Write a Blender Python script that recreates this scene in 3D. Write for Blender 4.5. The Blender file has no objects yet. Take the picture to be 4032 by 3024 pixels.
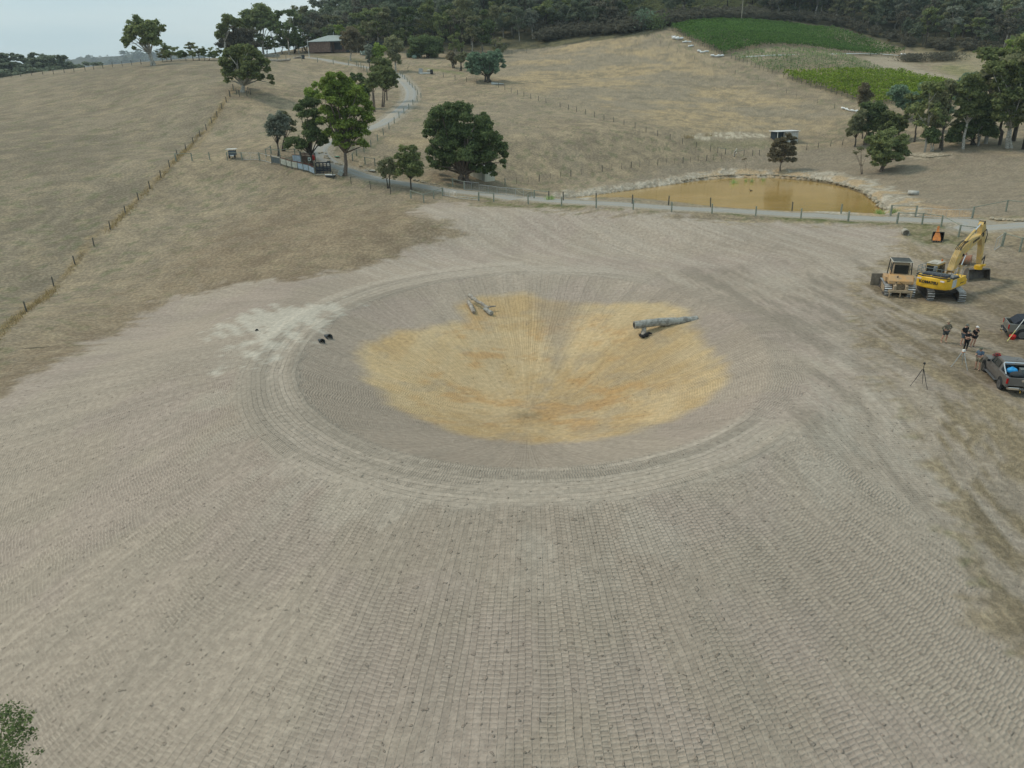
import bpy, math, random
import numpy as np
from mathutils import Matrix, Vector
random.seed(7); rng = np.random.default_rng(7)
S = bpy.context.scene
rad = math.radians
# ---------------- camera, world, sun, exposure ----------------
PITCH, ROLL, CAMZ = 22.3, -1.5, 20.0
cd = bpy.data.cameras.new("camera"); cam = bpy.data.objects.new("camera", cd); S.collection.objects.link(cam)
S.camera = cam
cd.sensor_width = 36.0; cd.lens = 36.0 * 734.6 / 1024.0; cd.clip_start = 0.5; cd.clip_end = 20000
CR = Matrix.Rotation(rad(90 - PITCH), 3, 'X') @ Matrix.Rotation(rad(ROLL), 3, 'Z')
cam.matrix_world = Matrix.Translation((0, 0, CAMZ)) @ CR.to_4x4()
CRn = np.array(CR)
SUN_AZ, SUN_EL = -70.0, 52.0          # azimuth clockwise from +Y, so light comes from the left
w = bpy.data.worlds.new("World"); S.world = w; w.use_nodes = True
nt = w.node_tree; nt.nodes.clear()
def N(nt, t, **k):
    n = nt.nodes.new(t)
    for a, b in k.items(): setattr(n, a, b)
    return n
sky = N(nt, 'ShaderNodeTexSky', sky_type='NISHITA', sun_disc=False, sun_elevation=rad(SUN_EL), sun_rotation=rad(SUN_AZ), dust_density=2.5, air_density=1.0, ozone_density=1.0)
tc = N(nt, 'ShaderNodeTexCoord'); mp = N(nt, 'ShaderNodeMapping'); mp.inputs['Scale'].default_value = (1.0, 1.0, 9.0)
nz = N(nt, 'ShaderNodeTexNoise'); nz.inputs['Scale'].default_value = 1.6; nz.inputs['Detail'].default_value = 5; nz.inputs['Roughness'].default_value = .5
cr = N(nt, 'ShaderNodeValToRGB'); cr.color_ramp.elements[0].position = .33; cr.color_ramp.elements[1].position = .68
cr.color_ramp.elements[0].color = (5.8, 8.2, 9.2, 1); cr.color_ramp.elements[1].color = (9.2, 10.6, 10.6, 1)
mx = N(nt, 'ShaderNodeMix', data_type='RGBA'); mx.inputs[0].default_value = .88
bg = N(nt, 'ShaderNodeBackground'); bg.inputs[1].default_value = .066
wo = N(nt, 'ShaderNodeOutputWorld')
L = nt.links.new
L(tc.outputs['Generated'], mp.inputs[0]); L(mp.outputs[0], nz.inputs['Vector']); L(nz.outputs[0], cr.inputs[0])
L(sky.outputs[0], mx.inputs[6]); L(cr.outputs[0], mx.inputs[7]); L(mx.outputs[2], bg.inputs[0]); L(bg.outputs[0], wo.inputs[0])
sd = bpy.data.lights.new("sun", 'SUN'); sd.energy = 1.5; sd.angle = rad(11); sd.color = (1, .90, .76)
sun = bpy.data.objects.new("sun", sd); S.collection.objects.link(sun)
sv = Vector((math.sin(rad(SUN_AZ)) * math.cos(rad(SUN_EL)), math.cos(rad(SUN_AZ)) * math.cos(rad(SUN_EL)), math.sin(rad(SUN_EL))))
sun.rotation_euler = sv.to_track_quat('Z', 'Y').to_euler()
S.view_settings.view_transform = 'Standard'; S.view_settings.look = 'None'; S.view_settings.exposure = 0.34; S.view_settings.gamma = 1.0
S.cycles.max_bounces = 6; S.cycles.diffuse_bounces = 3; S.cycles.glossy_bounces = 2; S.cycles.transparent_max_bounces = 6
try: S.cycles.use_denoising = True
except Exception: pass

# ---------------- picking points on the land ----------------
F4 = 734.6 * 3.9375
def ray(X, Y):
    v = CRn @ np.array([(X - 2016) / F4, -(Y - 1512) / F4, -1.0])
    return v
def at_y(X, Y, d):
    v = ray(X, Y); t = d / v[1]
    return np.array([v[0] * t, d, CAMZ + v[2] * t])
# surveyed spots: picture x, picture y (1024 wide), ground range in metres
SPOTS = [(28,311,72),(54,286,86),(76,264,92),(110,229,102),(125,214,108),(174,161,126),(185,151,140),(226,103,165),
 (146,67.2,205),(110,71,210),(175,64,203),(125,69.5,207),(20,75,232),(80,71,215),(215,60,215),(316,54.6,277),(250,97,172),(100,110,165),(30,140,140),(20,200,110),
 (409,109,168),(383,135,144),(415,98,190),(400,75.5,224),(330,75,215),(300,110,170),(290,160,128),(340,178,122),(474,186,121),(640,213,97),(896,224,94),
 (957,237,86),(996,246,80),(560,107,184),(696,147.5,152),(658,136,160),(571,176,130),(780,171,147),(652,35,262),(834,108,192),
 (842,145,168),(890,57,285),(760,27,300),(700,70,225),(620,60,240),(500,90,200),(450,62,245),(520,50,275),(940,150,150),(1015,150,145),(1015,190,110),(920,190,122),
 (980,75,230),(950,90,205),(240,240,95),(330,220,102),(430,230,94),(450,190,117),(120,330,72),(200,190,118),(560,250,86),(760,250,84),(700,30,268),(980,52,270)]
ctl = []
for x, y, d in SPOTS:
    ctl.append(at_y(x * 3.9375, y * 3.9375, d))
# plain level spots
for x, y, z in [(40,58,0),(44,70,.12),(48,74,.2),(36,70,.15),(41,64,.1),(50,80,.8),(34,50,0),(46,66,.2),(30,70,.3),(33,80,.8),(50,45,-.4),(60,60,.2),(-26,60,0),(-45,62,-.6),(-60,55,-1),(0,86,.9),(-24,82,.3),(22,84,.8),
                (30,30,-1),(45,20,-2),(-40,30,-3),(-60,20,-5),(0,0,-8),(-40,-40,-10),(40,-40,-8),(80,0,-3),(-90,40,-3),(90,60,1.5),(110,100,4),(-120,80,2),(-150,130,9),
                (-300,60,-10),(300,100,6),(200,200,18),(260,300,42),(150,420,62),(0,450,64),(80,600,100),(300,600,110),(-60,380,45),(-40,600,60),
                (-200,260,16),(-300,400,-25),(-250,700,-50),(-140,300,26),(-120,420,20),(-600,300,-60),(700,400,90),(0,1000,100),(-700,1000,-90),(700,1000,110),(-500,0,-30),(500,0,-5),(0,-200,-15)]:
    ctl.append(np.array([x, y, z]))
ctl = np.array(ctl, float)
def tps(r2): return r2 * np.log(np.maximum(r2, 1e-9)) * .5
sc_ = 100.0
cx = ctl[:, :2] / sc_
n_ = len(ctl)
K = tps(((cx[:, None] - cx[None]) ** 2).sum(-1)) + np.eye(n_) * 2e-3
Pm = np.hstack([np.ones((n_, 1)), cx])
A_ = np.block([[K, Pm], [Pm.T, np.zeros((3, 3))]])
co_ = np.linalg.solve(A_, np.concatenate([ctl[:, 2], np.zeros(3)]))
def base_z(x, y):
    x = np.asarray(x, float).ravel() / sc_; y = np.asarray(y, float).ravel() / sc_
    o = np.empty_like(x)
    for i in range(0, len(x), 20000):
        a = x[i:i + 20000]; b = y[i:i + 20000]
        r2 = (a[:, None] - cx[None, :, 0]) ** 2 + (b[:, None] - cx[None, :, 1]) ** 2
        o[i:i + 20000] = tps(r2) @ co_[:n_] + co_[n_] + co_[n_ + 1] * a + co_[n_ + 2] * b
    return o
def sstep(a, b, x):
    t = np.clip((x - a) / (b - a), 0, 1); return t * t * (3 - 2 * t)
# old dam water polygon (world), new dam centre
DCX, DCY, DRX, DRY = 1.7, 58.2, 18.6, 22.3
WATER_Z = 1.3
def picks(pts, z):
    o = []
    for X, Y in pts:
        v = ray(X, Y); t = (z - CAMZ) / v[2]; o.append((v[0] * t, v[1] * t))
    return np.array(o)
POND = picks([(2230,783),(2400,762),(2600,735),(2750,713),(2900,701),(3060,703),(3200,714),(3320,733),(3400,765),(3450,805),(3478,842),(3470,858)], WATER_Z)
POND = np.vstack([POND, [(47, 104.5), (36, 106), (24, 110), (14.5, 116)]])
def sdist(poly, x, y):
    x = np.asarray(x, float).ravel(); y = np.asarray(y, float).ravel()
    d = np.full(x.shape, 1e9); ins = np.zeros(x.shape, bool)
    n = len(poly)
    for i in range(n):
        ax, ay = poly[i]; bx, by = poly[(i + 1) % n]
        ex, ey = bx - ax, by - ay
        t = np.clip(((x - ax) * ex + (y - ay) * ey) / (ex * ex + ey * ey + 1e-12), 0, 1)
        d = np.minimum(d, np.hypot(x - ax - t * ex, y - ay - t * ey))
        c = ((ay > y) != (by > y)) & (x < (bx - ax) * (y - ay) / ((by - ay) if by != ay else 1e-12) + ax)
        ins ^= c
    return np.where(ins, -d, d)
def pdist(pl, x, y):
    x = np.asarray(x, float).ravel(); y = np.asarray(y, float).ravel()
    d = np.full(x.shape, 1e9)
    for i in range(len(pl) - 1):
        ax, ay = pl[i][:2]; bx, by = pl[i + 1][:2]; ex, ey = bx - ax, by - ay
        t = np.clip(((x - ax) * ex + (y - ay) * ey) / (ex * ex + ey * ey + 1e-12), 0, 1)
        d = np.minimum(d, np.hypot(x - ax - t * ex, y - ay - t * ey))
    return d
def land_z(x, y):
    x = np.asarray(x, float).ravel(); y = np.asarray(y, float).ravel()
    z = base_z(x, y)
    far = sstep(520, 1500, np.hypot(x, y)); z = z * (1 - far) + (np.clip(x * .05, -90, 60)) * far
    z = np.clip(z, -120, 130)
    # new dam: bowl and embankment
    dx, dy = x - DCX, y - DCY
    r = np.hypot(dx / DRX, dy / DRY)                 # 1 at the bank's middle
    ang = np.arctan2(dx, -dy)                        # 0 towards the camera
    near = np.where(ang > 0, 1 - sstep(rad(44), rad(67), ang), 1 - .75 * sstep(rad(50), rad(90), -ang) - .25 * sstep(rad(90), rad(130), -ang))
    pad = 1 - sstep(1.42, 2.0, r)
    crest = 0.25
    zc = z * (1 - pad) + crest * pad
    rm = (r - 1.18) * 20.5
    slope = -np.maximum(rm, 0) * .27
    outer = np.maximum(crest + slope, -7.5)
    wn = near * sstep(1.15, 1.22, r) * (1 - sstep(3.0, 3.9, r))
    z = zc * (1 - wn) + outer * wn
    # bowl
    bx, by = x - DCX, y - DCY
    by = by + 5.0 * np.clip(1 - r * r, 0, 1)
    rb = np.hypot(bx / DRX, by / DRY)
    # flat V floor running away from the camera
    q = np.clip(1 - rb, 0, 1)
    depth = 4.2 * (1 - (1 - np.clip(q / .82, 0, 1)) ** 1.35)
    side = .75 * np.exp(-(((bx - 9.0) / 7) ** 2 + ((by - 9) / 6) ** 2)) + .75 * np.exp(-(((bx + 7.5) / 7) ** 2 + ((by - 9) / 7) ** 2))
    z = z - depth + side * sstep(0, .25, q)
    # old dam
    sp = sdist(POND, x, y)
    bank = WATER_Z + np.minimum(np.maximum(sp, -3) * .42, .9) + np.maximum(sp - 2.2, 0) * .10
    k = np.where(y + x * .2 > 112, 1 - sstep(2.0, 24.0, sp), 1 - sstep(1.0, 4.5, sp))
    z = z * (1 - k) + np.minimum(bank, np.maximum(z, WATER_Z + .2)) * k
    z = np.where(sp < 0, np.minimum(z, WATER_Z + sp * .38), z)
    return z
# ---------------- ground grid ----------------
def axis(lo, hi, parts):
    o = [lo]
    while o[-1] < hi:
        v = o[-1]; st = parts(v); o.append(v + st)
    return np.array(o)
gx = axis(-2600, 2600, lambda v: .4 if abs(v) < 62 else (.9 if abs(v) < 130 else min(.9 + (abs(v) - 130) * .035, 120)))
gy = axis(-160, 5200, lambda v: 6 if v < -4 else (.32 if v < 62 else (.45 if v < 110 else (.8 if v < 200 else min(.8 + (v - 200) * .02, 120)))))
GX, GY = np.meshgrid(gx, gy)
GZ = land_z(GX, GY).reshape(GX.shape)
jit = np.random.default_rng(3)
def vnoise(x, y, s, seed):
    r = np.random.default_rng(seed); T = r.random((256, 256))
    a = x / s; b = y / s; i = np.floor(a).astype(int); j = np.floor(b).astype(int); fa = a - i; fb = b - j
    fa = fa * fa * (3 - 2 * fa); fb = fb * fb * (3 - 2 * fb)
    g = lambda p, q: T[(q) % 256, (p) % 256]
    return (g(i, j) * (1 - fa) + g(i + 1, j) * fa) * (1 - fb) + (g(i, j + 1) * (1 - fa) + g(i + 1, j + 1) * fa) * fb - .5
HN = vnoise(GX, GY, 3.2, 1) * .16 + vnoise(GX, GY, 1.1, 2) * .05 + vnoise(GX, GY, 14, 4) * .5
keep = 1 - sstep(1.05, 1.5, np.hypot((GX - DCX) / DRX, (GY - DCY) / DRY)) * .0
work = 1 - sstep(2.4, 3.0, np.hypot((GX - DCX) / DRX, (GY - DCY) / DRY))
GZ = GZ + HN * (1 - work * .8)
def gz(x, y):
    """height of the ground mesh itself"""
    x = np.atleast_1d(np.asarray(x, float)); y = np.atleast_1d(np.asarray(y, float))
    i = np.clip(np.searchsorted(gx, x) - 1, 0, len(gx) - 2); j = np.clip(np.searchsorted(gy, y) - 1, 0, len(gy) - 2)
    fx = np.clip((x - gx[i]) / (gx[i + 1] - gx[i]), 0, 1); fy = np.clip((y - gy[j]) / (gy[j + 1] - gy[j]), 0, 1)
    return (GZ[j, i] * (1 - fx) + GZ[j, i + 1] * fx) * (1 - fy) + (GZ[j + 1, i] * (1 - fx) + GZ[j + 1, i + 1] * fx) * fy
_T = np.concatenate([np.arange(18, 130, .25), np.arange(130, 320, .5), np.arange(320, 1500, 2.5)])
def P(X, Y, far=None):
    """the spot of land seen at picture point X, Y (4032 wide)"""
    v = ray(X, Y)
    t = _T / v[1]
    h = CAMZ + v[2] * t - gz(v[0] * t, v[1] * t)
    k = np.nonzero(h <= 0)[0]
    if len(k) == 0:
        i = int(np.argmin(np.where(_T < 330, h, 1e9)))
        tt = t[i]
    else:
        i = max(k[0], 1)
        a, b = t[i - 1], t[i]; ha, hb = h[i - 1], h[i]
        tt = a + (b - a) * ha / (ha - hb + 1e-12)
    x, y = v[0] * tt, v[1] * tt
    return Vector((x, y, float(gz(x, y)[0])))
# ---------------- node helpers ----------------
class E:
    nt = None
    def __init__(s, k): s.k = k
    @staticmethod
    def m(op, *a, clamp=False):
        n = E.nt.nodes.new('ShaderNodeMath'); n.operation = op; n.use_clamp = clamp
        for i, v in enumerate(a):
            if isinstance(v, E): E.nt.links.new(v.k, n.inputs[i])
            else: n.inputs[i].default_value = float(v)
        return E(n.outputs[0])
    def __add__(s, o): return E.m('ADD', s, o)
    __radd__ = __add__
    def __sub__(s, o): return E.m('SUBTRACT', s, o)
    def __rsub__(s, o): return E.m('SUBTRACT', o, s)
    def __mul__(s, o): return E.m('MULTIPLY', s, o)
    __rmul__ = __mul__
    def __truediv__(s, o): return E.m('DIVIDE', s, o)
def sst(x, a, b):
    n = E.nt.nodes.new('ShaderNodeMapRange'); n.interpolation_type = 'SMOOTHSTEP'
    E.nt.links.new(x.k, n.inputs[0]); n.inputs[1].default_value = a; n.inputs[2].default_value = b
    return E(n.outputs[0])
def vec(x, y, z=0.0):
    n = E.nt.nodes.new('ShaderNodeCombineXYZ')
    for i, v in enumerate((x, y, z)):
        if isinstance(v, E): E.nt.links.new(v.k, n.inputs[i])
        else: n.inputs[i].default_value = float(v)
    return E(n.outputs[0])
def noise(v, s, det=3, rough=.5, dist=0.0):
    n = E.nt.nodes.new('ShaderNodeTexNoise'); n.inputs['Scale'].default_value = s; n.inputs['Detail'].default_value = det
    n.inputs['Roughness'].default_value = rough; n.inputs['Distortion'].default_value = dist
    E.nt.links.new(v.k, n.inputs['Vector']); return E(n.outputs[0])
def white(v):
    n = E.nt.nodes.new('ShaderNodeTexWhiteNoise'); n.noise_dimensions = '1D'; E.nt.links.new(v.k, n.inputs['W']); return E(n.outputs[0])
def attr(name):
    n = E.nt.nodes.new('ShaderNodeAttribute'); n.attribute_name = name; return E(n.outputs['Fac'])
def col(c): return tuple(c) + (1.0,)
def mixc(f, a, b):
    n = E.nt.nodes.new('ShaderNodeMix'); n.data_type = 'RGBA'
    if isinstance(f, E): E.nt.links.new(f.k, n.inputs[0])
    else: n.inputs[0].default_value = f
    for i, v in ((6, a), (7, b)):
        if isinstance(v, E): E.nt.links.new(v.k, n.inputs[i])
        else: n.inputs[i].default_value = col(v)
    return E(n.outputs[2])
def scalec(c, f):
    n = E.nt.nodes.new('ShaderNodeVectorMath'); n.operation = 'SCALE'; E.nt.links.new(c.k, n.inputs[0])
    if isinstance(f, E): E.nt.links.new(f.k, n.inputs['Scale'])
    else: n.inputs['Scale'].default_value = f
    return E(n.outputs[0])
def newmat(name):
    m = bpy.data.materials.new(name); m.use_nodes = True; m.node_tree.nodes.clear(); E.nt = m.node_tree
    b = m.node_tree.nodes.new('ShaderNodeBsdfPrincipled'); o = m.node_tree.nodes.new('ShaderNodeOutputMaterial')
    m.node_tree.links.new(b.outputs[0], o.inputs[0]); b.inputs['Roughness'].default_value = .9; b.inputs['Specular IOR Level'].default_value = .2
    return m, b
def bump(b, h, strength=1.0, dist=1.0):
    n = E.nt.nodes.new('ShaderNodeBump'); n.inputs['Strength'].default_value = strength; n.inputs['Distance'].default_value = dist
    E.nt.links.new(h.k, n.inputs['Height']); E.nt.links.new(n.outputs[0], b.inputs['Normal'])
def setc(b, c):
    if isinstance(c, E): E.nt.links.new(c.k, b.inputs['Base Color'])
    else: b.inputs['Base Color'].default_value = col(c)
def pos():
    n = E.nt.nodes.new('ShaderNodeNewGeometry'); return E(n.outputs['Position'])
def objc():
    n = E.nt.nodes.new('ShaderNodeTexCoord'); return E(n.outputs['Object'])
def sep(v):
    n = E.nt.nodes.new('ShaderNodeSeparateXYZ'); E.nt.links.new(v.k, n.inputs[0]); return E(n.outputs[0]), E(n.outputs[1]), E(n.outputs[2])

# ---------------- ground zones ----------------
D = 4032 / 2212.0
def W(pts, k=D): return np.array([tuple(P(a * k, b * k)[:2]) for a, b in pts])
Z_DIRT = W([(0, 858), (90, 800), (200, 742), (345, 655), (420, 628), (520, 612), (640, 600), (760, 580), (870, 550), (935, 525), (1010, 500), (940, 480), (880, 458), (905, 443), (960, 436), (1190, 455), (1500, 474), (1800, 486), (1948, 494), (1952, 512), (1925, 540), (1885, 575), (1850, 620), (1860, 720), (1900, 820), (1960, 900), (2020, 1010), (2080, 1130), (2130, 1280), (2200, 1420)])
Z_DIRT = np.vstack([Z_DIRT, [(46, 10), (70, -60), (-70, -60), (-70, 20), (-62, 40)]])
Z_CLAY = W([(1040, 640), (1130, 632), (1180, 652), (1290, 656), (1440, 655), (1480, 670), (1505, 720), (1562, 780), (1560, 820), (1530, 860), (1440, 912), (1300, 947), (1150, 957), (1000, 935), (880, 892), (805, 830), (775, 765), (790, 742), (860, 720), (960, 700), (1003, 692), (990, 665)])
Z_PALE = W([(480, 705), (560, 668), (700, 655), (745, 662), (640, 725), (560, 795), (508, 785), (530, 725)])
Z_LEFT = W([(500, 190), (370, 345), (200, 520), (60, 660), (0, 730)])
Z_LEFT = np.vstack([[tuple(P(855, 250)[:2])], Z_LEFT, [(-80, 40), (-400, 0), (-400, 500), (-90, 500)]])
Z_BROWN = W([(300, 645), (380, 590), (440, 530), (560, 470), (700, 445), (860, 455), (930, 500), (880, 540), (700, 590), (500, 615)])
Z_HILL = W([(1090, 100), (1400, 80), (1620, 190), (1830, 245), (1700, 300), (1500, 290), (1250, 225), (1080, 180)])
Z_SCRUB = W([(1090, 106), (1220, 98), (1400, 76), (1690, 56), (1800, 62), (1935, 100), (2120, 120), (2180, 130)])
Z_SCRUB = np.vstack([Z_SCRUB, [(190, 260), (600, 300), (900, 900), (-300, 900), (-70, 330), tuple(P(1240, 120)[:2]), tuple(P(1640, 205)[:2])]])
Z_VG = W([(950, 436), (1250, 452), (1600, 470), (1960, 488), (2040, 500), (2130, 520), (2110, 498), (1960, 478), (1600, 459), (1250, 440), (1050, 425)])
Z_YARD = W([(1885, 560), (2000, 495), (2212, 520)])
Z_YARD = np.vstack([Z_YARD, [(70, 60), (62, 20), (46, 18)], W([(2190, 1420), (2130, 1280), (2080, 1130), (2020, 1010), (1960, 900), (1890, 810), (1850, 700), (1840, 620)])])
ROAD = [(2212, 487), (2100, 478), (1950, 474), (1800, 468), (1600, 457), (1400, 446), (1200, 434), (1080, 424), (960, 411), (880, 398), (800, 383), (740, 364), (705, 345), (690, 325), (712, 306), (760, 290), (815, 272), (850, 250), (878, 225), (888, 205), (884, 190), (868, 172), (855, 160), (800, 147), (740, 137), (680, 126), (640, 124)]
ROADW = [tuple(P(a * D, b * D)[:2]) for a, b in ROAD]
def smooth(pl, n=8):
    pl = [np.array(p, float) for p in pl]; pl = [2 * pl[0] - pl[1]] + pl + [2 * pl[-1] - pl[-2]]
    o = []
    for i in range(1, len(pl) - 2):
        for k in range(n):
            t = k / n; a, b, c, d = pl[i - 1:i + 3]
            o.append(.5 * ((2 * b) + (-a + c) * t + (2 * a - 5 * b + 4 * c - d) * t * t + (-a + 3 * b - 3 * c + d) * t ** 3))
    o.append(pl[-2]); return o
RW = smooth([(130, 92)] + ROADW, 7)
RWn = np.array(RW)
# flatten the ground across the road
def local_flatten():
    d = pdist(RWn, GX, GY).reshape(GX.shape)
    m = d < 5.0
    xs, ys = GX[m], GY[m]; seg = []
    A = RWn[:-1]; B = RWn[1:]
    best = np.full(xs.shape, 1e9); px = xs.copy(); py = ys.copy()
    for a, b in zip(A, B):
        e = b - a; t = np.clip(((xs - a[0]) * e[0] + (ys - a[1]) * e[1]) / (e @ e + 1e-9), 0, 1)
        qx = a[0] + t * e[0]; qy = a[1] + t * e[1]; dd = np.hypot(xs - qx, ys - qy); k = dd < best
        best[k] = dd[k]; px[k] = qx[k]; py[k] = qy[k]
    k = 1 - sstep(2.6, 5.0, best)
    GZ[m] = GZ[m] * (1 - k) + gz(px, py) * k
local_flatten()
nv = GX.size
def grid_mesh(name, X, Y, Z):
    ny, nx = X.shape
    me = bpy.data.meshes.new(name)
    co = np.stack([X, Y, Z], -1).reshape(-1, 3).astype(np.float32)
    idx = np.arange(nx * ny).reshape(ny, nx)
    q = np.stack([idx[:-1, :-1], idx[:-1, 1:], idx[1:, 1:], idx[1:, :-1]], -1).reshape(-1, 4)
    me.vertices.add(len(co)); me.vertices.foreach_set('co', co.ravel())
    me.loops.add(q.size); me.loops.foreach_set('vertex_index', q.ravel().astype(np.int32))
    me.polygons.add(len(q)); me.polygons.foreach_set('loop_start', np.arange(0, q.size, 4, dtype=np.int32))
    me.polygons.foreach_set('use_smooth', np.ones(len(q), bool)); me.update(calc_edges=True)
    return me
gme = grid_mesh('ground', GX, GY, GZ)
def put(me, name, v):
    a = me.attributes.new(name, 'FLOAT', 'POINT'); a.data.foreach_set('value', np.ascontiguousarray(v, dtype=np.float32).ravel())
def fbm(x, y, f, octv=4, rough=.55, seed=0):
    o = 0; a = 1; t = 0
    for k in range(octv):
        c, s_ = math.cos(.7 * k + .3), math.sin(.7 * k + .3)
        o = o + a * vnoise((x * c - y * s_) * f * 2 ** k, (x * s_ + y * c) * f * 2 ** k, 1.0, seed * 17 + k); t += a; a *= rough
    return o / t * 1.35 + .5
def mx3(f, a, b):
    a = np.asarray(a, float); b = np.asarray(b, float); f = np.asarray(f)[..., None]
    return a * (1 - f) + b * f
gX, gY = GX.ravel(), GY.ravel()
SD = {}
for nm, poly in (('dirt', Z_DIRT), ('clay', Z_CLAY), ('pale', Z_PALE), ('left', Z_LEFT), ('brown', Z_BROWN), ('hill', Z_HILL), ('scrub', Z_SCRUB), ('verge', Z_VG), ('yard', Z_YARD), ('pond', POND)):
    SD[nm] = sdist(poly, gX, gY)
fx0 = W([(0, 722), (60, 655), (200, 515), (375, 348), (490, 212), (505, 190)])
FLd = pdist(fx0, gX, gY); RDd = pdist(RWn, gX, gY)
ss = sstep
def ramp(x, a, b): return ss(min(a, b), max(a, b), x) if a < b else 1 - ss(b, a, x)
nb = fbm(gX, gY, .045, 4, .55, 1); nm_ = fbm(gX, gY, .33, 4, .6, 2); ne = fbm(gX, gY, .8, 3, .6, 3); wb = (ne - .5) * 2.6
st = fbm(gX * .4, gY * .8, 1.0, 4, .7, 4); cl = fbm(gX, gY, 1.1, 3, .65, 5)
G = mx3(ramp(nm_, .3, .7), (.315, .262, .185), (.42, .345, .235))
G = mx3(ramp(st, .42, .68) * .75, G, (.245, .205, .15))
G = mx3(ramp(nb, .5, .68) * .45, G, (.33, .285, .215))
hn = fbm(gX * .5, gY, .12, 5, .65, 6)
H_ = mx3(ramp(hn, .36, .62), (.335, .29, .215), (.47, .37, .225))
H_ = mx3(ramp(st, .48, .7) * .6, H_, (.27, .235, .175))
H_ = mx3(ramp(fbm(gX * .4, gY, .5, 4, .7, 7), .58, .72) * .6, H_, (.22, .195, .14))
G = mx3(ramp(SD['hill'] + wb * 3, 8, -8), G, H_)
lx = gX * .78 - gY * .62; ly = gX * .62 + gY * .78
GL = mx3(ramp(nm_, .3, .7), (.262, .224, .165), (.33, .28, .205))
GL = mx3(ramp(fbm(lx * 1.0, ly * .05, 1.0, 3, .6, 8), .4, .65) * .45, GL, (.365, .315, .23))
GL = mx3(ramp(nb, .46, .66) * .5, GL, (.225, .198, .15)); GL = GL * .93
G = mx3(ramp(SD['left'], .3, -.3), G, GL)
# worn pair of wheel marks along the inside of the paddock fence
for off in (7.2, 8.9):
    tl = np.exp(-((FLd - off - .5 * (fbm(ly, ly * 0, .03, 2, .5, 9) - .5) * 6) / .32) ** 2) * (SD['left'] < 0)
    G = mx3(tl * .45, G, (.43, .37, .27))
GB = mx3(ramp(nm_, .3, .7), (.235, .182, .126), (.31, .245, .168))
G = mx3(ramp(cl, .54, .7) * .3, G, (.20, .168, .118)); G = mx3(ramp(fbm(gX, gY, .6, 4, .7, 40), .58, .72) * .35, G, (.47, .385, .255))
G = mx3(ramp(fbm(gX, gY, .9, 3, .7, 41), .68, .74) * .5 * ramp(SD['hill'], -2, 4), G, (.17, .19, .10))
bz = np.maximum(.85 * ramp(SD['brown'] + wb * 2.6, 8, -4), .8 * ramp(SD['dirt'] + wb * 3.5, 13, 1) * (gX < -2) * (gY < 97) * (SD['left'] > 0))
G = mx3(bz * (.55 + .45 * ramp(cl, .38, .55)), G, GB)
G = mx3(ramp(FLd + wb * .35, .8, .3) * .5, G, mx3(ramp(cl, .4, .6), (.20, .155, .09), (.42, .32, .175)))
yd = ramp(SD['yard'] + wb, 1.5, -1.5)
YC = mx3(ramp(nm_, .35, .65), (.235, .192, .135), (.33, .275, .19))
YC = mx3(ramp(cl, .5, .68) * .7, YC, (.205, .17, .12))
YC = mx3(ramp(nb + (cl - .5) * .4, .48, .6) * .6, YC, (.40, .33, .215))
YC = mx3(ramp(fbm(gX, gY, .7, 4, .7, 33), .56, .7) * .5, YC, (.165, .14, .10))
YC = mx3(ramp(gY, 52, 40) * .35, YC, (.19, .155, .105))
G = mx3(yd, G, YC)
G = mx3(ramp(SD['verge'] + wb * .35, .5, -.4) * ramp(nm_, .3, .55), G, mx3(ramp(cl, .42, .6), (.145, .16, .07), (.26, .235, .14)))
sc = mx3(ramp(nm_, .35, .65), (.085, .085, .055), (.16, .15, .085))
G = mx3(ramp(SD['scrub'] + wb * .5, .5, -.5), G, sc)
# worked earth
dx = (gX - DCX) / DRX * 20.5; dy = (gY - DCY) / DRY * 20.5; rr = np.hypot(dx, dy); th = np.arctan2(dx, -dy)
dx2 = gX - (DCX - .6); dy2 = gY - (DCY - 6.5); r2 = np.hypot(dx2, dy2); th2 = np.arctan2(dx2, -dy2)
xr = gX * .80 + gY * .60; yr = gY * .80 - gX * .60
sweep = fbm(rr * .12, th * 22.0, 1.0, 4, .6, 10)
arc = fbm(rr * 1.3 + th * 1.4, th * 1.1, 1.0, 3, .6, 11)
rightside = ramp(th, rad(38), rad(50)) * ramp(np.abs(th), rad(150), rad(130)) * (th > 0)
wtan = ss(20.2, 20.8, rr + wb * .1) * (1 - ss(23.6, 24.3, rr + wb * .25 - np.clip(-th, 0, 1.7) * 1.1 - .3)) * (1 - rightside)
flat = rightside * ss(22.0, 24.0, rr + wb * .8) * (1 - ss(18, 24, dy))
wfar = ss(18.5, 21, dy - np.abs(dx) * .05)
E1 = mx3(ramp(nb, .38, .62), (.372, .318, .262), (.412, .355, .293))
E1 = mx3(ramp(fbm(gX, gY, .13, 3, .5, 12), .52, .66) * .55, E1, (.395, .332, .288))
E1 = mx3(ramp(sweep, .48, .68) * .26, E1, (.305, .272, .225))
fl_ = fbm(gX * .9 + gY * .12, gY * .10, 1.0, 4, .65, 30)
E1 = mx3(flat * ramp(fl_, .46, .62) * .65, E1, (.27, .238, .195))
E1 = mx3(flat * ramp(fl_, .44, .3) * .4, E1, (.44, .40, .34))
E1 = mx3(ramp(rr + wb * .3, 24.0, 25.5) * ramp(np.abs(th), 1.9, 1.2) * ramp(fbm(rr * .3, th * 9, 1.0, 3, .6, 31), .52, .66) * ramp(rr, 31, 26) * .28, E1, (.50, .46, .395))
E1 = mx3(wtan * .6, E1, (.44, .392, .33))
E1 = mx3(wtan * ramp(arc, .50, .58) * .6, E1, (.31, .275, .228))
far4 = fbm(xr * 1.6, yr * .12, 1.0, 3, .6, 13)
E1 = mx3(wfar * ramp(far4, .5, .62) * .5, E1, (.46, .41, .35))
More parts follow.
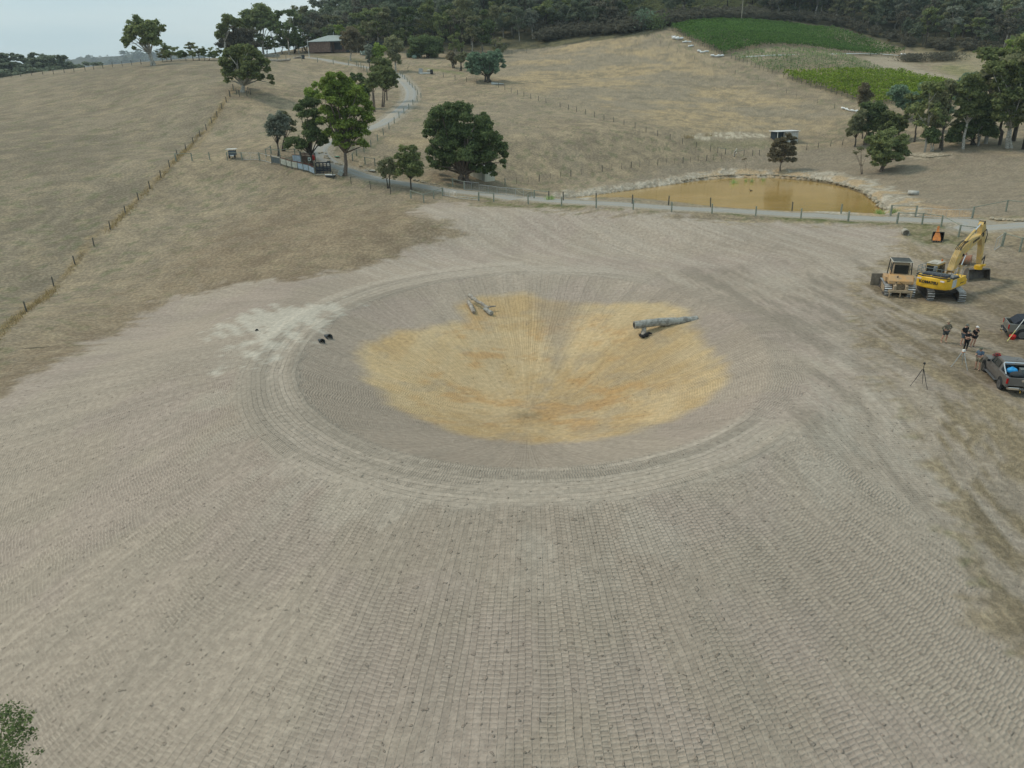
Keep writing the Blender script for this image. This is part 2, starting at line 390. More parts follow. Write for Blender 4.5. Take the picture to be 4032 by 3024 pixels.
rays = fbm(r2 * .10, th2 * 14.0, 1.0, 4, .6, 14)
C1 = mx3(ramp(fbm(gX, gY, .16, 4, .6, 15), .38, .62), (.53, .385, .20), (.61, .465, .265))
C1 = mx3(ramp(rays, .48, .7) * .28, C1, (.45, .38, .27))
C1 = mx3(ramp(fbm(rr * .9, th * 1.5, 1.0, 4, .65, 32), .5, .68) * .4, C1, (.60, .49, .31))
C1 = mx3(ramp(fbm(gX * .7, gY * 1.2, .42, 4, .7, 16), .52, .75) * .6 * ramp(rr, 16, 7), C1, (.54, .31, .11))
C1 = mx3(ramp(fbm(gX, gY, .35, 4, .7, 17), .6, .76) * .4, C1, (.38, .32, .235))
cm = ramp(SD['clay'] + wb * .28 + (rays - .5) * .9, 1.0, -.8) * .90
E1 = mx3(cm, E1, C1)
pm = ramp(SD['pale'] + .2 + wb * 1.2 + (fbm(xr * 1.6, yr * .35, 1.0, 3, .6, 18) - .5) * 6, .8, -.8)
E1 = mx3(pm * .75, E1, (.56, .53, .46))
wg = sdist(np.array([tuple(P(*q)[:2]) for q in [(2090, 1185), (2290, 1188), (2240, 1330), (2200, 1440), (2170, 1370)]]), gX, gY)
E1 = mx3(ramp(wg + wb * .3, 1.0, -1.0) * .65, E1, (.335, .285, .225))
dm = ramp(SD['dirt'] + wb * 1.0 + (fbm(gX * .3, gY * 1.6, 1.0, 2, .6, 19) - .5) * 2.6, .9, -.9)
yt = ramp(fbm(gX * .8 + gY * .1, gY * .12, 1.0, 4, .65, 20), .44, .58) * yd * .85
dm = np.maximum(dm, yt * ramp(SD['dirt'], 18, 2))
Cc = mx3(dm, G, E1)
pd = SD['pond']
bm = ramp(pd + wb * .9 - ramp(gX, 30, 46) * 2.6, 3.6, 1.8) * ramp(gY + gX * .25, 106, 113)
bkn = fbm(gX, gY, 1.2, 3, .75, 21)
BK = mx3(ramp(bkn, .42, .6), (.37, .33, .26), (.53, .485, .40))
BK = mx3(ramp(fbm(gX, gY, .4, 3, .6, 22), .46, .65) * ramp(gX, 30, 44), BK, (.47, .365, .235))
for pts, kk, ca, cb, am, sc2 in (([(3560, 885), (3660, 897), (3770, 940), (3860, 965), (3800, 985), (3690, 968), (3600, 950)], 1, (.13, .155, .06), (.28, .25, .15), .65, 1.2),
    ([(3620, 1185), (3720, 1200), (3790, 1215), (3700, 1245), (3600, 1225)], 1, (.42, .34, .20), (.50, .40, .24), .5, .8),
    ([(2240, 775), (2380, 735), (2550, 690), (2620, 650), (2840, 630), (3060, 606), (3320, 575), (3560, 570), (4032, 620), (4060, 850), (3850, 855), (3500, 850), (3478, 800), (3300, 720), (3000, 690), (2750, 700), (2500, 745)], 1, (.25, .215, .165), (.315, .272, .21), .7, 1.6),
    ([(2690, 535), (2760, 527), (2900, 520), (3040, 528), (3065, 538), (2900, 545), (2760, 550)], 1, (.36, .31, .23), (.60, .54, .42), .95, .6),
    ([(2700, 552), (2850, 556), (3030, 552), (3040, 575), (2850, 585), (2720, 572)], 1, (.17, .17, .09), (.28, .26, .16), .55, 1.5),
    ([(3575, 606), (3650, 600), (3750, 606), (3740, 622), (3640, 628), (3560, 620)], 1, (.36, .31, .23), (.60, .54, .42), .8, 1.0),
    ([(3640, 805), (3720, 815), (3830, 838), (3840, 862), (3700, 858), (3600, 850)], 1, (.40, .28, .16), (.52, .36, .20), .6, .8),
    ([(3440, 205), (3560, 235), (3600, 270), (3760, 300), (3860, 350), (3700, 320), (3500, 290), (3400, 240)], 1, (.40, .35, .27), (.46, .40, .31), .75, 3.0),
    ([(3690, 262), (3800, 250), (3880, 290), (3800, 310), (3720, 290)], 1, (.16, .18, .07), (.30, .29, .14), .7, 3.0),
    ([(3600, 180), (3850, 205), (3990, 225), (4032, 300), (3880, 300), (3700, 245), (3580, 225)], 1, (.27, .25, .16), (.40, .34, .22), .6, 3.0),
    ([(1650, 262), (1800, 283), (1830, 292), (1700, 280)], 1, (.12, .18, .05), (.2, .24, .09), .7, 2.0),
    ([(1240, 218), (1420, 232), (1440, 245), (1250, 238)], 1, (.15, .15, .08), (.27, .24, .13), .7, 2.0),
    ([(2720, 690), (2600, 715), (2500, 735), (2480, 745), (2300, 778), (2250, 790), (2300, 795), (2500, 765), (2700, 720)], 1, (.36, .33, .27), (.62, .59, .52), .9, .5),
    ([(1560, 545), (1700, 548), (1750, 565), (1650, 580), (1540, 565)], 1, (.42, .33, .20), (.50, .41, .26), .7, 2.0)):
    sdd = sdist(np.array([tuple(P(*q)[:2]) for q in pts]), gX, gY); Cc = mx3(ramp(sdd + wb * sc2 * .6, sc2, -sc2) * am, Cc, mx3(ramp(bkn, .4, .62), ca, cb))
Cc = mx3(bm, Cc, BK)
Cc = mx3(ramp(pd, .4, .1), Cc, (.17, .13, .07))
Cc = mx3(ramp(RDd + wb * .3, 2.9, 2.2), Cc, mx3(ne, (.33, .29, .22), (.42, .385, .32)))
Cc = Cc * np.array([.975, .945, .915])
a = gme.attributes.new('tone', 'FLOAT_COLOR', 'POINT')
a.data.foreach_set('color', np.hstack([Cc, np.ones((nv, 1))]).astype(np.float32).ravel())
put(gme, 'earth', dm * (1 - .6 * (yt * (SD['dirt'] > 1)))); put(gme, 'lowfreq', fbm(gX, gY, .5, 2, .5, 23) - .5)
put(gme, 'flatzone', flat)
put(gme, 'amp', dm * (1 - .35 * flat * (fl_ < .5)) * (1 - .5 * wfar) * (.5 + .5 * ramp(fbm(gX, gY, .22, 3, .55, 24), .36, .6)))
put(gme, 'ring', wtan); put(gme, 'fresh', ramp(arc, .44, .56)); put(gme, 'inside', 1 - ss(20.0, 20.8, rr)); put(gme, 'farside', wfar)
put(gme, 'lumps', bm * bkn * .5 + wtan * dm * arc * .2)
ground = bpy.data.objects.new('ground', gme); S.collection.objects.link(ground); ground['kind'] = 'structure'

m, b = newmat('land')
p = pos(); x, y, z = sep(p)
xy = vec(x, y, 0)
n_fine = noise(xy, 2.6, 4, .65); n_grit = noise(xy, 12, 2, .6)
n = E.nt.nodes.new('ShaderNodeAttribute'); n.attribute_name = 'tone'; tone = E(n.outputs['Color'])
dx = (x - DCX) * (20.5 / DRX); dy = (y - DCY) * (20.5 / DRY)
r = E.m('SQRT', dx * dx + dy * dy); th = E.m('ARCTAN2', dx, dy * -1.0)
dx2 = x - (DCX - .6); dy2 = y - (DCY - 6.5)
r2 = E.m('SQRT', dx2 * dx2 + dy2 * dy2); th2 = E.m('ARCTAN2', dx2, dy2 * -1.0)
xr = x * .80 + y * .60; yr = y * .80 - x * .60
lw = attr('lowfreq'); A_amp = attr('amp'); A_ring = attr('ring'); A_in = attr('inside'); A_far = attr('farside'); A_fresh = attr('fresh'); A_earth = attr('earth')
def sel(f, a, b2): return a * (1.0 - f) + b2 * f
# direction of travel (u) and distance across (v) by zone, then one set of cleat marks
st_far = E.m('GREATER_THAN', A_far, .5); st_in = E.m('GREATER_THAN', A_in, .5); st_ring = E.m('GREATER_THAN', A_ring, .5); st_flat = E.m('GREATER_THAN', attr('flatzone'), .5)
u = sel(st_far, r, yr); v = sel(st_far, th * 34.0, xr)
u = sel(st_flat, u, y); v = sel(st_flat, v, x + y * .15)
u = sel(st_in, u, r2); v = sel(st_in, v, th2 * 22.0)
u = sel(st_ring, u, th * 23.5); v = sel(st_ring, v, r)
vv = (v + lw * .14) / .35
i = E.m('FLOOR', vv); f = vv - i
rnd = white(i + 3.0); rnd2 = white(E.m('FLOOR', vv * .5) * 3.0 + E.m('FLOOR', u * .12 + rnd * 9.0))
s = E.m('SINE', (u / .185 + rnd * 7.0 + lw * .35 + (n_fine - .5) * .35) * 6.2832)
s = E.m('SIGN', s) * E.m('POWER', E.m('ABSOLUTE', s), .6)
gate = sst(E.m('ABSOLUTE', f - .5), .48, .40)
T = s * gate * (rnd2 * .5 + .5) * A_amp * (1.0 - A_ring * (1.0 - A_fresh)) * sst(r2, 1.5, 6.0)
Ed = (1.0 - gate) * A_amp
c = tone
nf = sst(n_fine, .38, .68)
c = scalec(c, (.86 - (1.0 - A_earth) * .08) + nf * (.24 + (1.0 - A_earth) * .2))
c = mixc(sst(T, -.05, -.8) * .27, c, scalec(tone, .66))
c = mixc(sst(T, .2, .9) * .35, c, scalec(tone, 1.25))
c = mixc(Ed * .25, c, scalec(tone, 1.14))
c = scalec(c, rnd * .10 * A_earth + .95)
c = mixc(sst(n_grit, .62, .74) * .18, c, scalec(tone, .6))
clods = sst(noise(xy, 3.4, 1, .4, .3), .69, .75)
c = mixc(clods * .25, c, scalec(tone, .48))
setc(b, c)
h_dirt = T * .022 + rnd * A_earth * .04 + n_fine * .08 + n_grit * .045 + clods * .09 + Ed * .03
h_grass = n_fine * .16 + n_grit * .07
bump(b, sel(A_earth, h_grass, h_dirt) + attr('lumps'), 1.0, 1.0)
b.inputs['Roughness'].default_value = .95; b.inputs['Specular IOR Level'].default_value = .12
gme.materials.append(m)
# ---------------- object helpers ----------------
def link(o, parent=None):
    S.collection.objects.link(o)
    if parent is not None: o.parent = parent
    return o
def tag(o, label=None, cat=None, group=None, kind=None):
    if label: o['label'] = label
    if cat: o['category'] = cat
    if group: o['group'] = group
    if kind: o['kind'] = kind
    return o
def thing(name, label, cat, loc=(0, 0, 0), rz=0.0, group=None):
    o = bpy.data.objects.new(name, None); o.empty_display_size = .5; link(o); o.location = loc; o.rotation_euler = (0, 0, rz)
    return tag(o, label, cat, group)
def copy_tree(o, parent=None):
    c = o.copy(); link(c); c.parent = parent
    for ch in list(o.children): copy_tree(ch, c)
    return c
class MB:
    def __init__(s): s.v = []; s.f = []
    def add(s, vs, fs):
        o = len(s.v); s.v += [tuple(map(float, a)) for a in vs]; s.f += [tuple(i + o for i in f) for f in fs]; return s
    def box(s, c, d, R=None, taper=1.0, ch=0.0):
        x, y, z = d[0] / 2, d[1] / 2, d[2] / 2
        if ch > 0:
            k = ch; pr = [(-x + k, -y), (x - k, -y), (x, -y + k), (x, y - k), (x - k, y), (-x + k, y), (-x, y - k), (-x, -y + k)]
        else: pr = [(-x, -y), (x, -y), (x, y), (-x, y)]
        if ch > 0:
            lv = [(-z, .9), (-z + k * .6, 1), (z - k * .6, taper), (z, taper * .93)]
        else: lv = [(-z, 1), (z, taper)]
        vs = []; n = len(pr)
        for zz, t in lv: vs += [Vector((a * t, b_ * t, zz)) for a, b_ in pr]
        fs = [tuple(range(n))[::-1], tuple(range((len(lv) - 1) * n, len(lv) * n))]
        for l in range(len(lv) - 1):
            fs += [(l * n + i, l * n + (i + 1) % n, (l + 1) * n + (i + 1) % n, (l + 1) * n + i) for i in range(n)]
        if R is not None: vs = [R @ a for a in vs]
        c = Vector(c); return s.add([a + c for a in vs], fs)
    def tube(s, pts, r, n=8, cap=True):
        pts = [Vector(p) for p in pts]; r = [r] * len(pts) if not hasattr(r, '__len__') else r
        vs = []; prev = None
        for i, p in enumerate(pts):
            d = (pts[min(i + 1, len(pts) - 1)] - pts[max(i - 1, 0)])
            d = d.normalized() if d.length > 1e-9 else Vector((0, 0, 1))
            if prev is None:
                a = d.cross(Vector((0, 0, 1)));
                if a.length < .05: a = d.cross(Vector((1, 0, 0)))
            else: a = prev - d * prev.dot(d)
            a.normalize(); prev = a; b_ = d.cross(a)
            vs += [p + (a * math.cos(6.2832 * k / n) + b_ * math.sin(6.2832 * k / n)) * r[i] for k in range(n)]
        fs = []
        for i in range(len(pts) - 1):
            fs += [(i * n + k, i * n + (k + 1) % n, (i + 1) * n + (k + 1) % n, (i + 1) * n + k) for k in range(n)]
        if cap: fs += [tuple(range(n))[::-1], tuple(range((len(pts) - 1) * n, len(pts) * n))]
        return s.add(vs, fs)
    def prism(s, pts, y0, y1, ax='xz'):
        n = len(pts)
        if ax == 'xz': vs = [(a, y0, b_) for a, b_ in pts] + [(a, y1, b_) for a, b_ in pts]
        elif ax == 'yz': vs = [(y0, a, b_) for a, b_ in pts] + [(y1, a, b_) for a, b_ in pts]
        else: vs = [(a, b_, y0) for a, b_ in pts] + [(a, b_, y1) for a, b_ in pts]
        return s.add(vs, [tuple(range(n))[::-1], tuple(range(n, 2 * n))] + [(i, (i + 1) % n, n + (i + 1) % n, n + i) for i in range(n)])
    def ball(s, c, r, n=10, m=7, R=None):
        r = (r, r, r) if not hasattr(r, '__len__') else r; vs = []; c = Vector(c)
        for j in range(m + 1):
            t = math.pi * j / m
            for i in range(n):
                a = Vector((r[0] * math.sin(t) * math.cos(6.2832 * i / n), r[1] * math.sin(t) * math.sin(6.2832 * i / n), r[2] * math.cos(t)))
                vs.append((R @ a if R else a) + c)
        return s.add(vs, [(j * n + i, (j + 1) * n + i, (j + 1) * n + (i + 1) % n, j * n + (i + 1) % n) for j in range(m) for i in range(n)])
    def disc(s, c, r, h, ax='x', n=18, prof=None):
        prof = prof or [(r, -h / 2), (r, h / 2)]
        c = Vector(c); vs = []
        for rr_, hh in prof:
            for i in range(n):
                a = 6.2832 * i / n; u_, v_ = rr_ * math.cos(a), rr_ * math.sin(a)
                vs.append(c + Vector({'x': (hh, u_, v_), 'y': (u_, hh, v_), 'z': (u_, v_, hh)}[ax]))
        k = len(prof)
        return s.add(vs, [tuple(range(n))[::-1], tuple(range((k - 1) * n, k * n))] + [(j * n + i, j * n + (i + 1) % n, (j + 1) * n + (i + 1) % n, (j + 1) * n + i) for j in range(k - 1) for i in range(n)])
    def build(s, name, mat, parent=None, smooth=False, bevel=0, loc=None):
        me = bpy.data.meshes.new(name); me.from_pydata(s.v, [], s.f); me.materials.append(mat)
        import bmesh
        bm_ = bmesh.new(); bm_.from_mesh(me); bmesh.ops.recalc_face_normals(bm_, faces=bm_.faces); bm_.to_mesh(me); bm_.free()
        if smooth: me.polygons.foreach_set('use_smooth', [True] * len(me.polygons))
        o = bpy.data.objects.new(name, me); link(o, parent)
        if loc is not None: o.location = loc
        if bevel:
            md = o.modifiers.new('bevel', 'BEVEL'); md.width = bevel; md.segments = 2; md.limit_method = 'ANGLE'
        return o
_M = {}
def mat(name, c, rough=.7, metal=0.0, var=.25, sc=3.0, c2=None, bmp=0.0, spec=.3, emit=0):
    if name in _M: return _M[name]
    m, b = newmat(name)
    o = objc(); nn = noise(o, sc, 4, .65)
    c2 = c2 or tuple(v * (1 - var) for v in c)
    setc(b, mixc(sst(nn, .38, .64), c2, c))
    b.inputs['Roughness'].default_value = rough; b.inputs['Metallic'].default_value = metal; b.inputs['Specular IOR Level'].default_value = spec
    if bmp: bump(b, nn, bmp, .05)
    _M[name] = m; return m
TIMBER = lambda: mat('weathered_timber', (.20, .20, .165), .9, 0, .45, 6, bmp=.5)
TREATED = lambda: mat('treated_pine', (.29, .31, .25), .9, 0, .35, 5)
RUSTY = lambda: mat('rusty_steel', (.10, .075, .06), .85, 0, .4, 8)
GALV = lambda: mat('galvanised_steel', (.52, .54, .54), .45, .6, .2, 4)
WIRE = lambda: mat('fence_wire', (.22, .22, .21), .6, .5, .1, 4)

# ---------------- road and old dam water ----------------
def road_mesh():
    pl = smooth([(p_[0], p_[1]) for p_ in RWn[::3]] , 6)
    pl = np.array(pl); nseg = len(pl); wd = [-1.5, -1.25, -.8, -.4, 0, .4, .8, 1.25, 1.5]
    tg = np.gradient(pl, axis=0); tg /= np.linalg.norm(tg, axis=1)[:, None] + 1e-9; nn = np.stack([-tg[:, 1], tg[:, 0]], 1)
    X = np.stack([pl[:, 0] + w_ * nn[:, 0] for w_ in wd], 1); Y = np.stack([pl[:, 1] + w_ * nn[:, 1] for w_ in wd], 1)
    Z = gz(X.ravel(), Y.ravel()).reshape(X.shape) + .07; Z[:, 0] -= .12; Z[:, -1] -= .12; Z[:, 4] += .03
    me = grid_mesh('driveway', X, Y, Z); put(me, 'across', np.tile(np.array(wd), (nseg, 1)))
    o = bpy.data.objects.new('driveway', me); link(o); o['kind'] = 'structure'
    m, b = newmat('gravel'); q = pos(); ac = attr('across'); nf = noise(q, 3, 4, .65); ng = noise(q, 14, 2, .6)
    rut = sst(E.m('ABSOLUTE', E.m('ABSOLUTE', ac) - .8) + (nf - .5) * .5, .45, .12)
    c = mixc(nf, (.36, .335, .285), (.29, .275, .245)); c = mixc(rut * .6, c, (.30, .31, .305)); c = mixc(sst(ng, .55, .7) * .4, c, (.52, .51, .47))
    c = mixc(sst(noise(q, .09, 3, .5), .56, .66) * .5, c, (.45, .37, .27))
    setc(b, c); bump(b, nf * .06 + ng * .03 - rut * .03, 1, 1); me.materials.append(m)
road_mesh()
me = bpy.data.meshes.new('dam_water'); me.from_pydata([(a, b_, WATER_Z) for a, b_ in (POND - POND.mean(0)) * 1.06 + POND.mean(0)], [], [tuple(range(len(POND)))])
wt = link(bpy.data.objects.new('dam_water', me)); wt['kind'] = 'structure'
m, b = newmat('muddy_water'); q = pos(); xx, yy, zz = sep(q)
setc(b, mixc(sst(noise(q, .08, 3, .5), .35, .65), (.36, .235, .07), (.44, .285, .10)))
b.inputs['Roughness'].default_value = .09; b.inputs['Specular IOR Level'].default_value = .5
bump(b, noise(vec(xx * .6, yy * 2.5), 1.6, 3, .55), .25, .05); me.materials.append(m)

# ---------------- fences ----------------
def cyl_post(h, r, rust=False):
    k = ('post', h, r, rust)
    if k not in _M:
        mb = MB(); mb.tube([(0, 0, -.3), (0, 0, h - .03), (0, 0, h)], [r * 1.03, r, r * .7], 8)
        o = mb.build('post', RUSTY() if rust else (TREATED() if r > .088 else mat('dark_old_post', (.13, .125, .105), .9, 0, .4, 5)), None); me = o.data; bpy.data.objects.remove(o); _M[k] = me
    return _M[k]
def fence(label, pts, h=1.15, r=.075, thin=None, rails=(), wires=3, group='paddock fences', world=False, cat='fence', railr=.05, wire_skip=()):
    W_ = [Vector(p_) if world else P(*p_) for p_ in pts]
    T_ = thing('fence', label, cat, W_[0], 0, group)
    for i, p_ in enumerate(W_):
        tn = thin is not None and (i % thin)
        o = bpy.data.objects.new('post', cyl_post(h * (.95 if tn else 1), .03 if tn else r * (1.25 if i in (0, len(W_) - 1) else 1), bool(tn)))
        link(o, T_); o.location = p_ - W_[0]; o.rotation_euler = (random.uniform(-.03, .03), random.uniform(-.03, .03), random.random() * 6)
    if rails:
        for i in rails:
            a, c_ = W_[i] - W_[0], W_[i + 1] - W_[0]
            mb = MB(); mb.tube([a + Vector((0, 0, h - .1)), c_ + Vector((0, 0, h - .1))], railr, 8); mb.build('rail', TREATED(), T_)
    if wires:
        mb = MB()
        for k in range(wires):
            z_ = h * (.95 - k * .28)
            for i in range(len(W_) - 1):
                if i in wire_skip or i in rails: continue
                mb.tube([W_[i] - W_[0] + Vector((0, 0, z_)), W_[i + 1] - W_[0] + Vector((0, 0, z_))], .0045, 3, False)
        if mb.v: mb.build('wire', WIRE(), T_)
    return T_
def along(pts, sp):
    w_ = [P(*p_) for p_ in pts]; o = [w_[0]]; 
    for a, c_ in zip(w_, w_[1:]):
        n = max(1, round((c_ - a).length / sp))
        for k in range(1, n + 1):
            q = a.lerp(c_, k / n); q.z = float(gz(q.x, q.y)[0]); o.append(q)
    return o
fence('long wire fence with treated posts running down the edge of the left paddock', [(-40, 1385), (105, 1227), (212, 1126), (296, 1042), (371, 970), (435, 904), (495, 842), (546, 788), (591, 743), (634, 700), (668, 659), (699, 616), (733, 594), (761, 565), (788, 538), (813, 513), (834, 485), (855, 460), (874, 430), (892, 404), (907, 380), (920, 356)])
fence('short cross fence with two railed ends behind the brown grass field', [(694, 636), (757, 634), (827, 631), (896, 631), (954, 631)], h=1.3, r=.09, rails=(0, 3), thin=None)
fence('wire fence with railed corner along the gravel road by the ploughed bank', [(1618, 781), (1669, 798), (1708, 783), (1743, 771)], h=1.25, r=.09, rails=(0, 1, 2))
fence('post and wire fence on the near side of the gravel road beside the brown dam', [(1885, 791), (1944, 796), (2080, 804), (2211, 812), (2347, 819), (2493, 825), (2644, 834), (2803, 841), (2975, 851), (3153, 860), (3339, 871)], h=1.3, r=.095, rails=(0,))
fence('stepped rail fence with heavy posts behind the orange ripper bucket', [(3531, 881), (3630, 884), (3705, 894), (3773, 933), (3862, 945)], h=1.45, r=.1, rails=(0, 1, 2, 3))
fence('post and wire fence between the gravel road and the brown dam water', [(2103, 783), (2161, 788), (2218, 791), (2347, 797), (2489, 804), (2632, 808), (2797, 815), (2946, 822), (3118, 832), (3311, 841)], h=1.3, r=.085, rails=(0,))
fence('short railed frame beside the mesh gates at the end of the dam', [(3506, 850), (3604, 853)], h=1.45, r=.1, rails=(0,))
fence('rail fence climbing away at the right edge beyond the road', [(3827, 860), (3960, 833), (4060, 842)], h=1.5, r=.1, rails=(0, 1))
fence('leaning rail fence at the right edge next to the open mesh gate', [(3944, 970), (4014, 991), (4110, 1010)], h=1.55, r=.11, rails=(0, 1))
fence('railed strainer frame beneath the large dark tree', [(1783, 734), (1828, 746)], h=1.3, r=.09, rails=(0,))
fence('thin steel and timber fence running from the white shed to the small gate', [(1989, 730), (2034, 725), (2080, 720), (2123, 714), (2166, 707), (2207, 700), (2248, 695), (2290, 688), (2331, 683), (2371, 676), (2409, 670), (2447, 666), (2485, 661), (2519, 658), (2555, 654), (2590, 651), (2623, 647), (2655, 645), (2689, 642), (2718, 639), (2750, 636), (2782, 633), (2809, 630), (2840, 627)], h=1.2, r=.075, thin=3)
fence('fence crossing the middle paddock from the blue green trees down to the hollow', [(1746, 304), (1792, 313), (1837, 322), (1878, 329), (1963, 345), (1988, 355), (2013, 365), (2038, 373), (2063, 381), (2090, 389), (2120, 398), (2150, 407), (2205, 423), (2238, 432), (2270, 441), (2305, 451), (2340, 461), (2378, 472), (2416, 481), (2457, 493), (2500, 505), (2543, 520), (2589, 535), (2638, 550), (2687, 566), (2741, 581), (2797, 596), (2826, 601), (2856, 606)], h=1.15, r=.06, rails=(27,))
fence('fence behind the round dam tree rising to the trees on the right', [(2892, 618), (2929, 612), (2963, 613), (2989, 612), (3080, 603), (3176, 591), (3221, 583), (3270, 576), (3317, 571), (3400, 560)], h=1.2, r=.06, rails=(0,))
fence('weedy fence following the left side of the vineyard down the hill', along([(2547, 144), (2600, 175), (2667, 205), (2735, 235), (2810, 264), (2894, 292), (2985, 322), (3060, 350), (3134, 387), (3218, 408), (3285, 427), (3361, 442)], 5.5), h=1.2, r=.05, thin=3, world=True)
fence('boundary fence in front of the dark scrub at the top of the hill', along([(2016, 216), (2130, 198), (2228, 185), (2326, 171), (2421, 160), (2547, 144), (2567, 138), (2647, 123), (2727, 116), (2797, 108), (2857, 103), (2920, 97), (2984, 94), (3050, 93), (3170, 99), (3330, 130)], 8), h=1.5, r=.05, world=True)
fence('wire fence on the crest of the left paddock against the sky', [(-30, 312), (9, 308), (45, 304), (82, 301), (126, 298), (169, 294), (211, 292), (254, 287), (292, 283), (336, 278), (370, 274), (406, 270), (444, 265), (482, 261), (519, 257), (556, 253)], h=1.25, r=.07)
fence('dark post fence following the outside of the bend in the driveway', [(1389, 633), (1405, 614), (1434, 600), (1461, 579), (1487, 556), (1510, 532), (1532, 509), (1553, 486), (1572, 466), (1591, 448), (1610, 431), (1626, 414), (1643, 399), (1658, 386), (1645, 373), (1635, 357), (1624, 346), (1613, 335), (1604, 324), (1594, 313), (1585, 305), (1576, 297)], h=1.2, r=.09)
fence('small railed frame between the driveway and the two roadside trees', [(1438, 647), (1477, 652)], h=1.25, r=.08, rails=(0,))
fence('sparse wire fence beside the driveway below the large bright green tree', [(1312, 704), (1383, 725), (1459, 744), (1538, 765), (1618, 781)], h=1.15, r=.06)
fence('fence along the top of the grass slope below the house lawn', [(1092, 235), (1127, 237), (1190, 241), (1251, 246), (1313, 253), (1373, 257), (1405, 260), (1411, 262), (1422, 268), (1433, 277), (1445, 283)], h=1.4, r=.1, rails=(5,))
fence('ring of dark stakes around the foot of the spreading paddock tree', [(905, 380), (920, 356), (932, 372), (943, 380), (973, 379), (978, 367), (987, 373)], h=1.3, r=.07, wires=0, cat='stakes')
# gates
def gate(label, a, b_, h=1.15, bars=0, mesh=True, group='farm gates', world=False, m=None):
    A, B = (Vector(a), Vector(b_)) if world else (P(*a), P(*b_))
    T_ = thing('gate', label, 'gate', A, 0, group); d = B - A; m = m or GALV()
    mb = MB(); lo = Vector((0, 0, .15)); hi = Vector((0, 0, h))
    mb.tube([lo, hi, d + hi, d + lo, lo], .028, 6); mb.tube([d * .5 + lo, d * .5 + hi], .02, 6)
    mb.build('gate_frame', m, T_)
    if mesh:
        mw = MB()
        for k in range(1, 6): z_ = .15 + (h - .15) * k / 6; mw.tube([Vector((0, 0, z_)), d + Vector((0, 0, z_))], .006, 4, False)
        n = max(4, int(d.length / .3))
        for k in range(1, n): mw.tube([d * (k / n) + lo, d * (k / n) + hi], .005, 4, False)
        mw.build('gate_mesh', m, T_)
    return T_
gate('grey pipe gate across the opening beside the corner post of the road fence', (1743, 771), (1799, 782))
gate('pale pipe gate lying between the railed posts on the near side of the road', (1801, 783), (1883, 791), h=.4, mesh=False)
gate('blue grey mesh gate standing under the large dark tree', (1828, 748), (1886, 753), h=1.3)
gate('mesh gate second from the tree in the row of gates behind the road', (1890, 760), (1956, 768), h=1.25)
gate('mesh gate third from the tree in the row of gates behind the road', (1959, 768), (2029, 774), h=1.2)
g = gate('pipe gate hung with a sagging chain beyond the road', (2031, 776), (2092, 782), h=1.3, mesh=False)
A, B = P(2031, 776), P(2092, 782); mb = MB(); d_ = B - A
mb.tube([Vector((0, 0, 1.25)) + d_ * t_ + Vector((0, 0, -2.6 * t_ * (1 - t_))) for t_ in [i / 10 for i in range(11)]], .03, 5); mb.build('chain', mat('pale_rope', (.45, .40, .30)), g)
gate('left mesh gate of the pair at the end of the dam', (3606, 855), (3718, 862), h=1.2)
gate('right mesh gate of the pair at the end of the dam', (3723, 863), (3825, 861), h=1.2)
gate('open mesh gate swung out at the right edge behind the excavator bucket', (3944, 968), (3914, 990), h=1.4)
gate('pale mesh gate in the cross fence beside the small trailer', (954, 631), (1022, 632), h=1.2)
gate('long pipe gate joining the cross fence to the cattle yard', (1024, 632), (1070, 645), h=1.25, mesh=False)
gate('white leaning gate in the hollow behind the brown dam', (2889, 617), (2900, 603), h=1.0, mesh=False, m=mat('white_paint', (.75, .75, .72)))
fence('single strainer post beside the pale mesh gate in the cross fence', [(1023, 633)], h=1.35, r=.1, wires=0, cat='post')
# ---------------- trees ----------------
def leafmat(name, c, c2, tr=.42):
    m = bpy.data.materials.new(name); m.use_nodes = True; m.node_tree.nodes.clear(); E.nt = m.node_tree; nt = m.node_tree
    g = nt.nodes.new('ShaderNodeNewGeometry'); oi = nt.nodes.new('ShaderNodeObjectInfo')
    rp = E(g.outputs['Random Per Island']); q = E(g.outputs['Position'])
    nn = noise(q, .9, 2, .5); t = sst(nn * .55 + rp * .45, .3, .72)
    cc = mixc(t, c, c2); cc = scalec(cc, E(oi.outputs['Random']) * .35 + .82)
    d = nt.nodes.new('ShaderNodeBsdfDiffuse'); tl = nt.nodes.new('ShaderNodeBsdfTranslucent'); mxs = nt.nodes.new('ShaderNodeMixShader'); o = nt.nodes.new('ShaderNodeOutputMaterial')
    nt.links.new(cc.k, d.inputs[0]); nt.links.new(cc.k, tl.inputs[0]); mxs.inputs[0].default_value = tr
    nt.links.new(d.outputs[0], mxs.inputs[1]); nt.links.new(tl.outputs[0], mxs.inputs[2]); nt.links.new(mxs.outputs[0], o.inputs[0]); return m
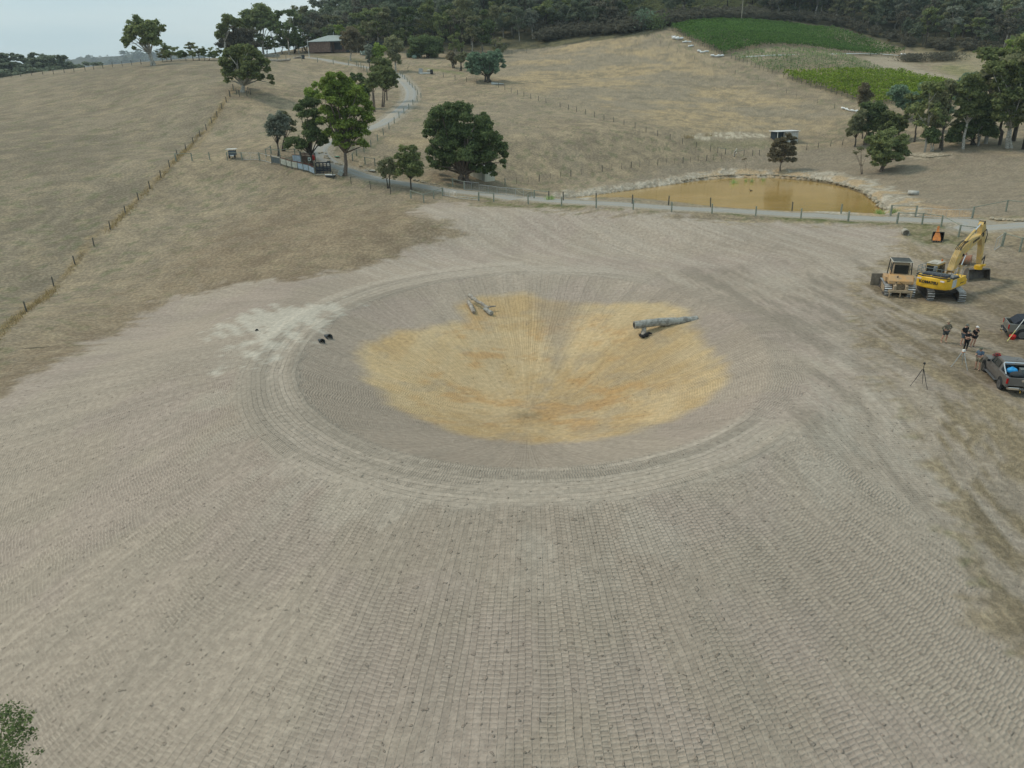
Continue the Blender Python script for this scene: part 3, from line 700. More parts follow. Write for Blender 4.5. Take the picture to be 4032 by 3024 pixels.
LM = dict(
 gum=leafmat('gum_leaves', (0.145, 0.180, 0.080), (0.300, 0.335, 0.140)), dark=leafmat('dark_leaves', (0.090, 0.125, 0.060), (0.200, 0.255, 0.105)),
 bright=leafmat('bright_leaves', (0.15, 0.21, 0.05), (0.32, 0.41, 0.10)), olive=leafmat('olive_leaves', (0.170, 0.181, 0.101), (0.316, 0.316, 0.178)),
 blue=leafmat('blue_grey_leaves', (0.136, 0.203, 0.136), (0.274, 0.378, 0.252)), grey=leafmat('grey_leaves', (0.170, 0.193, 0.146), (0.326, 0.346, 0.274)),
 brown=leafmat('brown_leaves', (0.160, 0.140, 0.090), (0.294, 0.252, 0.158)), scrub=leafmat('scrub_leaves', (0.125, 0.120, 0.090), (0.210, 0.200, 0.148)),
 far=leafmat('forest_leaves', (0.125, 0.154, 0.101), (0.220, 0.252, 0.168)), low=leafmat('low_scrub_leaves', (0.193, 0.216, 0.101), (0.316, 0.326, 0.168)),
 vine=leafmat('vine_leaves', (0.068, 0.140, 0.036), (0.158, 0.274, 0.074)), vineb=leafmat('bright_vine_leaves', (0.138, 0.213, 0.027), (0.300, 0.388, 0.062)), vined=leafmat('young_vine_leaves', (0.181, 0.250, 0.112), (0.316, 0.378, 0.188)),
 straw=leafmat('dry_grass', (0.275, 0.213, 0.112), (0.525, 0.413, 0.225)), reed=leafmat('reed', (0.226, 0.341, 0.112), (0.462, 0.568, 0.252)))
BARK = dict(pale=mat('pale_bark', (.50, .47, .41), .9, 0, .5, 4, bmp=.4), dark=mat('dark_bark', (.10, .085, .07), .95, 0, .4, 6, bmp=.6), brown=mat('brown_bark', (.19, .15, .12), .95, 0, .4, 5, bmp=.5))
def cards(C, size, outward=None, flat=.0, r=None):
    """N x 3 centres -> leaf sized quads"""
    r = r or rng; n = len(C)
    nrm = r.normal(size=(n, 3))
    if outward is not None: nrm += outward * 1.7
    nrm[:, 2] += .6
    nrm /= np.linalg.norm(nrm, axis=1)[:, None] + 1e-9
    a = np.cross(nrm, r.normal(size=(n, 3))); a /= np.linalg.norm(a, axis=1)[:, None] + 1e-9
    b_ = np.cross(nrm, a); sz = size * r.uniform(.6, 1.35, n)[:, None] * .5
    k = r.uniform(.45, .8, n)[:, None]
    V = np.stack([C - a * sz, C - b_ * sz * k, C + a * sz, C + b_ * sz * k], 1)
    return V.reshape(-1, 3)
def quad_mesh(name, V, m):
    me = bpy.data.meshes.new(name); n = len(V) // 4
    me.vertices.add(len(V)); me.vertices.foreach_set('co', V.astype(np.float32).ravel())
    me.loops.add(len(V)); me.loops.foreach_set('vertex_index', np.arange(len(V), dtype=np.int32))
    me.polygons.add(n); me.polygons.foreach_set('loop_start', np.arange(0, len(V), 4, dtype=np.int32)); me.update(calc_edges=True)
    me.materials.append(m); return me
def crown_pts(cl, per_m2, r=None, sub=9, tuft=(.34, .58)):
    """clumps (c, R) -> leaf centres and outward directions; each clump is a bunch of smaller tufts"""
    r = r or rng; out = []; od = []
    for c, R in cl:
        c = np.array(c); d = r.normal(size=(sub, 3)); d /= np.linalg.norm(d, axis=1)[:, None]; d[:, 2] *= .8
        sc_ = c + d * R * r.uniform(.2, .68 + (.34 - tuft[0]), sub)[:, None]; sr = R * r.uniform(tuft[0], tuft[1], sub)
        for q, s in zip(sc_, sr):
            n = max(4, int(per_m2 * 12.57 * s * s * r.uniform(.55, 1.2)))
            e = r.normal(size=(n, 3)); e /= np.linalg.norm(e, axis=1)[:, None]
            e[:, 2] = np.where(e[:, 2] < -.2, e[:, 2] * r.uniform(-1, 1, n), e[:, 2])
            rad_ = (r.uniform(.45, 1.05, n) + r.exponential(.15, n))[:, None]
            out.append(q + e * s * rad_ * np.array([1.1, 1.1, .8])); od.append(e)
    return np.vstack(out), np.vstack(od)
def limbs(mb, base, targets, r0, r=None, fork=.35, lean=0.15):
    r = r or rng; base = Vector(base)
    if not targets: return
    cen = sum((Vector(t) for t in targets), Vector()) / len(targets)
    f = base.lerp(cen, fork); f.z = base.z + (cen.z - base.z) * fork
    f.x = base.x + (cen.x - base.x) * .3; f.y = base.y + (cen.y - base.y) * .3
    mb.tube([base + Vector((0, 0, -.3)), base + Vector((0, 0, .15)), base.lerp(f, .5) + Vector(r.normal(size=3) * r0 * .4), f], [r0 * 1.5, r0 * 1.15, r0 * .9, r0 * .75], 8)
    for t in targets:
        t = Vector(t); mid = f.lerp(t, .5) + Vector((0, 0, .12 * (t - f).length)) + Vector(r.normal(size=3) * .06 * (t - f).length)
        mb.tube([f, mid, f.lerp(t, .95)], [r0 * .5, r0 * .3, r0 * .1], 6)
def picked_tree(name, label, base, clumps, ox, oy, k, leaf, bark='brown', den=26, size=.26, tr=.2, group=None, stems=1, depth=1.0, fork=.4, sub=9, seed=0, hang=1.0):
    """a tree whose foliage masses were surveyed from the picture; each mass sits at its own distance around the stem"""
    r = np.random.default_rng(seed * 31 + len(clumps)); B = P(ox + base[0] * k, oy + base[1] * k); d0 = B.y
    cl = []; allx = [c[0] for c in clumps]; cxm = (max(allx) + min(allx)) / 2; hw = (max(allx) - min(allx)) / 2 + 1
    for X, Y, R in clumps:
        px, py = ox + X * k, oy + Y * k; Rm = R * k / F4 * d0 * 1.08
        w_ = (hw * k / F4 * d0); edge = 1 - min(1, abs(X - cxm) / hw) ** 2
        dd = d0 + r.uniform(-1, 1) * w_ * .75 * math.sqrt(max(edge, 0)) * depth
        q = at_y(px, py, dd); cl.append((q - np.array(B), Rm * dd / d0))
        if R * k / F4 * d0 > .5:
            d2 = d0 - (dd - d0) * .7 + r.uniform(-.1, .1) * w_; q = at_y(px + r.uniform(-.3, .3) * R * k, py + r.uniform(-.2, .3) * R * k, d2); cl.append((q - np.array(B), Rm * 1.05 * d2 / d0))
    T_ = thing(name, label, 'tree', B, 0, group)
    airy = leaf in ('gum', 'olive', 'grey', 'blue') or name == 'gum_tree'
    Cp, Od = crown_pts(cl, den * (1.5 if airy else 1.25), r, 12 if airy else sub, (.20, .42) if airy else (.30, .54))
    Cp[:, 2] = np.maximum(Cp[:, 2], .35)
    o = bpy.data.objects.new('crown', quad_mesh('crown', cards(Cp, size * 1.15, Od, r=r), LM[leaf])); link(o, T_)
    mb = MB(); tg = [c for c, R in cl][::2 if len(cl) > 8 else 1]
    if stems == 1: limbs(mb, (0, 0, 0), tg, tr, r, fork)
    else:
        for s_ in range(stems):
            a = s_ * 6.28 / stems; limbs(mb, (math.cos(a) * tr * 1.2 * stems * .5, math.sin(a) * tr * 1.2 * stems * .5, 0), tg[s_::stems], tr, r, fork)
    mb.build('trunk', BARK[bark], T_, smooth=True)
    return T_
C1_ = (0, 0, .4557); C2_ = (600, 150, .3316); C3_ = (1000, 250, .3165); C4_ = (1180, 100, .2260); C6_ = (1400, 350, .4069); C7_ = (2900, 400, .2712); C8_ = (3100, 250, .4213); C9_ = (1600, 200, .2260); C10_ = (1008, 0, .4557)
PT = [
 ('gum_tree', 'tall pale trunked gum tree standing alone against the sky on the left crest', (1325, 565), [(1200,190,45),(1140,230,50),(1250,230,55),(1310,210,50),(1120,290,50),(1200,270,55),(1290,280,60),(1350,280,45),(1400,240,30),(1090,345,35),(1085,380,25),(1300,340,50),(1340,360,45),(1270,350,50),(1160,415,18),(1130,325,35)], *C1_, 'gum', 'pale', dict(size=.55, den=9, tr=.32, stems=2)),
 ('gum_tree', 'wide spreading gum tree in the paddock with stakes around its foot', (1072, 640), [(1060,120,60),(980,130,60),(1140,140,60),(890,170,60),(1200,180,70),(1000,200,80),(1110,230,90),(860,260,60),(1280,240,70),(1330,290,60),(900,330,70),(1000,320,90),(1120,340,100),(1230,340,80),(860,420,60),(950,430,70),(1080,440,80),(1200,430,70),(1290,450,50),(1370,370,45),(1400,470,40),(1420,530,28),(880,500,35),(820,300,40)], *C2_, 'gum', 'pale', dict(size=.42, den=12, tr=.45, fork=.25)),
 ('small_tree', 'small round grey green tree behind the cattle yard fence', (305, 1155), [(240,690,70),(320,670,70),(380,700,60),(200,760,60),(280,770,80),(350,780,70),(200,840,55),(270,860,60),(330,870,50),(300,930,30)], *C3_, 'grey', 'dark', dict(size=.26, den=26, tr=.16)),
 ('small_tree', 'thin olive tree with a rusty top between the grey tree and the dark tree', (370, 1090), [(370,620,55),(430,680,50),(470,740,50),(420,800,50),(480,830,45),(390,740,40)], *C3_, 'olive', 'dark', dict(size=.26, den=16, tr=.14, stems=2)),
 ('yard_tree', 'dark spreading tree growing inside the cattle yard', (720, 1262), [(560,560,60),(640,480,70),(760,480,70),(620,640,80),(740,620,80),(820,720,70),(700,760,80),(780,840,80),(660,860,60),(720,920,70),(850,950,60),(880,880,60),(600,980,70),(520,960,70),(450,960,60),(420,1010,50),(560,1040,50),(640,1030,40),(820,1000,45),(910,985,35)], *C3_, 'dark', 'dark', dict(size=.28, den=28, tr=.24, fork=.3)),
 ('large_tree', 'large bright green tree beside the driveway next to the cattle crush', (1135, 1390), [(970,160,55),(1080,150,60),(880,220,60),(1000,240,80),(1140,220,70),(1200,280,70),(850,300,60),(940,340,80),(1060,340,90),(1180,360,80),(1290,330,70),(1330,400,70),(870,420,70),(980,460,90),(1100,480,90),(1230,470,90),(1380,480,70),(1430,560,60),(880,560,70),(1000,600,90),(1130,620,90),(1270,600,90),(1400,650,80),(860,700,55),(960,730,80),(1090,760,90),(1230,740,90),(1350,760,80),(1450,700,50),(920,850,60),(1050,890,80),(1180,900,80),(1300,880,70),(1390,850,50),(1020,990,55),(1130,1010,50),(1240,1000,45),(1340,980,55),(1390,1010,40)], *C3_, 'bright', 'brown', dict(size=.32, den=17, tr=.3, fork=.35)),
 ('yard_tree', 'yellow green tree half hidden behind the large bright green tree', (790, 1000), [(700,350,60),(760,260,40),(700,410,50),(780,380,60),(640,470,40)], *C3_, 'bright', 'dark', dict(size=.3, den=20, tr=.15, fork=.6)),
 ('roadside_tree', 'pair topped dark green tree behind the large bright tree', (1445, 560), [(1230,150,35),(1230,200,45),(1320,140,35),(1330,200,50),(1350,270,60),(1390,330,60),(1400,400,50)], *C3_, 'dark', 'dark', dict(size=.32, den=20, tr=.15)),
 ('roadside_tree', 'many stemmed slim tree on the grass inside the driveway bend', (1495, 600), [(1460,160,60),(1430,220,55),(1520,150,65),(1500,260,55),(1560,240,50),(1440,290,40)], *C3_, 'gum', 'brown', dict(size=.3, den=15, tr=.12, stems=3, fork=.6)),
 ('roadside_tree', 'tall leafy tree nearest the driveway bend', (1605, 540), [(1600,120,80),(1680,90,70),(1570,200,80),(1660,180,80),(1740,160,60),(1620,260,60),(1700,250,60),(1770,240,45),(1780,290,25),(1540,100,60)], *C3_, 'gum', 'brown', dict(size=.3, den=17, tr=.16, stems=2, fork=.55)),
 ('roadside_tree', 'green tree behind the driveway bend with its crown above the others', (1655, 460), [(1330,640,70),(1420,620,80),(1500,660,90),(1300,740,80),(1400,740,90),(1520,760,90),(1600,820,70)], 1180 - 0, 100, .2260, 'gum', 'brown', dict(size=.34, den=14, tr=.16, fork=.55, base_at=(1524, 395))),
 ('roadside_tree', 'narrow grey green tree at the top of the driveway', (1230, 790), [(1200,380,60),(1190,440,60),(1220,500,50),(1180,560,45),(1210,620,35)], *C4_, 'grey', 'dark', dict(size=.38, den=12, tr=.16)),
 ('roadside_tree', 'yellow topped bushy tree beside the upper driveway', (1300, 780), [(1360,380,65),(1330,450,75),(1420,430,65),(1300,520,65),(1380,520,75),(1280,600,60),(1360,610,60)], *C4_, 'bright', 'dark', dict(size=.38, den=14, tr=.18)),
 ('roadside_tree', 'large grey olive gum tree above the driveway near the pergola', (1670, 800), [(1620,240,80),(1560,330,90),(1700,300,90),(1760,370,60),(1620,420,90),(1720,420,70),(1590,520,70),(1660,560,80),(1740,640,50)], *C4_, 'olive', 'pale', dict(size=.42, den=11, tr=.25)),
 ('lawn_tree', 'round rusty olive tree in front of the long dark shed by the house', (888, 620), [(900,110,80),(820,150,70),(980,160,80),(760,220,60),(860,220,90),(960,250,90),(1060,230,80),(780,300,60),(880,320,80),(990,340,80),(1080,320,60),(1100,400,50),(830,380,50),(940,400,50)], *C4_, 'brown', 'pale', dict(size=.45, den=12, tr=.25)),
 ('roadside_tree', 'smaller of the two weeping trees on the near side of the driveway', (318, 960), [(320,700,50),(260,730,50),(370,740,50),(250,790,50),(320,790,60),(380,800,50),(370,860,30),(270,840,40)], *C6_, 'olive', 'dark', dict(size=.22, den=24, tr=.1, stems=2, fork=.5)),
 ('roadside_tree', 'larger green tree of the pair on the near side of the driveway', (538, 980), [(460,590,50),(540,590,55),(420,650,50),(500,660,70),(590,650,50),(440,730,60),(540,740,80),(610,720,50),(430,800,50),(520,820,60),(600,800,55),(640,790,30)], *C6_, 'gum', 'dark', dict(size=.24, den=26, tr=.13)),
 ('large_tree', 'huge dark green many limbed tree in front of the white shed', (1040, 905), [(820,210,55),(900,170,60),(1000,170,60),(1080,190,50),(760,260,60),(850,270,70),(950,260,80),(1050,250,70),(720,330,60),(800,350,60),(900,360,70),(1000,360,60),(690,410,40),(680,460,25),(750,410,50),(1180,300,50),(1250,280,55),(1280,330,50),(1220,360,60),(1290,370,40),(1100,380,60),(860,440,70),(960,430,80),(1060,430,80),(1160,440,80),(1260,440,70),(1330,450,60),(800,520,80),(900,540,90),(1020,540,100),(1140,550,90),(1250,560,90),(1360,500,60),(1420,540,50),(740,600,60),(830,640,80),(940,650,80),(1050,660,90),(1160,680,90),(1280,660,80),(1400,590,60),(1440,640,40),(1430,700,30),(720,690,40),(780,740,50),(860,740,50),(1100,770,55),(1200,770,60),(1310,760,55),(1340,820,35),(1440,750,25),(1260,790,40)], *C6_, 'dark', 'brown', dict(size=.30, den=20, tr=.42, stems=3, fork=.2)),
 ('dam_tree', 'round brown olive tree on the far bank of the brown dam', (632, 1010), [(760,500,40),(800,540,50),(700,560,60),(600,570,50),(840,600,40),(560,620,50),(640,640,70),(740,640,70),(820,680,50),(530,700,50),(600,740,60),(700,740,70),(800,760,60),(500,790,50),(560,840,50),(640,830,45),(740,840,45),(830,840,40),(480,850,30)], *C7_, 'brown', 'brown', dict(size=.26, den=26, tr=.14)),
 ('bank_tree', 'full green tree standing on the bare bank right of the dam', (885, 1010), [(870,690,70),(950,640,60),(780,720,50),(840,770,70),(930,760,80),(1030,740,70),(1080,700,50),(800,820,60),(890,850,70),(990,840,70),(1080,820,50),(1120,850,30),(830,900,50),(920,910,50),(1050,890,40)], *C8_, 'gum', 'brown', dict(size=.3, den=20, tr=.24, stems=2, fork=.3)),
 ('bank_tree', 'green tree directly behind the full tree right of the dam', (1060, 720), [(960,480,60),(900,530,70),(1000,520,70),(1080,540,50),(850,590,60),(950,590,70),(1040,600,60),(1100,590,30)], *C8_, 'gum', 'brown', dict(size=.34, den=16, tr=.2)),
 ('bank_tree', 'leaning tree at the left end of the right hand grove', (632, 775), [(620,560,50),(680,520,60),(590,620,40),(650,620,50),(700,470,50),(730,590,50),(570,660,25),(660,560,50)], *C8_, 'olive', 'dark', dict(size=.32, den=16, tr=.17)),
 ('bank_tree', 'dark many branched tree second from the left in the right hand grove', (725, 760), [(740,470,60),(800,450,60),(860,440,60),(790,530,60),(760,600,50),(740,400,50),(830,400,60),(780,660,30)], *C8_, 'dark', 'brown', dict(size=.34, den=16, tr=.17, stems=2)),
 ('bank_tree', 'slim pointed tree rising in front of the bright vineyard block', (700, 700), [(730,200,30),(720,250,45),(740,300,50),(700,320,40),(720,370,50)], *C8_, 'brown', 'brown', dict(size=.34, den=20, tr=.15, depth=.4)),
 ('sapling', 'thin almost bare sapling on the pale bank beside the dam', (695, 1035), [(680,800,36),(640,835,26),(740,870,22)], *C8_, 'olive', 'brown', dict(size=.22, den=5, tr=.08, stems=2, fork=.35)),
 ('sapling', 'small dead looking sapling held by stakes above the pale rocks', (137, 1000), [(140,830,34),(100,840,22)], *C7_, 'brown', 'brown', dict(size=.16, den=4, tr=.04)),
 ('bank_tree', 'small dense dark bush tree between two pale trunks in the grove', (1350, 820), [(1340,620,40),(1320,660,50),(1390,660,50),(1350,710,50),(1400,720,30)], *C8_, 'dark', 'pale', dict(size=.3, den=26, tr=.13, stems=2)),
 ('grove_tree', 'tall thin gum with a dark burnt foot in the right hand grove', (1445, 810), [(1400,320,55),(1370,380,55),(1450,420,50),(1510,200,50),(1500,270,55),(1480,350,50),(1360,460,40)], *C8_, 'olive', 'dark', dict(size=.36, den=11, tr=.2, fork=.6)),
 ('grove_tree', 'tall straight gum with a long pale trunk in the right hand grove', (1640, 800), [(1720,130,60),(1660,180,60),(1760,180,70),(1640,250,60),(1720,280,80),(1800,260,70),(1640,350,60),(1720,380,80),(1800,360,70),(1700,460,60),(1640,460,50),(1780,460,60)], *C8_, 'gum', 'pale', dict(size=.38, den=11, tr=.26, fork=.5)),
 ('grove_tree', 'tallest gum with two white trunks at the right edge', (2070, 790), [(1900,20,60),(1980,60,80),(2080,40,80),(2180,60,80),(2050,140,80),(2150,180,80),(1980,200,60),(2020,300,80),(2120,300,90),(2200,280,70),(1960,380,70),(2060,400,80),(2160,420,80),(2200,500,70),(2040,500,70),(1960,480,60),(2100,560,60),(2240,380,70),(2260,140,80)], *C8_, 'gum', 'pale', dict(size=.4, den=10, tr=.3, fork=.35, stems=2)),
 ('grove_tree', 'low dark bushy tree between the tall gums of the right hand grove', (1735, 760), [(1850,420,70),(1880,500,80),(1860,600,80),(1800,560,70),(1900,640,60),(1750,560,60),(1640,600,60),(1560,640,60),(1520,700,50),(1600,700,50),(1700,640,60)], *C8_, 'dark', 'dark', dict(size=.36, den=16, tr=.2, stems=3, fork=.25)),
 ('grove_tree', 'blue green tree in front of the middle of the bright vineyard block', (1125, 520), [(1010,260,50),(1070,250,60),(1120,300,60),(1040,320,60),(1180,310,60),(1260,220,40),(1230,340,50),(1130,380,50),(1090,400,50)], *C8_, 'blue', 'dark', dict(size=.38, den=14, tr=.2)),
 ('grove_tree', 'small olive tree behind the dark bush tree in the grove', (1340, 650), [(1370,500,60),(1310,540,40),(1400,560,50)], *C8_, 'olive', 'dark', dict(size=.34, den=14, tr=.14)),
 ('hill_tree', 'broad blue green clump tree at the head of the middle paddock fence', (1420, 545), [(1200,80,70),(1340,90,70),(1480,60,70),(1590,40,80),(1120,150,80),(1230,170,90),(1350,180,90),(1470,170,90),(1600,130,80),(1680,180,40),(1100,250,70),(1200,280,90),(1320,290,90),(1450,280,90),(1570,240,70),(1690,260,40),(1130,340,60),(1240,370,70),(1400,370,60),(1560,330,60),(1550,380,30)], *C9_, 'blue', 'dark', dict(size=.4, den=14, tr=.28, stems=4, fork=.3)),
 ('hill_tree', 'olive tree with thin dark stems left of the blue green clump', (945, 350), [(940,90,60),(950,170,60),(1010,60,60),(900,130,50),(1000,140,50)], *C9_, 'olive', 'dark', dict(size=.4, den=12, tr=.15, stems=3, fork=.5)),
 ('hill_tree', 'flat topped olive tree beside the fence left of the blue green clump', (820, 300), [(800,60,60),(760,120,60),(850,120,60),(830,190,50),(720,110,40)], *C9_, 'brown', 'dark', dict(size=.4, den=12, tr=.15, stems=3, fork=.5)),
 ('hill_tree', 'dense dark rounded bush tree beside the pergola', (1480, 500), [(1400,370,60),(1450,350,60),(1520,370,60),(1570,370,50),(1370,430,45),(1440,430,55),(1520,440,55),(1580,430,40)], *C10_, 'dark', 'dark', dict(size=.5, den=14, tr=.2, stems=3, fork=.3)),
 ('gum_tree', 'tall gum with forked white trunk left of the house', (65, 462), [(30,90,60),(90,110,50),(10,150,70),(80,180,60),(150,170,50),(-50,130,60),(-60,200,60),(170,240,50),(-100,240,50),(40,230,60)], *C10_, 'gum', 'pale', dict(size=.55, den=8, tr=.38, fork=.3)),
 ('gum_tree', 'bare looking brown grey tree behind the spreading paddock tree', (1990, 480), [(1960,320,60),(2040,290,70),(2120,300,70),(1930,380,50),(2020,370,70),(2100,370,70)], *C1_, 'scrub', 'brown', dict(size=.5, den=10, tr=.3)),
 ('gum_tree', 'high ragged gum at the left end of the trees beside the house', (1940, 480), [(1960,170,50),(1920,240,45),(1900,290,40),(2010,190,40),(2060,200,40)], *C1_, 'gum', 'pale', dict(size=.55, den=9, tr=.3, fork=.5)),
]
for i, (nm, lb, bs, cl, ox, oy, k, lf, bk, kw) in enumerate(PT):
    kw = dict(kw)
    if 'base_at' in kw:
        bx_, by_ = kw.pop('base_at'); bs = ((bx_ - ox) / k, (by_ - oy) / k)
    if i % 9 == 0: pass
    picked_tree(nm, lb, bs, cl, ox, oy, k, lf, bk, seed=i, **kw)

# unit tree stock for the rows and woods
def stock(kind, seed):
    r = np.random.default_rng(seed); cl = []
    if kind == 'tall':
        for k in range(15):
            t = r.uniform(.35, .95); a = r.uniform(0, 6.28); q = .30 * math.sqrt(max(.05, 1 - ((t - .62) / .42) ** 2)) * r.uniform(.3, 1)
            cl.append((np.array([math.cos(a) * q, math.sin(a) * q, t]), r.uniform(.085, .14)))
    elif kind == 'round':
        for k in range(15):
            t = r.uniform(.25, .9); a = r.uniform(0, 6.28); q = .40 * math.sqrt(max(.05, 1 - ((t - .5) / .5) ** 2)) * r.uniform(.3, 1)
            cl.append((np.array([math.cos(a) * q, math.sin(a) * q, t]), r.uniform(.11, .17)))
    else:
        for k in range(11):
            t = r.uniform(.2, .9); a = r.uniform(0, 6.28); q = .20 * (1.1 - t) * r.uniform(.3, 1) + .03
            cl.append((np.array([math.cos(a) * q, math.sin(a) * q, t]), r.uniform(.09, .13)))
    Cp, Od = crown_pts(cl, 1400 if kind != 'slim' else 1600, r, 9, (.24, .46))
    mb = MB(); limbs(mb, (0, 0, 0), [c for c, R in cl][:7], .016, r, .45)
    o = mb.build('trunk', BARK['pale' if seed % 2 else 'dark'], None, smooth=True); tm = o.data; bpy.data.objects.remove(o)
    return Cp, Od, tm
STK = {}
for i, kd in enumerate(['tall', 'tall', 'tall', 'round', 'round', 'slim', 'tall', 'round']):
    Cp, Od, tm = stock(kd, 100 + i); STK[i] = (cards(Cp, .044, Od), tm)
_cm = {}
def stock_tree(i, leaf, loc, h, wd=1.0, name='tree', label='', group=None, rz=None):
    if (i, leaf) not in _cm: _cm[i, leaf] = quad_mesh('crown', STK[i][0], LM[leaf])
    T_ = thing(name, label, 'tree', loc, random.uniform(0, 6.28) if rz is None else rz, group)
    s = (h * wd, h * wd, h)
    o = link(bpy.data.objects.new('crown', _cm[i, leaf]), T_); o.scale = s
    o = link(bpy.data.objects.new('trunk', STK[i][1]), T_); o.scale = s
    return T_
# trees of the skyline, surveyed one by one: foot x, foot y, top y, stock, leaf, width, label
ROWT = [
 (656,241,152,5,'gum',1.2,'dark narrow tree touching the lone skyline gum'),(706,240,178,3,'gum',1.1,'first round tree right of the skyline gum'),(761,239,171,0,'olive',1.3,'second skyline tree left of the spreading paddock tree'),
 (675,241,176,3,'gum',1.5,'low leafy tree just right of the skyline gum'),(733,240,186,7,'dark',1.6,'low dark tree second in the skyline row'),(785,239,184,4,'gum',1.6,'low wide tree third in the skyline row'),(825,238,196,7,'dark',1.7,'low wide tree near the end of the skyline row'),(865,236,190,4,'gum',1.6,'bushy tree joining the brown grey tree'),(640,243,190,7,'olive',1.3,'small tree under the right side of the skyline gum'),
 (807,238,171,5,'gum',1.0,'thin small topped skyline tree'),(843,236,180,3,'gum',1.0,'last low skyline tree before the brown grey tree'),
 (1140,217,46,1,'dark',1.0,'tall dark tree just left of the flagpole'),(1178,212,110,3,'dark',1.0,'low dark tree behind the flagpole'),(1240,205,76,3,'scrub',1.2,'wide grey tree right behind the house roof'),(1300,202,100,3,'dark',1.0,'dark tree behind the right half of the house'),
 (1345,202,104,0,'bright',.9,'light green tree behind the house end'),(1382,205,78,5,'dark',1.3,'pointed dark tree above the long shed'),(1410,208,85,5,'gum',1.3,'second pointed tree above the long shed'),(1455,210,92,0,'olive',1.0,'olive tree beyond the right end of the shed'),
 (1490,200,38,1,'gum',1.1,'domed open crowned gum behind the shed trees'),(1540,200,36,2,'olive',1.1,'second domed gum behind the shed trees'),(1575,205,92,5,'gum',1.3,'slim green tree with white trunk above the driveway top'),(1620,200,40,0,'dark',1.2,'dark gum above the pergola'),
 (1660,200,80,6,'olive',1.0,'grey tree behind the pergola bush'),(1710,200,3,2,'gum',.9,'tall gum that breaks the skyline above the pergola'),(1745,210,60,0,'gum',.9,'bright edged gum right of the pergola bush'),(1775,200,26,6,'dark',1.0,'dark gum right of the tall skyline gum'),
 (1820,205,8,0,'olive',1.0,'gum at the right end of the open sky'),(1790,225,120,3,'gum',.9,'small round tree before the wood edge'),(1860,215,70,1,'olive',1.0,'gum with white limbs behind the blue green clump'),(1900,210,40,7,'dark',1.0,'dark round gum behind the blue green clump'),
 (1950,200,30,2,'olive',1.0,'gum above the top of the blue green clump'),(1960,225,140,3,'olive',1.0,'low olive tree at the clump right side'),(1085,215,90,6,'dark',1.0,'dark tree behind the forked white trunk'),(1052,212,135,7,'dark',1.5,'low dense tree at the foot of the forked white trunk'),(1110,212,125,3,'dark',1.5,'low dense tree between forked trunk and flagpole'),(1160,210,120,4,'dark',1.6,'low dense tree directly left of the flagpole'),(1205,207,118,7,'dark',1.5,'low dense tree filling the gap left of the house'),(985,220,140,4,'scrub',1.5,'low brown bush tree behind the spreading paddock tree'),(1430,200,60,1,'gum',1.1,'tall gum rising behind the long shed'),(1350,196,85,7,'olive',1.3,'olive tree behind the house roof end'),(1010,215,110,7,'dark',1.0,'dense tree left of the forked white trunk'),
 (3960,300,165,0,'bright',1.0,'yellow green gum high in the right grove'),(4010,290,140,1,'olive',1.0,'tall gum leaving the frame at the right edge'),(3890,360,250,6,'gum',1.2,'gum behind the tall straight gum in the grove'),
 (3640,600,335,1,'gum',.9,'slender tree behind the small dense bush in the grove'),(3700,585,345,6,'olive',.9,'grey tree between two trunks in the middle of the grove'),(3880,566,205,1,'gum',1.0,'tall green gum filling the gap in the right grove'),
 (3935,572,225,2,'olive',1.0,'olive gum behind the white trunks at the right edge'),(3990,555,160,0,'gum',1.1,'tallest gum of the right grove near the frame edge'),(4030,588,200,6,'olive',1.1,'olive gum cut off by the right edge of the frame'),(3765,560,300,1,'blue',1.0,'blue green gum behind the straight pale trunk'),(3600,560,350,2,'gum',.9,'gum in front of the right end of the bright vineyard'),(3850,575,330,7,'dark',1.0,'dark round tree low in the right grove'),
]
for X, Y, top, i, lf, wd, lb in ROWT:
    if not lb: continue
    B = P(X, Y); d = B.y; v = ray(X, top); h = CAMZ + v[2] * d / v[1] - B.z
    stock_tree(i, lf, B, h * 1.05, wd, 'tree', lb, 'trees along the skyline')
# hillside wood
WOODR = np.array([tuple(P(a_, b_)[:2]) for a_, b_ in [(1640, 200), (2050, 190), (2200, 160), (2460, 140), (2547, 120), (2700, 100), (2900, 88), (3060, 84), (3300, 110), (3480, 160), (3560, 185), (3800, 205), (4032, 215)]])
def edge_y(x):
    o = np.argsort(WOODR[:, 0]); return float(np.interp(x, WOODR[o, 0], WOODR[o, 1]))
cand = []
r_ = np.random.default_rng(5)
for yy in np.arange(232, 520, 6.2):
    for xx in np.arange(-75, 330, 6.6):
        x_, y_ = xx + r_.uniform(-3, 3), yy + r_.uniform(-3, 3)
        if abs(x_) > y_ * .78 + 14: continue
        e = edge_y(x_)
        if y_ < e + 9: continue
        # open hillside with low scrub only
        op = 48 < x_ < 108 and e - 5 < y_ < e + 75
        if op and r_.random() < .93: continue
        cand.append((x_, y_))
cand.sort(key=lambda q: q[1] - edge_y(q[0]) * .75)
EDGE_LAB = ['gum', 'tree']
LFW = ['far', 'far', 'olive', 'gum', 'far', 'scrub', 'grey', 'far']
LFN = dict(far='grey green', olive='olive', gum='green', scrub='brown grey', grey='pale grey', dark='dark')
big = []
NI = 235
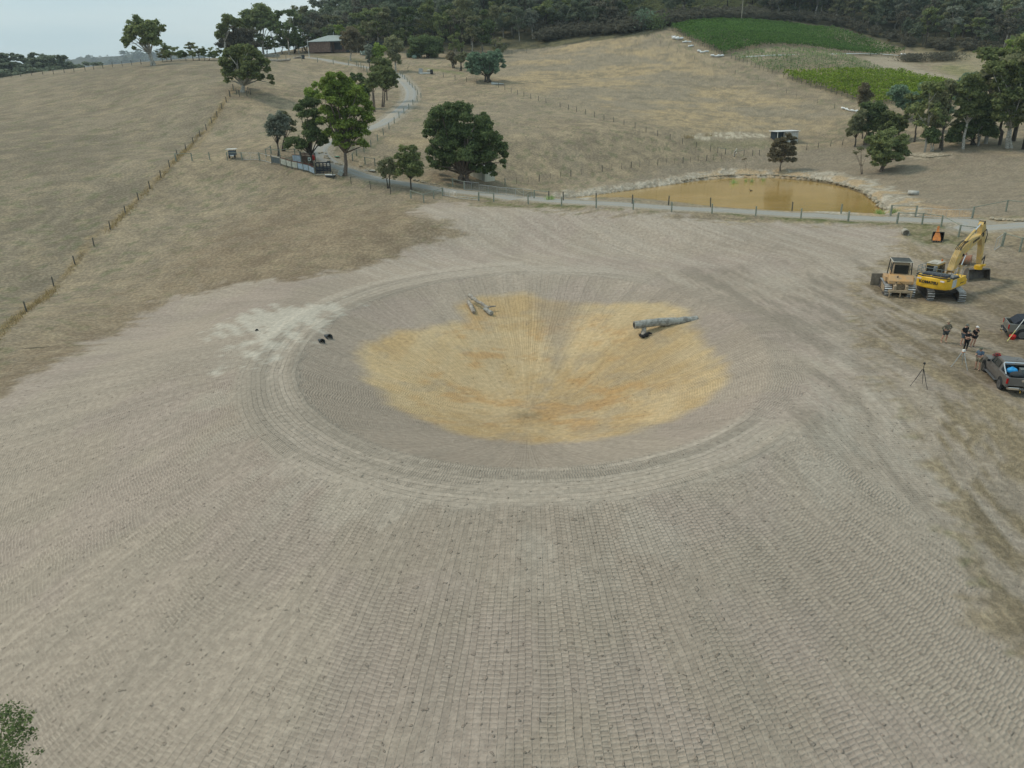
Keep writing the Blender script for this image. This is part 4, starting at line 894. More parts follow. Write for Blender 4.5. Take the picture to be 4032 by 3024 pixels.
for n, (x_, y_) in enumerate(cand):
    i = r_.integers(0, 8); lf = LFW[r_.integers(0, 8)]; h = r_.uniform(10, 17) * (.8 if n < 120 else 1); z_ = float(gz(x_, y_)[0])
    if n < NI:
        side = 'near the house' if x_ < 0 else ('behind the dark scrub' if x_ < 60 else ('above the vineyard' if x_ < 130 else 'above the bare track at the right'))
        stock_tree(i, lf, (x_, y_, z_), h, r_.uniform(.85, 1.25), 'tree', '%s leaved tree of the hillside wood %s' % (LFN[lf], side), 'trees of the hillside wood: %s, %s' % (LFN[lf], side))
    else: big.append((i, x_, y_, z_, h, r_.uniform(.9, 1.3), r_.uniform(0, 6.28)))
def mass(name, items, leaf, label, cat, frac=.4, grow=1.5):
    out = []
    for i, x_, y_, z_, h, wd, a in items:
        V = STK[i][0].reshape(-1, 4, 3); V = V[r_.random(len(V)) < frac]; cen = V.mean(1, keepdims=True); V = cen + (V - cen) * grow
        V = V * np.array([h * wd, h * wd, h]); c_, s_ = math.cos(a), math.sin(a)
        V = np.stack([V[..., 0] * c_ - V[..., 1] * s_ + x_, V[..., 0] * s_ + V[..., 1] * c_ + y_, V[..., 2] + z_], -1); out.append(V.reshape(-1, 3))
    if not out: return
    o = link(bpy.data.objects.new(name, quad_mesh(name, np.vstack(out), LM[leaf]))); tag(o, label, cat, None, 'stuff')
mass('forest', big, 'far', 'dense grey green forest covering the upper hillside', 'forest', .36, 1.6)
# far left wooded rise and distant blue ridge
def hill(name, ridge, leaf, n, hs, size, label):
    """ridge: (picture x, picture y, range) of the tree tops"""
    pts = [at_y(X, Y, d) for X, Y, d in ridge]
    V = []; Fc = []; 
    for p_ in pts:
        for t_, dz in ((-.30, -.9), (-.12, -.35), (0, 0), (.25, -.25), (.6, -1.0)):
            q = Vector(p_); dirv = Vector((q.x, q.y, 0)).normalized(); hgt = 90 * hs
            V.append((q.x + dirv.x * t_ * 600 * hs, q.y + dirv.y * t_ * 600 * hs, q.z - (9 if hs < 2 else -9) + dz * hgt))
    for a in range(len(pts) - 1):
        for j in range(4): Fc.append((a * 5 + j, a * 5 + j + 1, (a + 1) * 5 + j + 1, (a + 1) * 5 + j))
    me = bpy.data.meshes.new(name); me.from_pydata(V, [], Fc); me.materials.append(mat('wooded_soil', (.06, .065, .045), .95)); me.polygons.foreach_set('use_smooth', [True] * len(Fc))
    o = link(bpy.data.objects.new(name, me)); o['kind'] = 'structure'
    V = np.array(V).reshape(len(pts), 5, 3); out = []
    for _ in range(n):
        a = r_.uniform(0, len(pts) - 1.001); i = int(a); f = a - i; t = r_.uniform(0, 2.6); j = int(t); g_ = t - j
        q = (V[i, j] * (1 - f) + V[i + 1, j] * f) * (1 - g_) + (V[i, j + 1] * (1 - f) + V[i + 1, j + 1] * f) * g_
        out.append((r_.integers(0, 8), q[0], q[1], q[2] - 2 * hs, r_.uniform(9, 14) * (hs if hs < 2 else 2.2), 1.6, r_.uniform(0, 6.28)))
    mass('distant_forest', out, leaf, label, 'forest', size, 2.4)
hill('hill', [(-260, 205, 420), (-60, 208, 430), (60, 214, 430), (140, 212, 440), (220, 220, 450), (300, 240, 460), (380, 262, 480), (480, 290, 520)], 'far', 420, 1.0, .22, 'dark wooded rise beyond the left paddock')
hill('mountain', [(200, 262, 2400), (330, 240, 2400), (400, 238, 2400), (470, 233, 2450), (520, 226, 2500), (570, 222, 2500), (640, 220, 2550), (720, 225, 2600), (820, 240, 2600)], 'far', 500, 5.0, .10, 'distant blue wooded ridge behind the skyline gum')
# dark thicket along the top fence, low scrub on the open slope
th_, lo_ = [], []
for n in range(560):
    x_ = r_.uniform(12, 105); e = edge_y(x_); y_ = e + r_.uniform(1.0, 16)
    th_.append((r_.choice([3, 4, 7]), x_, y_, float(gz(x_, y_)[0]) - .3, r_.uniform(3.2, 5.0), 1.15, r_.uniform(0, 6.28)))
for n in range(900):
    x_ = r_.uniform(40, 140); e = edge_y(x_); y_ = e + r_.uniform(12, 90)
    lo_.append((r_.choice([3, 4, 7]), x_, y_, float(gz(x_, y_)[0]) - .4, r_.uniform(1.6, 3.0), 1.5, r_.uniform(0, 6.28)))
for n in range(260):
    x_ = r_.uniform(100, 230); e = edge_y(x_); y_ = e + r_.uniform(2, 14)
    th_.append((r_.choice([3, 4, 7]), x_, y_, float(gz(x_, y_)[0]) - .3, r_.uniform(2.5, 5.0), 1.2, r_.uniform(0, 6.28)))
mass('thicket', th_, 'scrub', 'dark brown thicket of bushes behind the top boundary fence', 'scrub', .14, 1.9)
mass('undergrowth', lo_, 'low', 'olive low scrub covering the open slope above the thicket', 'scrub', .10, 2.6)
# ---------------- vineyard rows ----------------
def lerp_pl(pl, t):
    s = [0]; 
    for a, c_ in zip(pl, pl[1:]): s.append(s[-1] + math.hypot(c_[0] - a[0], c_[1] - a[1]))
    return (float(np.interp(t * s[-1], s, [p_[0] for p_ in pl])), float(np.interp(t * s[-1], s, [p_[1] for p_ in pl])))
def vineyard(left, right, bow, n, leaf, h, th, den, size, label, posts=True):
    grp = label + ' rows'
    Lw = [np.array(P(*p_)) for p_ in left]; Rw = [np.array(P(*p_)) for p_ in right]
    for k in range(n):
        t = k / (n - 1); a = np.array(lerp_pl([tuple(q[:2]) for q in Lw], t)); b_ = np.array(lerp_pl([tuple(q[:2]) for q in Rw], t))
        ln = np.linalg.norm(b_ - a); m_ = int(ln / 3) + 2; s = np.linspace(0, 1, m_)
        pl = a[None] * (1 - s[:, None]) + b_[None] * s[:, None]; nrm = np.array([-(b_ - a)[1], (b_ - a)[0]]) / (ln + 1e-9)
        pl = pl + nrm[None] * (4 * s * (1 - s) * bow)[:, None]
        cnt = int(ln * den); u_ = r_.uniform(0, 1, cnt); gaps = vnoise(u_ * ln, u_ * 0 + k * 7.3, 2.2, 77)
        keepm = r_.random(cnt) < np.clip(.75 + gaps * (1.6 if leaf == 'vined' else .7), .08, 1); u_ = u_[keepm]; cnt = len(u_)
        X = np.interp(u_, s, pl[:, 0]) + nrm[0] * r_.normal(0, th, cnt); Y = np.interp(u_, s, pl[:, 1]) + nrm[1] * r_.normal(0, th, cnt)
        Z = gz(X, Y) + h * (.35 + .65 * r_.beta(2, 1.4, cnt)) + vnoise(u_ * ln, u_ * 0 + k * 3.1, 1.2, 78) * .5
        p0 = np.array([pl[0, 0], pl[0, 1], float(gz(pl[0, 0], pl[0, 1])[0])])
        pos_ = 'topmost' if k == 0 else ('lowest' if k == n - 1 else 'row %d from the top' % (k + 1))
        T_ = thing('vine_row', ('%s row of the %s' % (pos_, label)) if k in (0, n - 1) else 'row %d down from the top of the %s' % (k + 1, label), 'vine row', p0, 0, grp)
        link(bpy.data.objects.new('foliage', quad_mesh('foliage', cards(np.stack([X, Y, Z], 1) - p0, size, r=r_), LM[leaf])), T_)
        for q in range(0, m_, 2):
            g0 = float(gz(pl[q, 0], pl[q, 1])[0]); o = link(bpy.data.objects.new('trellis_post', cyl_post(2.0, .05)), T_); o.location = (pl[q, 0] - p0[0], pl[q, 1] - p0[1], g0 - p0[2]); o.scale = (1, 1, h * .48)
vineyard([(2645, 121), (2700, 150), (2760, 180), (2850, 222)], [(3080, 103), (3290, 122), (3430, 170), (3560, 209)], 3.0, 26, 'vine', 2.0, .42, 34, .45, 'dark green upper vineyard block')
vineyard([(2880, 232), (2960, 262), (3040, 290)], [(3310, 222), (3400, 252), (3495, 287)], 1.5, 11, 'vined', 1.4, .4, 26, .34, 'sparse grey green middle vineyard block')
vineyard([(3085, 305), (3200, 345), (3330, 385), (3420, 412)], [(3560, 300), (3700, 328), (3810, 360), (3900, 410)], 1.5, 18, 'vineb', 1.9, .5, 46, .46, 'bright yellow green lower vineyard block')
# near tree whose crown top shows at the bottom left corner
B = Vector((-17.5, 16.2, 0)); B.z = float(gz(B.x, B.y)[0])
cl = []
rr_ = np.random.default_rng(12)
for (X, Y, R, d) in [(20, 2820, 95, 17.2), (90, 2840, 70, 17.0), (-60, 2850, 130, 17.8), (60, 2920, 110, 16.8), (-40, 2960, 140, 17.4), (20, 3040, 130, 17.0), (130, 2890, 45, 16.8), (-140, 2900, 160, 18.2), (-120, 3080, 160, 17.4), (60, 3010, 70, 16.5), (150, 2960, 32, 16.8)]:
    dd = d - .6; q = at_y(X, Y, dd); cl.append((q - np.array(B), R / F4 * dd * 1.15))
T_ = thing('gum_tree', 'near leafy tree crown cut off by the bottom left corner', 'tree', B)
Cp, Od = crown_pts(cl, 85, rr_, 12, (.2, .42)); link(bpy.data.objects.new('crown', quad_mesh('crown', cards(Cp, .085, Od, r=rr_), LM['dark'])), T_)
mb = MB(); limbs(mb, (0, 0, 0), [c for c, R in cl if c[0] < 2.4][:4], .10, rr_, .5); mb.build('trunk', BARK['brown'], T_, smooth=True)
# small shrubs and reeds
def tuft(name, label, cat, loc, n, h, sp, leaf, size, group=None, kind=None):
    r = np.random.default_rng(int(abs(loc[0] * 13 + loc[1] * 7)))
    C = np.stack([r.normal(0, sp, n), r.normal(0, sp, n), h * r.beta(1.6, 1.6, n)], 1)
    o = link(bpy.data.objects.new(name, quad_mesh(name, cards(C, size, r=r), LM[leaf]))); o.location = loc
    tag(o, label, cat, group, kind)
def blades(name, label, cat, loc, n, h, sp, leaf, group=None):
    r = np.random.default_rng(int(abs(loc[0] * 13 + loc[1] * 7))); V = []
    for _ in range(n):
        b0 = np.array([r.normal(0, sp), r.normal(0, sp), -.1]); tp = b0 + np.array([r.normal(0, .25), r.normal(0, .25), h * r.uniform(.6, 1.1)]); w_ = np.array([.02, .01, 0])
        V += [b0 - w_, b0 + w_, tp + w_ * .3, tp - w_ * .3]
    o = link(bpy.data.objects.new(name, quad_mesh(name, np.array(V), LM[leaf]))); o.location = loc; tag(o, label, cat, group)
def wpt(X, Y): v = ray(X, Y); t = (WATER_Z - CAMZ) / v[2]; return Vector((v[0] * t, v[1] * t, WATER_Z))
blades('reed_clump', 'largest green reed clump standing in the brown dam', 'reeds', wpt(2893, 722), 90, .9, .35, 'reed', 'reeds in the dam')
blades('reed_clump', 'thin reed clump beside the largest one in the dam', 'reeds', wpt(2936, 715), 30, .8, .12, 'reed', 'reeds in the dam')
blades('reed_clump', 'dark rooted reed clump in the middle of the three in the dam', 'reeds', wpt(2960, 717), 50, .8, .18, 'reed', 'reeds in the dam')
blades('reed_clump', 'rightmost sparse reed clump in the dam', 'reeds', wpt(3007, 713), 30, .8, .15, 'reed', 'reeds in the dam')
blades('rush_clump', 'rusty rush clump at the left of the small hollow dam', 'rushes', P(2708, 542), 120, 1.0, .8, 'straw', 'rushes by the hollow')
blades('rush_clump', 'rusty rush clump in the middle of the small hollow dam', 'rushes', P(2790, 535), 90, .8, .6, 'straw', 'rushes by the hollow')
blades('rush_clump', 'green weeds at the right hand corner of the brown dam', 'weeds', P(3463, 842), 130, .7, .35, 'reed')
blades('rush_clump', 'tall weeds at the foot of the railed frame by the dam end', 'weeds', P(3520, 838), 130, .7, .35, 'reed')
blades('rush_clump', 'green weeds by the short rail frame across the road from the gates', 'weeds', P(2166, 788), 100, .8, .3, 'reed')
tuft('shrub', 'low dark shrub on the bank below the vineyard, left one', 'shrub', P(3590, 243), 2600, 2.6, 2.2, 'scrub', .4, 'shrubs on the upper bank')
tuft('shrub', 'larger low dark shrub on the bank below the vineyard, right one', 'shrub', P(3710, 240), 3400, 2.8, 2.8, 'scrub', .4, 'shrubs on the upper bank')
tuft('shrub', 'single rounded grey green bush among the scrub above the top fence', 'shrub', P(2535, 118), 700, 6.5, 1.8, 'blue', .6)
tuft('shrub', 'dark bush right of the grey green bush above the top fence', 'shrub', P(2588, 118), 500, 5.0, 1.6, 'dark', .6)
# straw weeds along the left paddock fence
V = []
fxl = smooth([tuple(P(*q)[:2]) for q in [(-40, 1385), (105, 1227), (296, 1042), (435, 904), (546, 788), (634, 700), (694, 636), (761, 565), (834, 485), (907, 380)]], 14)
fxl = np.array(fxl); cum = np.concatenate([[0], np.cumsum(np.linalg.norm(np.diff(fxl, axis=0), axis=1))])
for _ in range(4200):
    s = r_.uniform(0, cum[-1]); bx_ = np.interp(s, cum, fxl[:, 0]) + r_.normal(0, .28) - .15; by_ = np.interp(s, cum, fxl[:, 1]) + r_.normal(0, .28); hh = r_.uniform(.12, .38) * (.6 + vnoise(np.array([s]), np.array([0.]), 3, 9)[0] * 1.2)
    b0 = np.array([bx_, by_, float(gz(bx_, by_)[0]) - .03]); tp = b0 + np.array([r_.normal(0, .12), r_.normal(0, .12), hh]); w_ = np.array([.03, .02, 0]); V += [b0 - w_, b0 + w_, tp + w_ * .4, tp - w_ * .4]
o = link(bpy.data.objects.new('dry_grass', quad_mesh('dry_grass', np.array(V), LM['straw']))); tag(o, 'tall dry grass growing under the left paddock fence', 'grass', None, 'stuff')
# ---------------- machines ----------------
YEL = mat('machine_yellow', (.80, .47, .03), .4, 0, .18, 1.2, spec=.4); YELD = mat('dusty_yellow', (.62, .41, .13), .6, 0, .35, 2.2, c2=(.46, .34, .16))
TAN = mat('dozer_tan', (.56, .32, .13), .6, 0, .25, 1.8, c2=(.45, .31, .18)); DUST = mat('dusty_tan_steel', (.43, .33, .22), .75, 0, .3, 3)
BLK = mat('black_paint', (.025, .028, .032), .5, 0, .3, 3); STEEL = mat('worn_track_steel', (.17, .155, .14), .6, .5, .45, 5, c2=(.09, .08, .07)); BRIGHT = mat('polished_cleats', (.78, .78, .78), .4, .35, .3, 6)
GLASS = mat('dark_glass', (.012, .018, .02), .08, 0, .1, 1, spec=.6); CHROME = mat('chrome_rod', (.75, .75, .76), .12, 1.0, .05, 2); BUCKST = mat('bucket_steel', (.13, .12, .11), .7, .4, .5, 3, c2=(.20, .175, .15), bmp=.3)
WHITE = mat('white_paint', (.75, .75, .72)); RAILM = mat('grey_handrail', (.20, .24, .24), .6, .2); RUBB = mat('rubber', (.035, .034, .033), .9); REDM = mat('red_plastic', (.62, .03, .025), .5)
def RZ(a): return Matrix.Rotation(a, 3, 'Z')
def track_path(L_, H, n):
    r_ = H / 2; s = L_ - H; per = 2 * s + 2 * math.pi * r_; o = []
    for i in range(n):
        t = per * i / n
        if t < s: o.append((-s / 2 + t, H, 0.0))
        elif t < s + math.pi * r_: a = (t - s) / r_; o.append((s / 2 + r_ * math.sin(a), r_ + r_ * math.cos(a), a))
        elif t < 2 * s + math.pi * r_: o.append((s / 2 - (t - s - math.pi * r_), 0.0, math.pi))
        else: a = (t - 2 * s - math.pi * r_) / r_; o.append((-s / 2 - r_ * math.sin(a), r_ - r_ * math.cos(a), math.pi + a))
    return o, per / n
def crawler(root, x, L_, H, Wd, n, rot=0.0, fm=None, bright=0.5):
    R = RZ(rot); pts, pit = track_path(L_, H, n); mb = MB(); mg = MB()
    for y, z, a in pts:
        Rr = R @ Matrix.Rotation(-a, 3, 'X'); c = R @ Vector((x, y, z))
        mb.box(c + Rr @ Vector((0, 0, -.03)), (Wd, pit * .93, .05), Rr); mg.box(c + Rr @ Vector((0, -pit * .2, .012)), (Wd * .97, .035 if bright < .8 else .09, .05), Rr)
    t = mb.build('track', STEEL, root); mg.build('cleats', BRIGHT if bright > .5 else STEEL, t)
    f = MB(); f.prism([(-L_ / 2 + H * .5, H * .2), (L_ / 2 - H * .5, H * .2), (L_ / 2 - H * .4, H * .75), (-L_ / 2 + H * .4, H * .75)], x - Wd * .36, x + Wd * .36, 'yz')
    f.v = [tuple(R @ Vector(v)) for v in f.v]; fo = f.build('track_frame', fm or STEEL, root)
    for yy in (-L_ / 2 + H / 2, L_ / 2 - H / 2):
        w_ = MB(); w_.disc((x, yy, H / 2), H * .42, Wd * .8, 'x', 16); w_.v = [tuple(R @ Vector(v)) for v in w_.v]; w_.build('sprocket', STEEL, fo)
def text(name, body, size, loc, rot, m, parent, ext=.008, off=.0, align='CENTER'):
    cu = bpy.data.curves.new(name, 'FONT'); cu.body = body; cu.size = size; cu.extrude = ext; cu.offset = off; cu.align_x = align; cu.align_y = 'CENTER'; cu.resolution_u = 2
    cu.materials.append(m); tmp = link(bpy.data.objects.new(name, cu)); bpy.context.view_layer.update(); me = bpy.data.meshes.new_from_object(tmp.evaluated_get(bpy.context.evaluated_depsgraph_get())); bpy.data.objects.remove(tmp); me.materials.clear(); me.materials.append(m); o = link(bpy.data.objects.new(name, me), parent); o.location = loc; o.rotation_euler = rot; return o
def bucket_mb(wd, r=.75, th=.05, open_=0):
    """shell bucket: curved back, open towards -y, centre of lip pin at origin top"""
    mb = MB(); n = 10; pts = []
    for k in range(n + 1):
        a = rad(70) + rad(200) * k / n; pts.append((r * math.cos(a) * .95, r * math.sin(a)))
    pts.append((-r * .05 + -.9 * r, -r * .98)) if False else None
    outer = pts; inner = [(y * (1 - th / r), z * (1 - th / r)) for y, z in pts]
    for a, b_, c_, d_ in zip(outer, outer[1:], inner[1:], inner): mb.prism([a, b_, c_, d_], -wd / 2, wd / 2, 'yz')
    lo = outer[-1]; mb.prism([lo, (lo[0] + r * 1.15, lo[1] + .05), (lo[0] + r * 1.15, lo[1] + .09), (lo[0], lo[1] + th)], -wd / 2, wd / 2, 'yz')
    return mb
# excavator
EX = Vector((41.3, 68.1, 0)); EX.z = float(gz(EX.x, EX.y)[0]) - .03
ex = thing('excavator', 'yellow crawler excavator with its boom raised and wide bucket on the ground', 'excavator', EX, rad(-52))
tr_ = rad(52 - 17)
for s_ in (-1, 1): crawler(ex, s_ * 1.3, 4.7, .95, .6, 46, tr_, bright=.6 if s_ else 0)
mb = MB(); mb.box((0, 0, .75), (2.2, 2.2, .45), RZ(tr_), 1, .15); mb.disc((0, 0, 1.05), .75, .3, 'z', 24); mb.build('undercarriage', mat('dusty_black_steel', (.11, .10, .09), .85, 0, .4, 3), ex)
# counterweight: curved rear
cw = MB(); n = 14; prof = [(-.0, 1.35), (0, 2.15)]
out = []
for k in range(n + 1):
    a = rad(180 + 36 + 108 * k / n); out.append((1.62 * math.cos(a) / math.cos(rad(36)) * .985, -1.15 + 2.15 * (math.sin(a) + .59) / .41 * .30 ))
out = [(-1.55, -1.9)] + [(-1.55 + .1, -2.25)] + [(x_, -2.55 - .28 * (1 - (x_ / 1.35) ** 2)) for x_ in np.linspace(-1.3, 1.3, 9)] + [(1.45, -2.25), (1.55, -1.9)]
vs = []
lv = [(1.18, .90), (1.26, .985), (1.45, 1.0), (1.95, 1.0), (2.18, .985), (2.28, .93)]
for z_, t_ in lv: vs += [(x_ * (1 - (1 - t_) * .5), -1.9 + (y_ + 1.9) * t_ ** 2.2, z_) for x_, y_ in out]
m_ = len(out); fs = [tuple(range(m_))[::-1], tuple(range((len(lv) - 1) * m_, len(lv) * m_))]
for l in range(len(lv) - 1): fs += [(l * m_ + i, l * m_ + (i + 1) % m_, (l + 1) * m_ + (i + 1) % m_, (l + 1) * m_ + i) for i in range(m_)]
cw.add(vs, fs); cwo = cw.build('counterweight', YEL, ex, bevel=.03)
text('maker_name', 'KOMATSU', .36, (-.12, -2.86, 1.78), (rad(90), 0, 0), BLK, cwo, .02, .012)
for x_ in (-1.05, 1.0): 
    q = MB(); q.box((x_, -2.70 if abs(x_) > 1 else -2.72, 2.02), (.42, .05, .13), RZ(-.16 * np.sign(x_)), 1, .02); q.build('reflector_sticker', mat('white_sticker', (.72, .55, .52), .5, 0, .3, 14, c2=(.75, .75, .75)), cwo)
q = MB(); q.box((-.1, -2.5, 2.34), (.22, .22, .10), None, .8, .02); q.build('lifting_eye', YEL, cwo)
# upper body
mb = MB(); mb.box((1.06, -.35, 1.62), (.97, 3.0, .88), None, 1, .05); mb.box((1.06, 1.32, 1.42), (.93, .4, .5), None, 1, .05); sb = mb.build('side_cover', YEL, ex, bevel=.02)
mb = MB(); mb.box((-1.06, -1.15, 1.62), (.97, 1.5, .88), None, 1, .05); mb.build('side_cover', YEL, ex, bevel=.02)
mb = MB(); mb.box((0, -.2, 1.24), (3.0, 3.5, .16)); mb.box((0, 1.2, 1.45), (1.1, 1.2, .35)); mb.build('revolving_frame', YELD, ex)
mb = MB(); mb.box((1.552, -1.35, 1.68), (.02, .85, .72)); mb.build('side_panel_decal', mat('pale_grey_panel', (.50, .53, .54), .5), sb)
mb = MB(); mb.box((1.557, .35, 1.50), (.015, .8, .07)); mb.build('vent_slots', BLK, sb)
mb = MB(); mb.box((0, -1.35, 2.10), (2.95, 2.3, .06)); mb.tube([(-1.5, -1.8, 2.30), (-1.45, -2.45, 2.30), (-.8, -2.68, 2.30), (.8, -2.68, 2.30), (1.45, -2.45, 2.30), (1.5, -1.6, 2.26), (1.5, -.4, 2.16)], .05, 6); mb.build('deck_edge', BLK, ex)
mb = MB(); mb.box((.05, -1.75, 2.32), (2.3, .95, .34), None, .94, .08); mb.box((.5, -1.75, 2.50), (.7, .5, .05), None, 1, .02); mb.build('engine_hood', mat('blue_black_hood', (.045, .055, .075), .45, 0, .3, 2), ex, bevel=.02)
mb = MB(); mb.box((.95, -.55, 2.16), (.8, 1.0, .12), None, .9, .05); mb.tube([(-.45, -1.05, 2.2), (-.45, -1.05, 2.75)], [.12, .12], 10); mb.tube([(-.45, -1.05, 2.75), (-.45, -1.05, 2.95)], [.17, .15], 10); mb.build('air_cleaner', mat('grey_steel', (.24, .25, .25), .6, .3), ex)
# cab on the left
mb = MB(); mb.prism([(-.55, 1.25), (1.35, 1.25), (1.42, 1.9), (1.10, 2.98), (-.5, 3.0)], -1.52, -.50, 'yz'); cab = mb.build('cab', YELD, ex, bevel=.05)
mb = MB(); mb.box((-1.01, -.565, 2.45), (.86, .03, .75)); mb.build('rear_window', GLASS, cab)
mb = MB(); mb.prism([(-.42, 2.0), (1.22, 2.0), (1.05, 2.86), (-.42, 2.88)], -.497, -.485, 'yz'); mb.build('side_window', GLASS, cab)
mb = MB(); mb.prism([(-.42, 2.0), (1.22, 2.0), (1.05, 2.86), (-.42, 2.88)], -1.535, -1.523, 'yz'); mb.build('side_window', GLASS, cab)
mb = MB(); mb.box((-1.01, 1.30, 2.35), (.85, .03, .95), Matrix.Rotation(.24, 3, 'X')); mb.build('windscreen', GLASS, cab)
mb = MB(); mb.box((-1.01, .3, 3.04), (1.08, 1.75, .08), None, .95, .05); mb.box((-.95, -.25, 3.11), (.4, .45, .06)); mb.build('cab_roof', mat('pale_roof', (.50, .46, .38), .6), cab)
mb = MB(); mb.tube([(-.75, .9, 3.08), (-.75, .9, 3.26)], [.09, .06], 8); mb.build('beacon', mat('orange_lens', (.6, .15, .02), .3), cab)
# handrails
mb = MB(); zt = 3.05
for a, b_ in [((-1.48, -2.35), (-1.48, -.7)), ((-1.48, -2.35), (-.9, -2.6)), ((.75, -2.6), (1.48, -2.3)), ((1.48, -2.3), (1.48, -.6)), ((-.9, -2.6), (.75, -2.6))]:
    for zz in (zt, 2.70): mb.tube([(a[0], a[1], zz), (b_[0], b_[1], zz)], .022, 6)
for x_, y_ in [(-1.48, -2.35), (-1.48, -1.5), (-1.48, -.7), (-.9, -2.6), (0, -2.6), (.75, -2.6), (1.48, -2.3), (1.48, -1.4), (1.48, -.6)]: mb.tube([(x_, y_, 2.2), (x_, y_, zt)], .022, 6)
mb.tube([(1.5, .1, 2.1), (1.5, .2, 3.0), (1.5, .9, 3.1), (1.52, 1.5, 2.4), (1.5, 1.5, 1.6)], .025, 6)
mb.build('handrail', RAILM, ex)
# boom, arm and cylinders (plane x = .1)
def beam(pts_top, pts_bot, x0, x1): 
    mb = MB()
    for a, b_, c_, d_ in zip(pts_top, pts_top[1:], pts_bot[1:], pts_bot): mb.prism([a, b_, c_, d_], x0, x1, 'yz')
    return mb
bt = [(.75, 2.35), (1.3, 3.45), (1.95, 4.2), (2.7, 4.55), (4.5, 4.95), (6.3, 5.15)]
bb = [(1.15, 2.05), (2.0, 2.95), (2.75, 3.6), (3.35, 3.8), (4.8, 4.25), (6.35, 4.75)]
boom = beam(bt, bb, -.16, .40).build('boom', YELD, ex)
mb = MB()
for sx in (-.08, .05, .18, .31):
    mb.tube([(sx, .93, 2.65), (sx, 1.2, 3.5), (sx, 1.7, 4.15)], .035, 6); 
mb.build('hydraulic_pipes', mat('pale_yellow_pipes', (.66, .50, .24), .5), boom)
for pts_, r_h in [([(sx, 1.7, 4.15), (sx, 2.1, 4.5), (sx, 2.5, 4.7), (sx + .03, 3.1, 4.85)], .032) for sx in (-.12, .0, .14, .28, .36)] + [([(-.2, 5.9, 5.2), (-.24, 6.6, 5.5), (-.26, 7.0, 5.0), (-.26, 6.95, 4.3)], .04), ([(.46, 5.7, 5.1), (.48, 6.7, 5.5), (.5, 7.1, 4.9), (.48, 7.0, 4.1)], .04)]:
    mb = MB(); mb.tube(pts_, r_h, 6); mb.build('hose', RUBB, boom)
text('maker_name', 'KOMATSU', .30, (.412, 4.9, 4.68), (rad(90), rad(-11), rad(90)), BLK, boom, .01, .01)
mb = MB(); mb.disc((.12, 2.45, 3.6), .14, .72, 'x', 12); mb.build('pivot_pin', BLK, boom)
for sx in (-.36, .60):
    mb = MB(); mb.tube([(sx, 1.55, 1.75), (sx, 1.95, 2.75)], .11, 10); c_ = mb.build('lift_cylinder', YELD, ex)
    mb = MB(); mb.tube([(sx, 1.93, 2.7), (sx, 2.45, 3.6)], .055, 8); mb.build('rod', CHROME, c_)
mb = MB(); mb.tube([(.12, 3.0, 4.75), (.12, 4.85, 5.6)], .12, 10); c_ = mb.build('arm_cylinder', YELD, ex)
mb = MB(); mb.tube([(.12, 4.8, 5.58), (.12, 6.3, 6.2)], .06, 8); mb.build('rod', CHROME, c_)
arm = beam([(6.1, 6.3), (6.45, 6.35), (6.9, 5.6), (7.35, 4.2), (7.75, 1.95)], [(5.9, 6.0), (6.0, 5.1), (6.35, 4.55), (6.95, 3.75), (7.48, 1.9)], -.1, .34).build('arm', YELD, ex)
mb = MB(); mb.disc((.12, 6.22, 6.2), .16, .5, 'x', 12); mb.disc((.12, 6.35, 5.0), .2, .62, 'x', 12); mb.build('pivot_pin', BLK, arm)
mb = MB(); mb.tube([(.12, 7.12, 5.5), (.12, 7.74, 3.7)], .10, 10); c_ = mb.build('bucket_cylinder', YELD, ex)
mb = MB(); mb.tube([(.12, 7.72, 3.8), (.12, 8.02, 2.6)], .05, 8); mb.build('rod', CHROME, c_)
mb = MB()
for sx in (-.14, .36): mb.prism([(7.45, 2.35), (7.6, 2.25), (8.1, 2.55), (8.05, 2.72)], sx, sx + .05, 'yz'); mb.prism([(8.0, 2.7), (8.12, 2.6), (8.12, 1.65), (7.98, 1.65)], sx, sx + .05, 'yz')
mb.build('linkage', BLK, arm)
mb = MB(); mb.box((.12, 7.75, 1.62), (.55, .8, .22), None, 1, .04); mb.disc((.12, 7.7, 1.42), .38, .2, 'z', 16); mb.box((.42, 8.0, 1.72), (.3, .5, .18), None, 1, .03); hit = mb.build('quick_hitch', YEL, arm)
mb = MB(); mb.disc((.12, 7.7, 1.24), .30, .18, 'z', 16); mb.build('tilt_unit', BLK, arm)
bk = bucket_mb(2.1, .66); Rb = RZ(rad(30)) @ Matrix.Rotation(rad(-6), 3, 'X')
for sx in (-1, 1):
    bk.prism([(.6 * math.cos(rad(70)), .6 * math.sin(rad(70)))] + [(.6 * math.cos(rad(70 + 20 * k)), .6 * math.sin(rad(70 + 20 * k))) for k in range(1, 11)] + [(.68, -.55)], sx * 1.05 - .02, sx * 1.05 + .02, 'yz')
bk.v = [tuple(Rb @ Vector((x_, -y_ if 0 else y_, z_)) + Vector((.12, 7.85, .72))) for x_, y_, z_ in bk.v]
RB2 = RZ(rad(180 + 0))
bkt = MB(); bkt.v = [( .12 + (RZ(rad(200)) @ Vector((v[0] - .12, v[1] - 7.85, 0))).x, 7.85 + (RZ(rad(200)) @ Vector((v[0] - .12, v[1] - 7.85, 0))).y, v[2]) for v in bk.v]; bkt.f = bk.f
bko = bkt.build('bucket', BUCKST, ex)
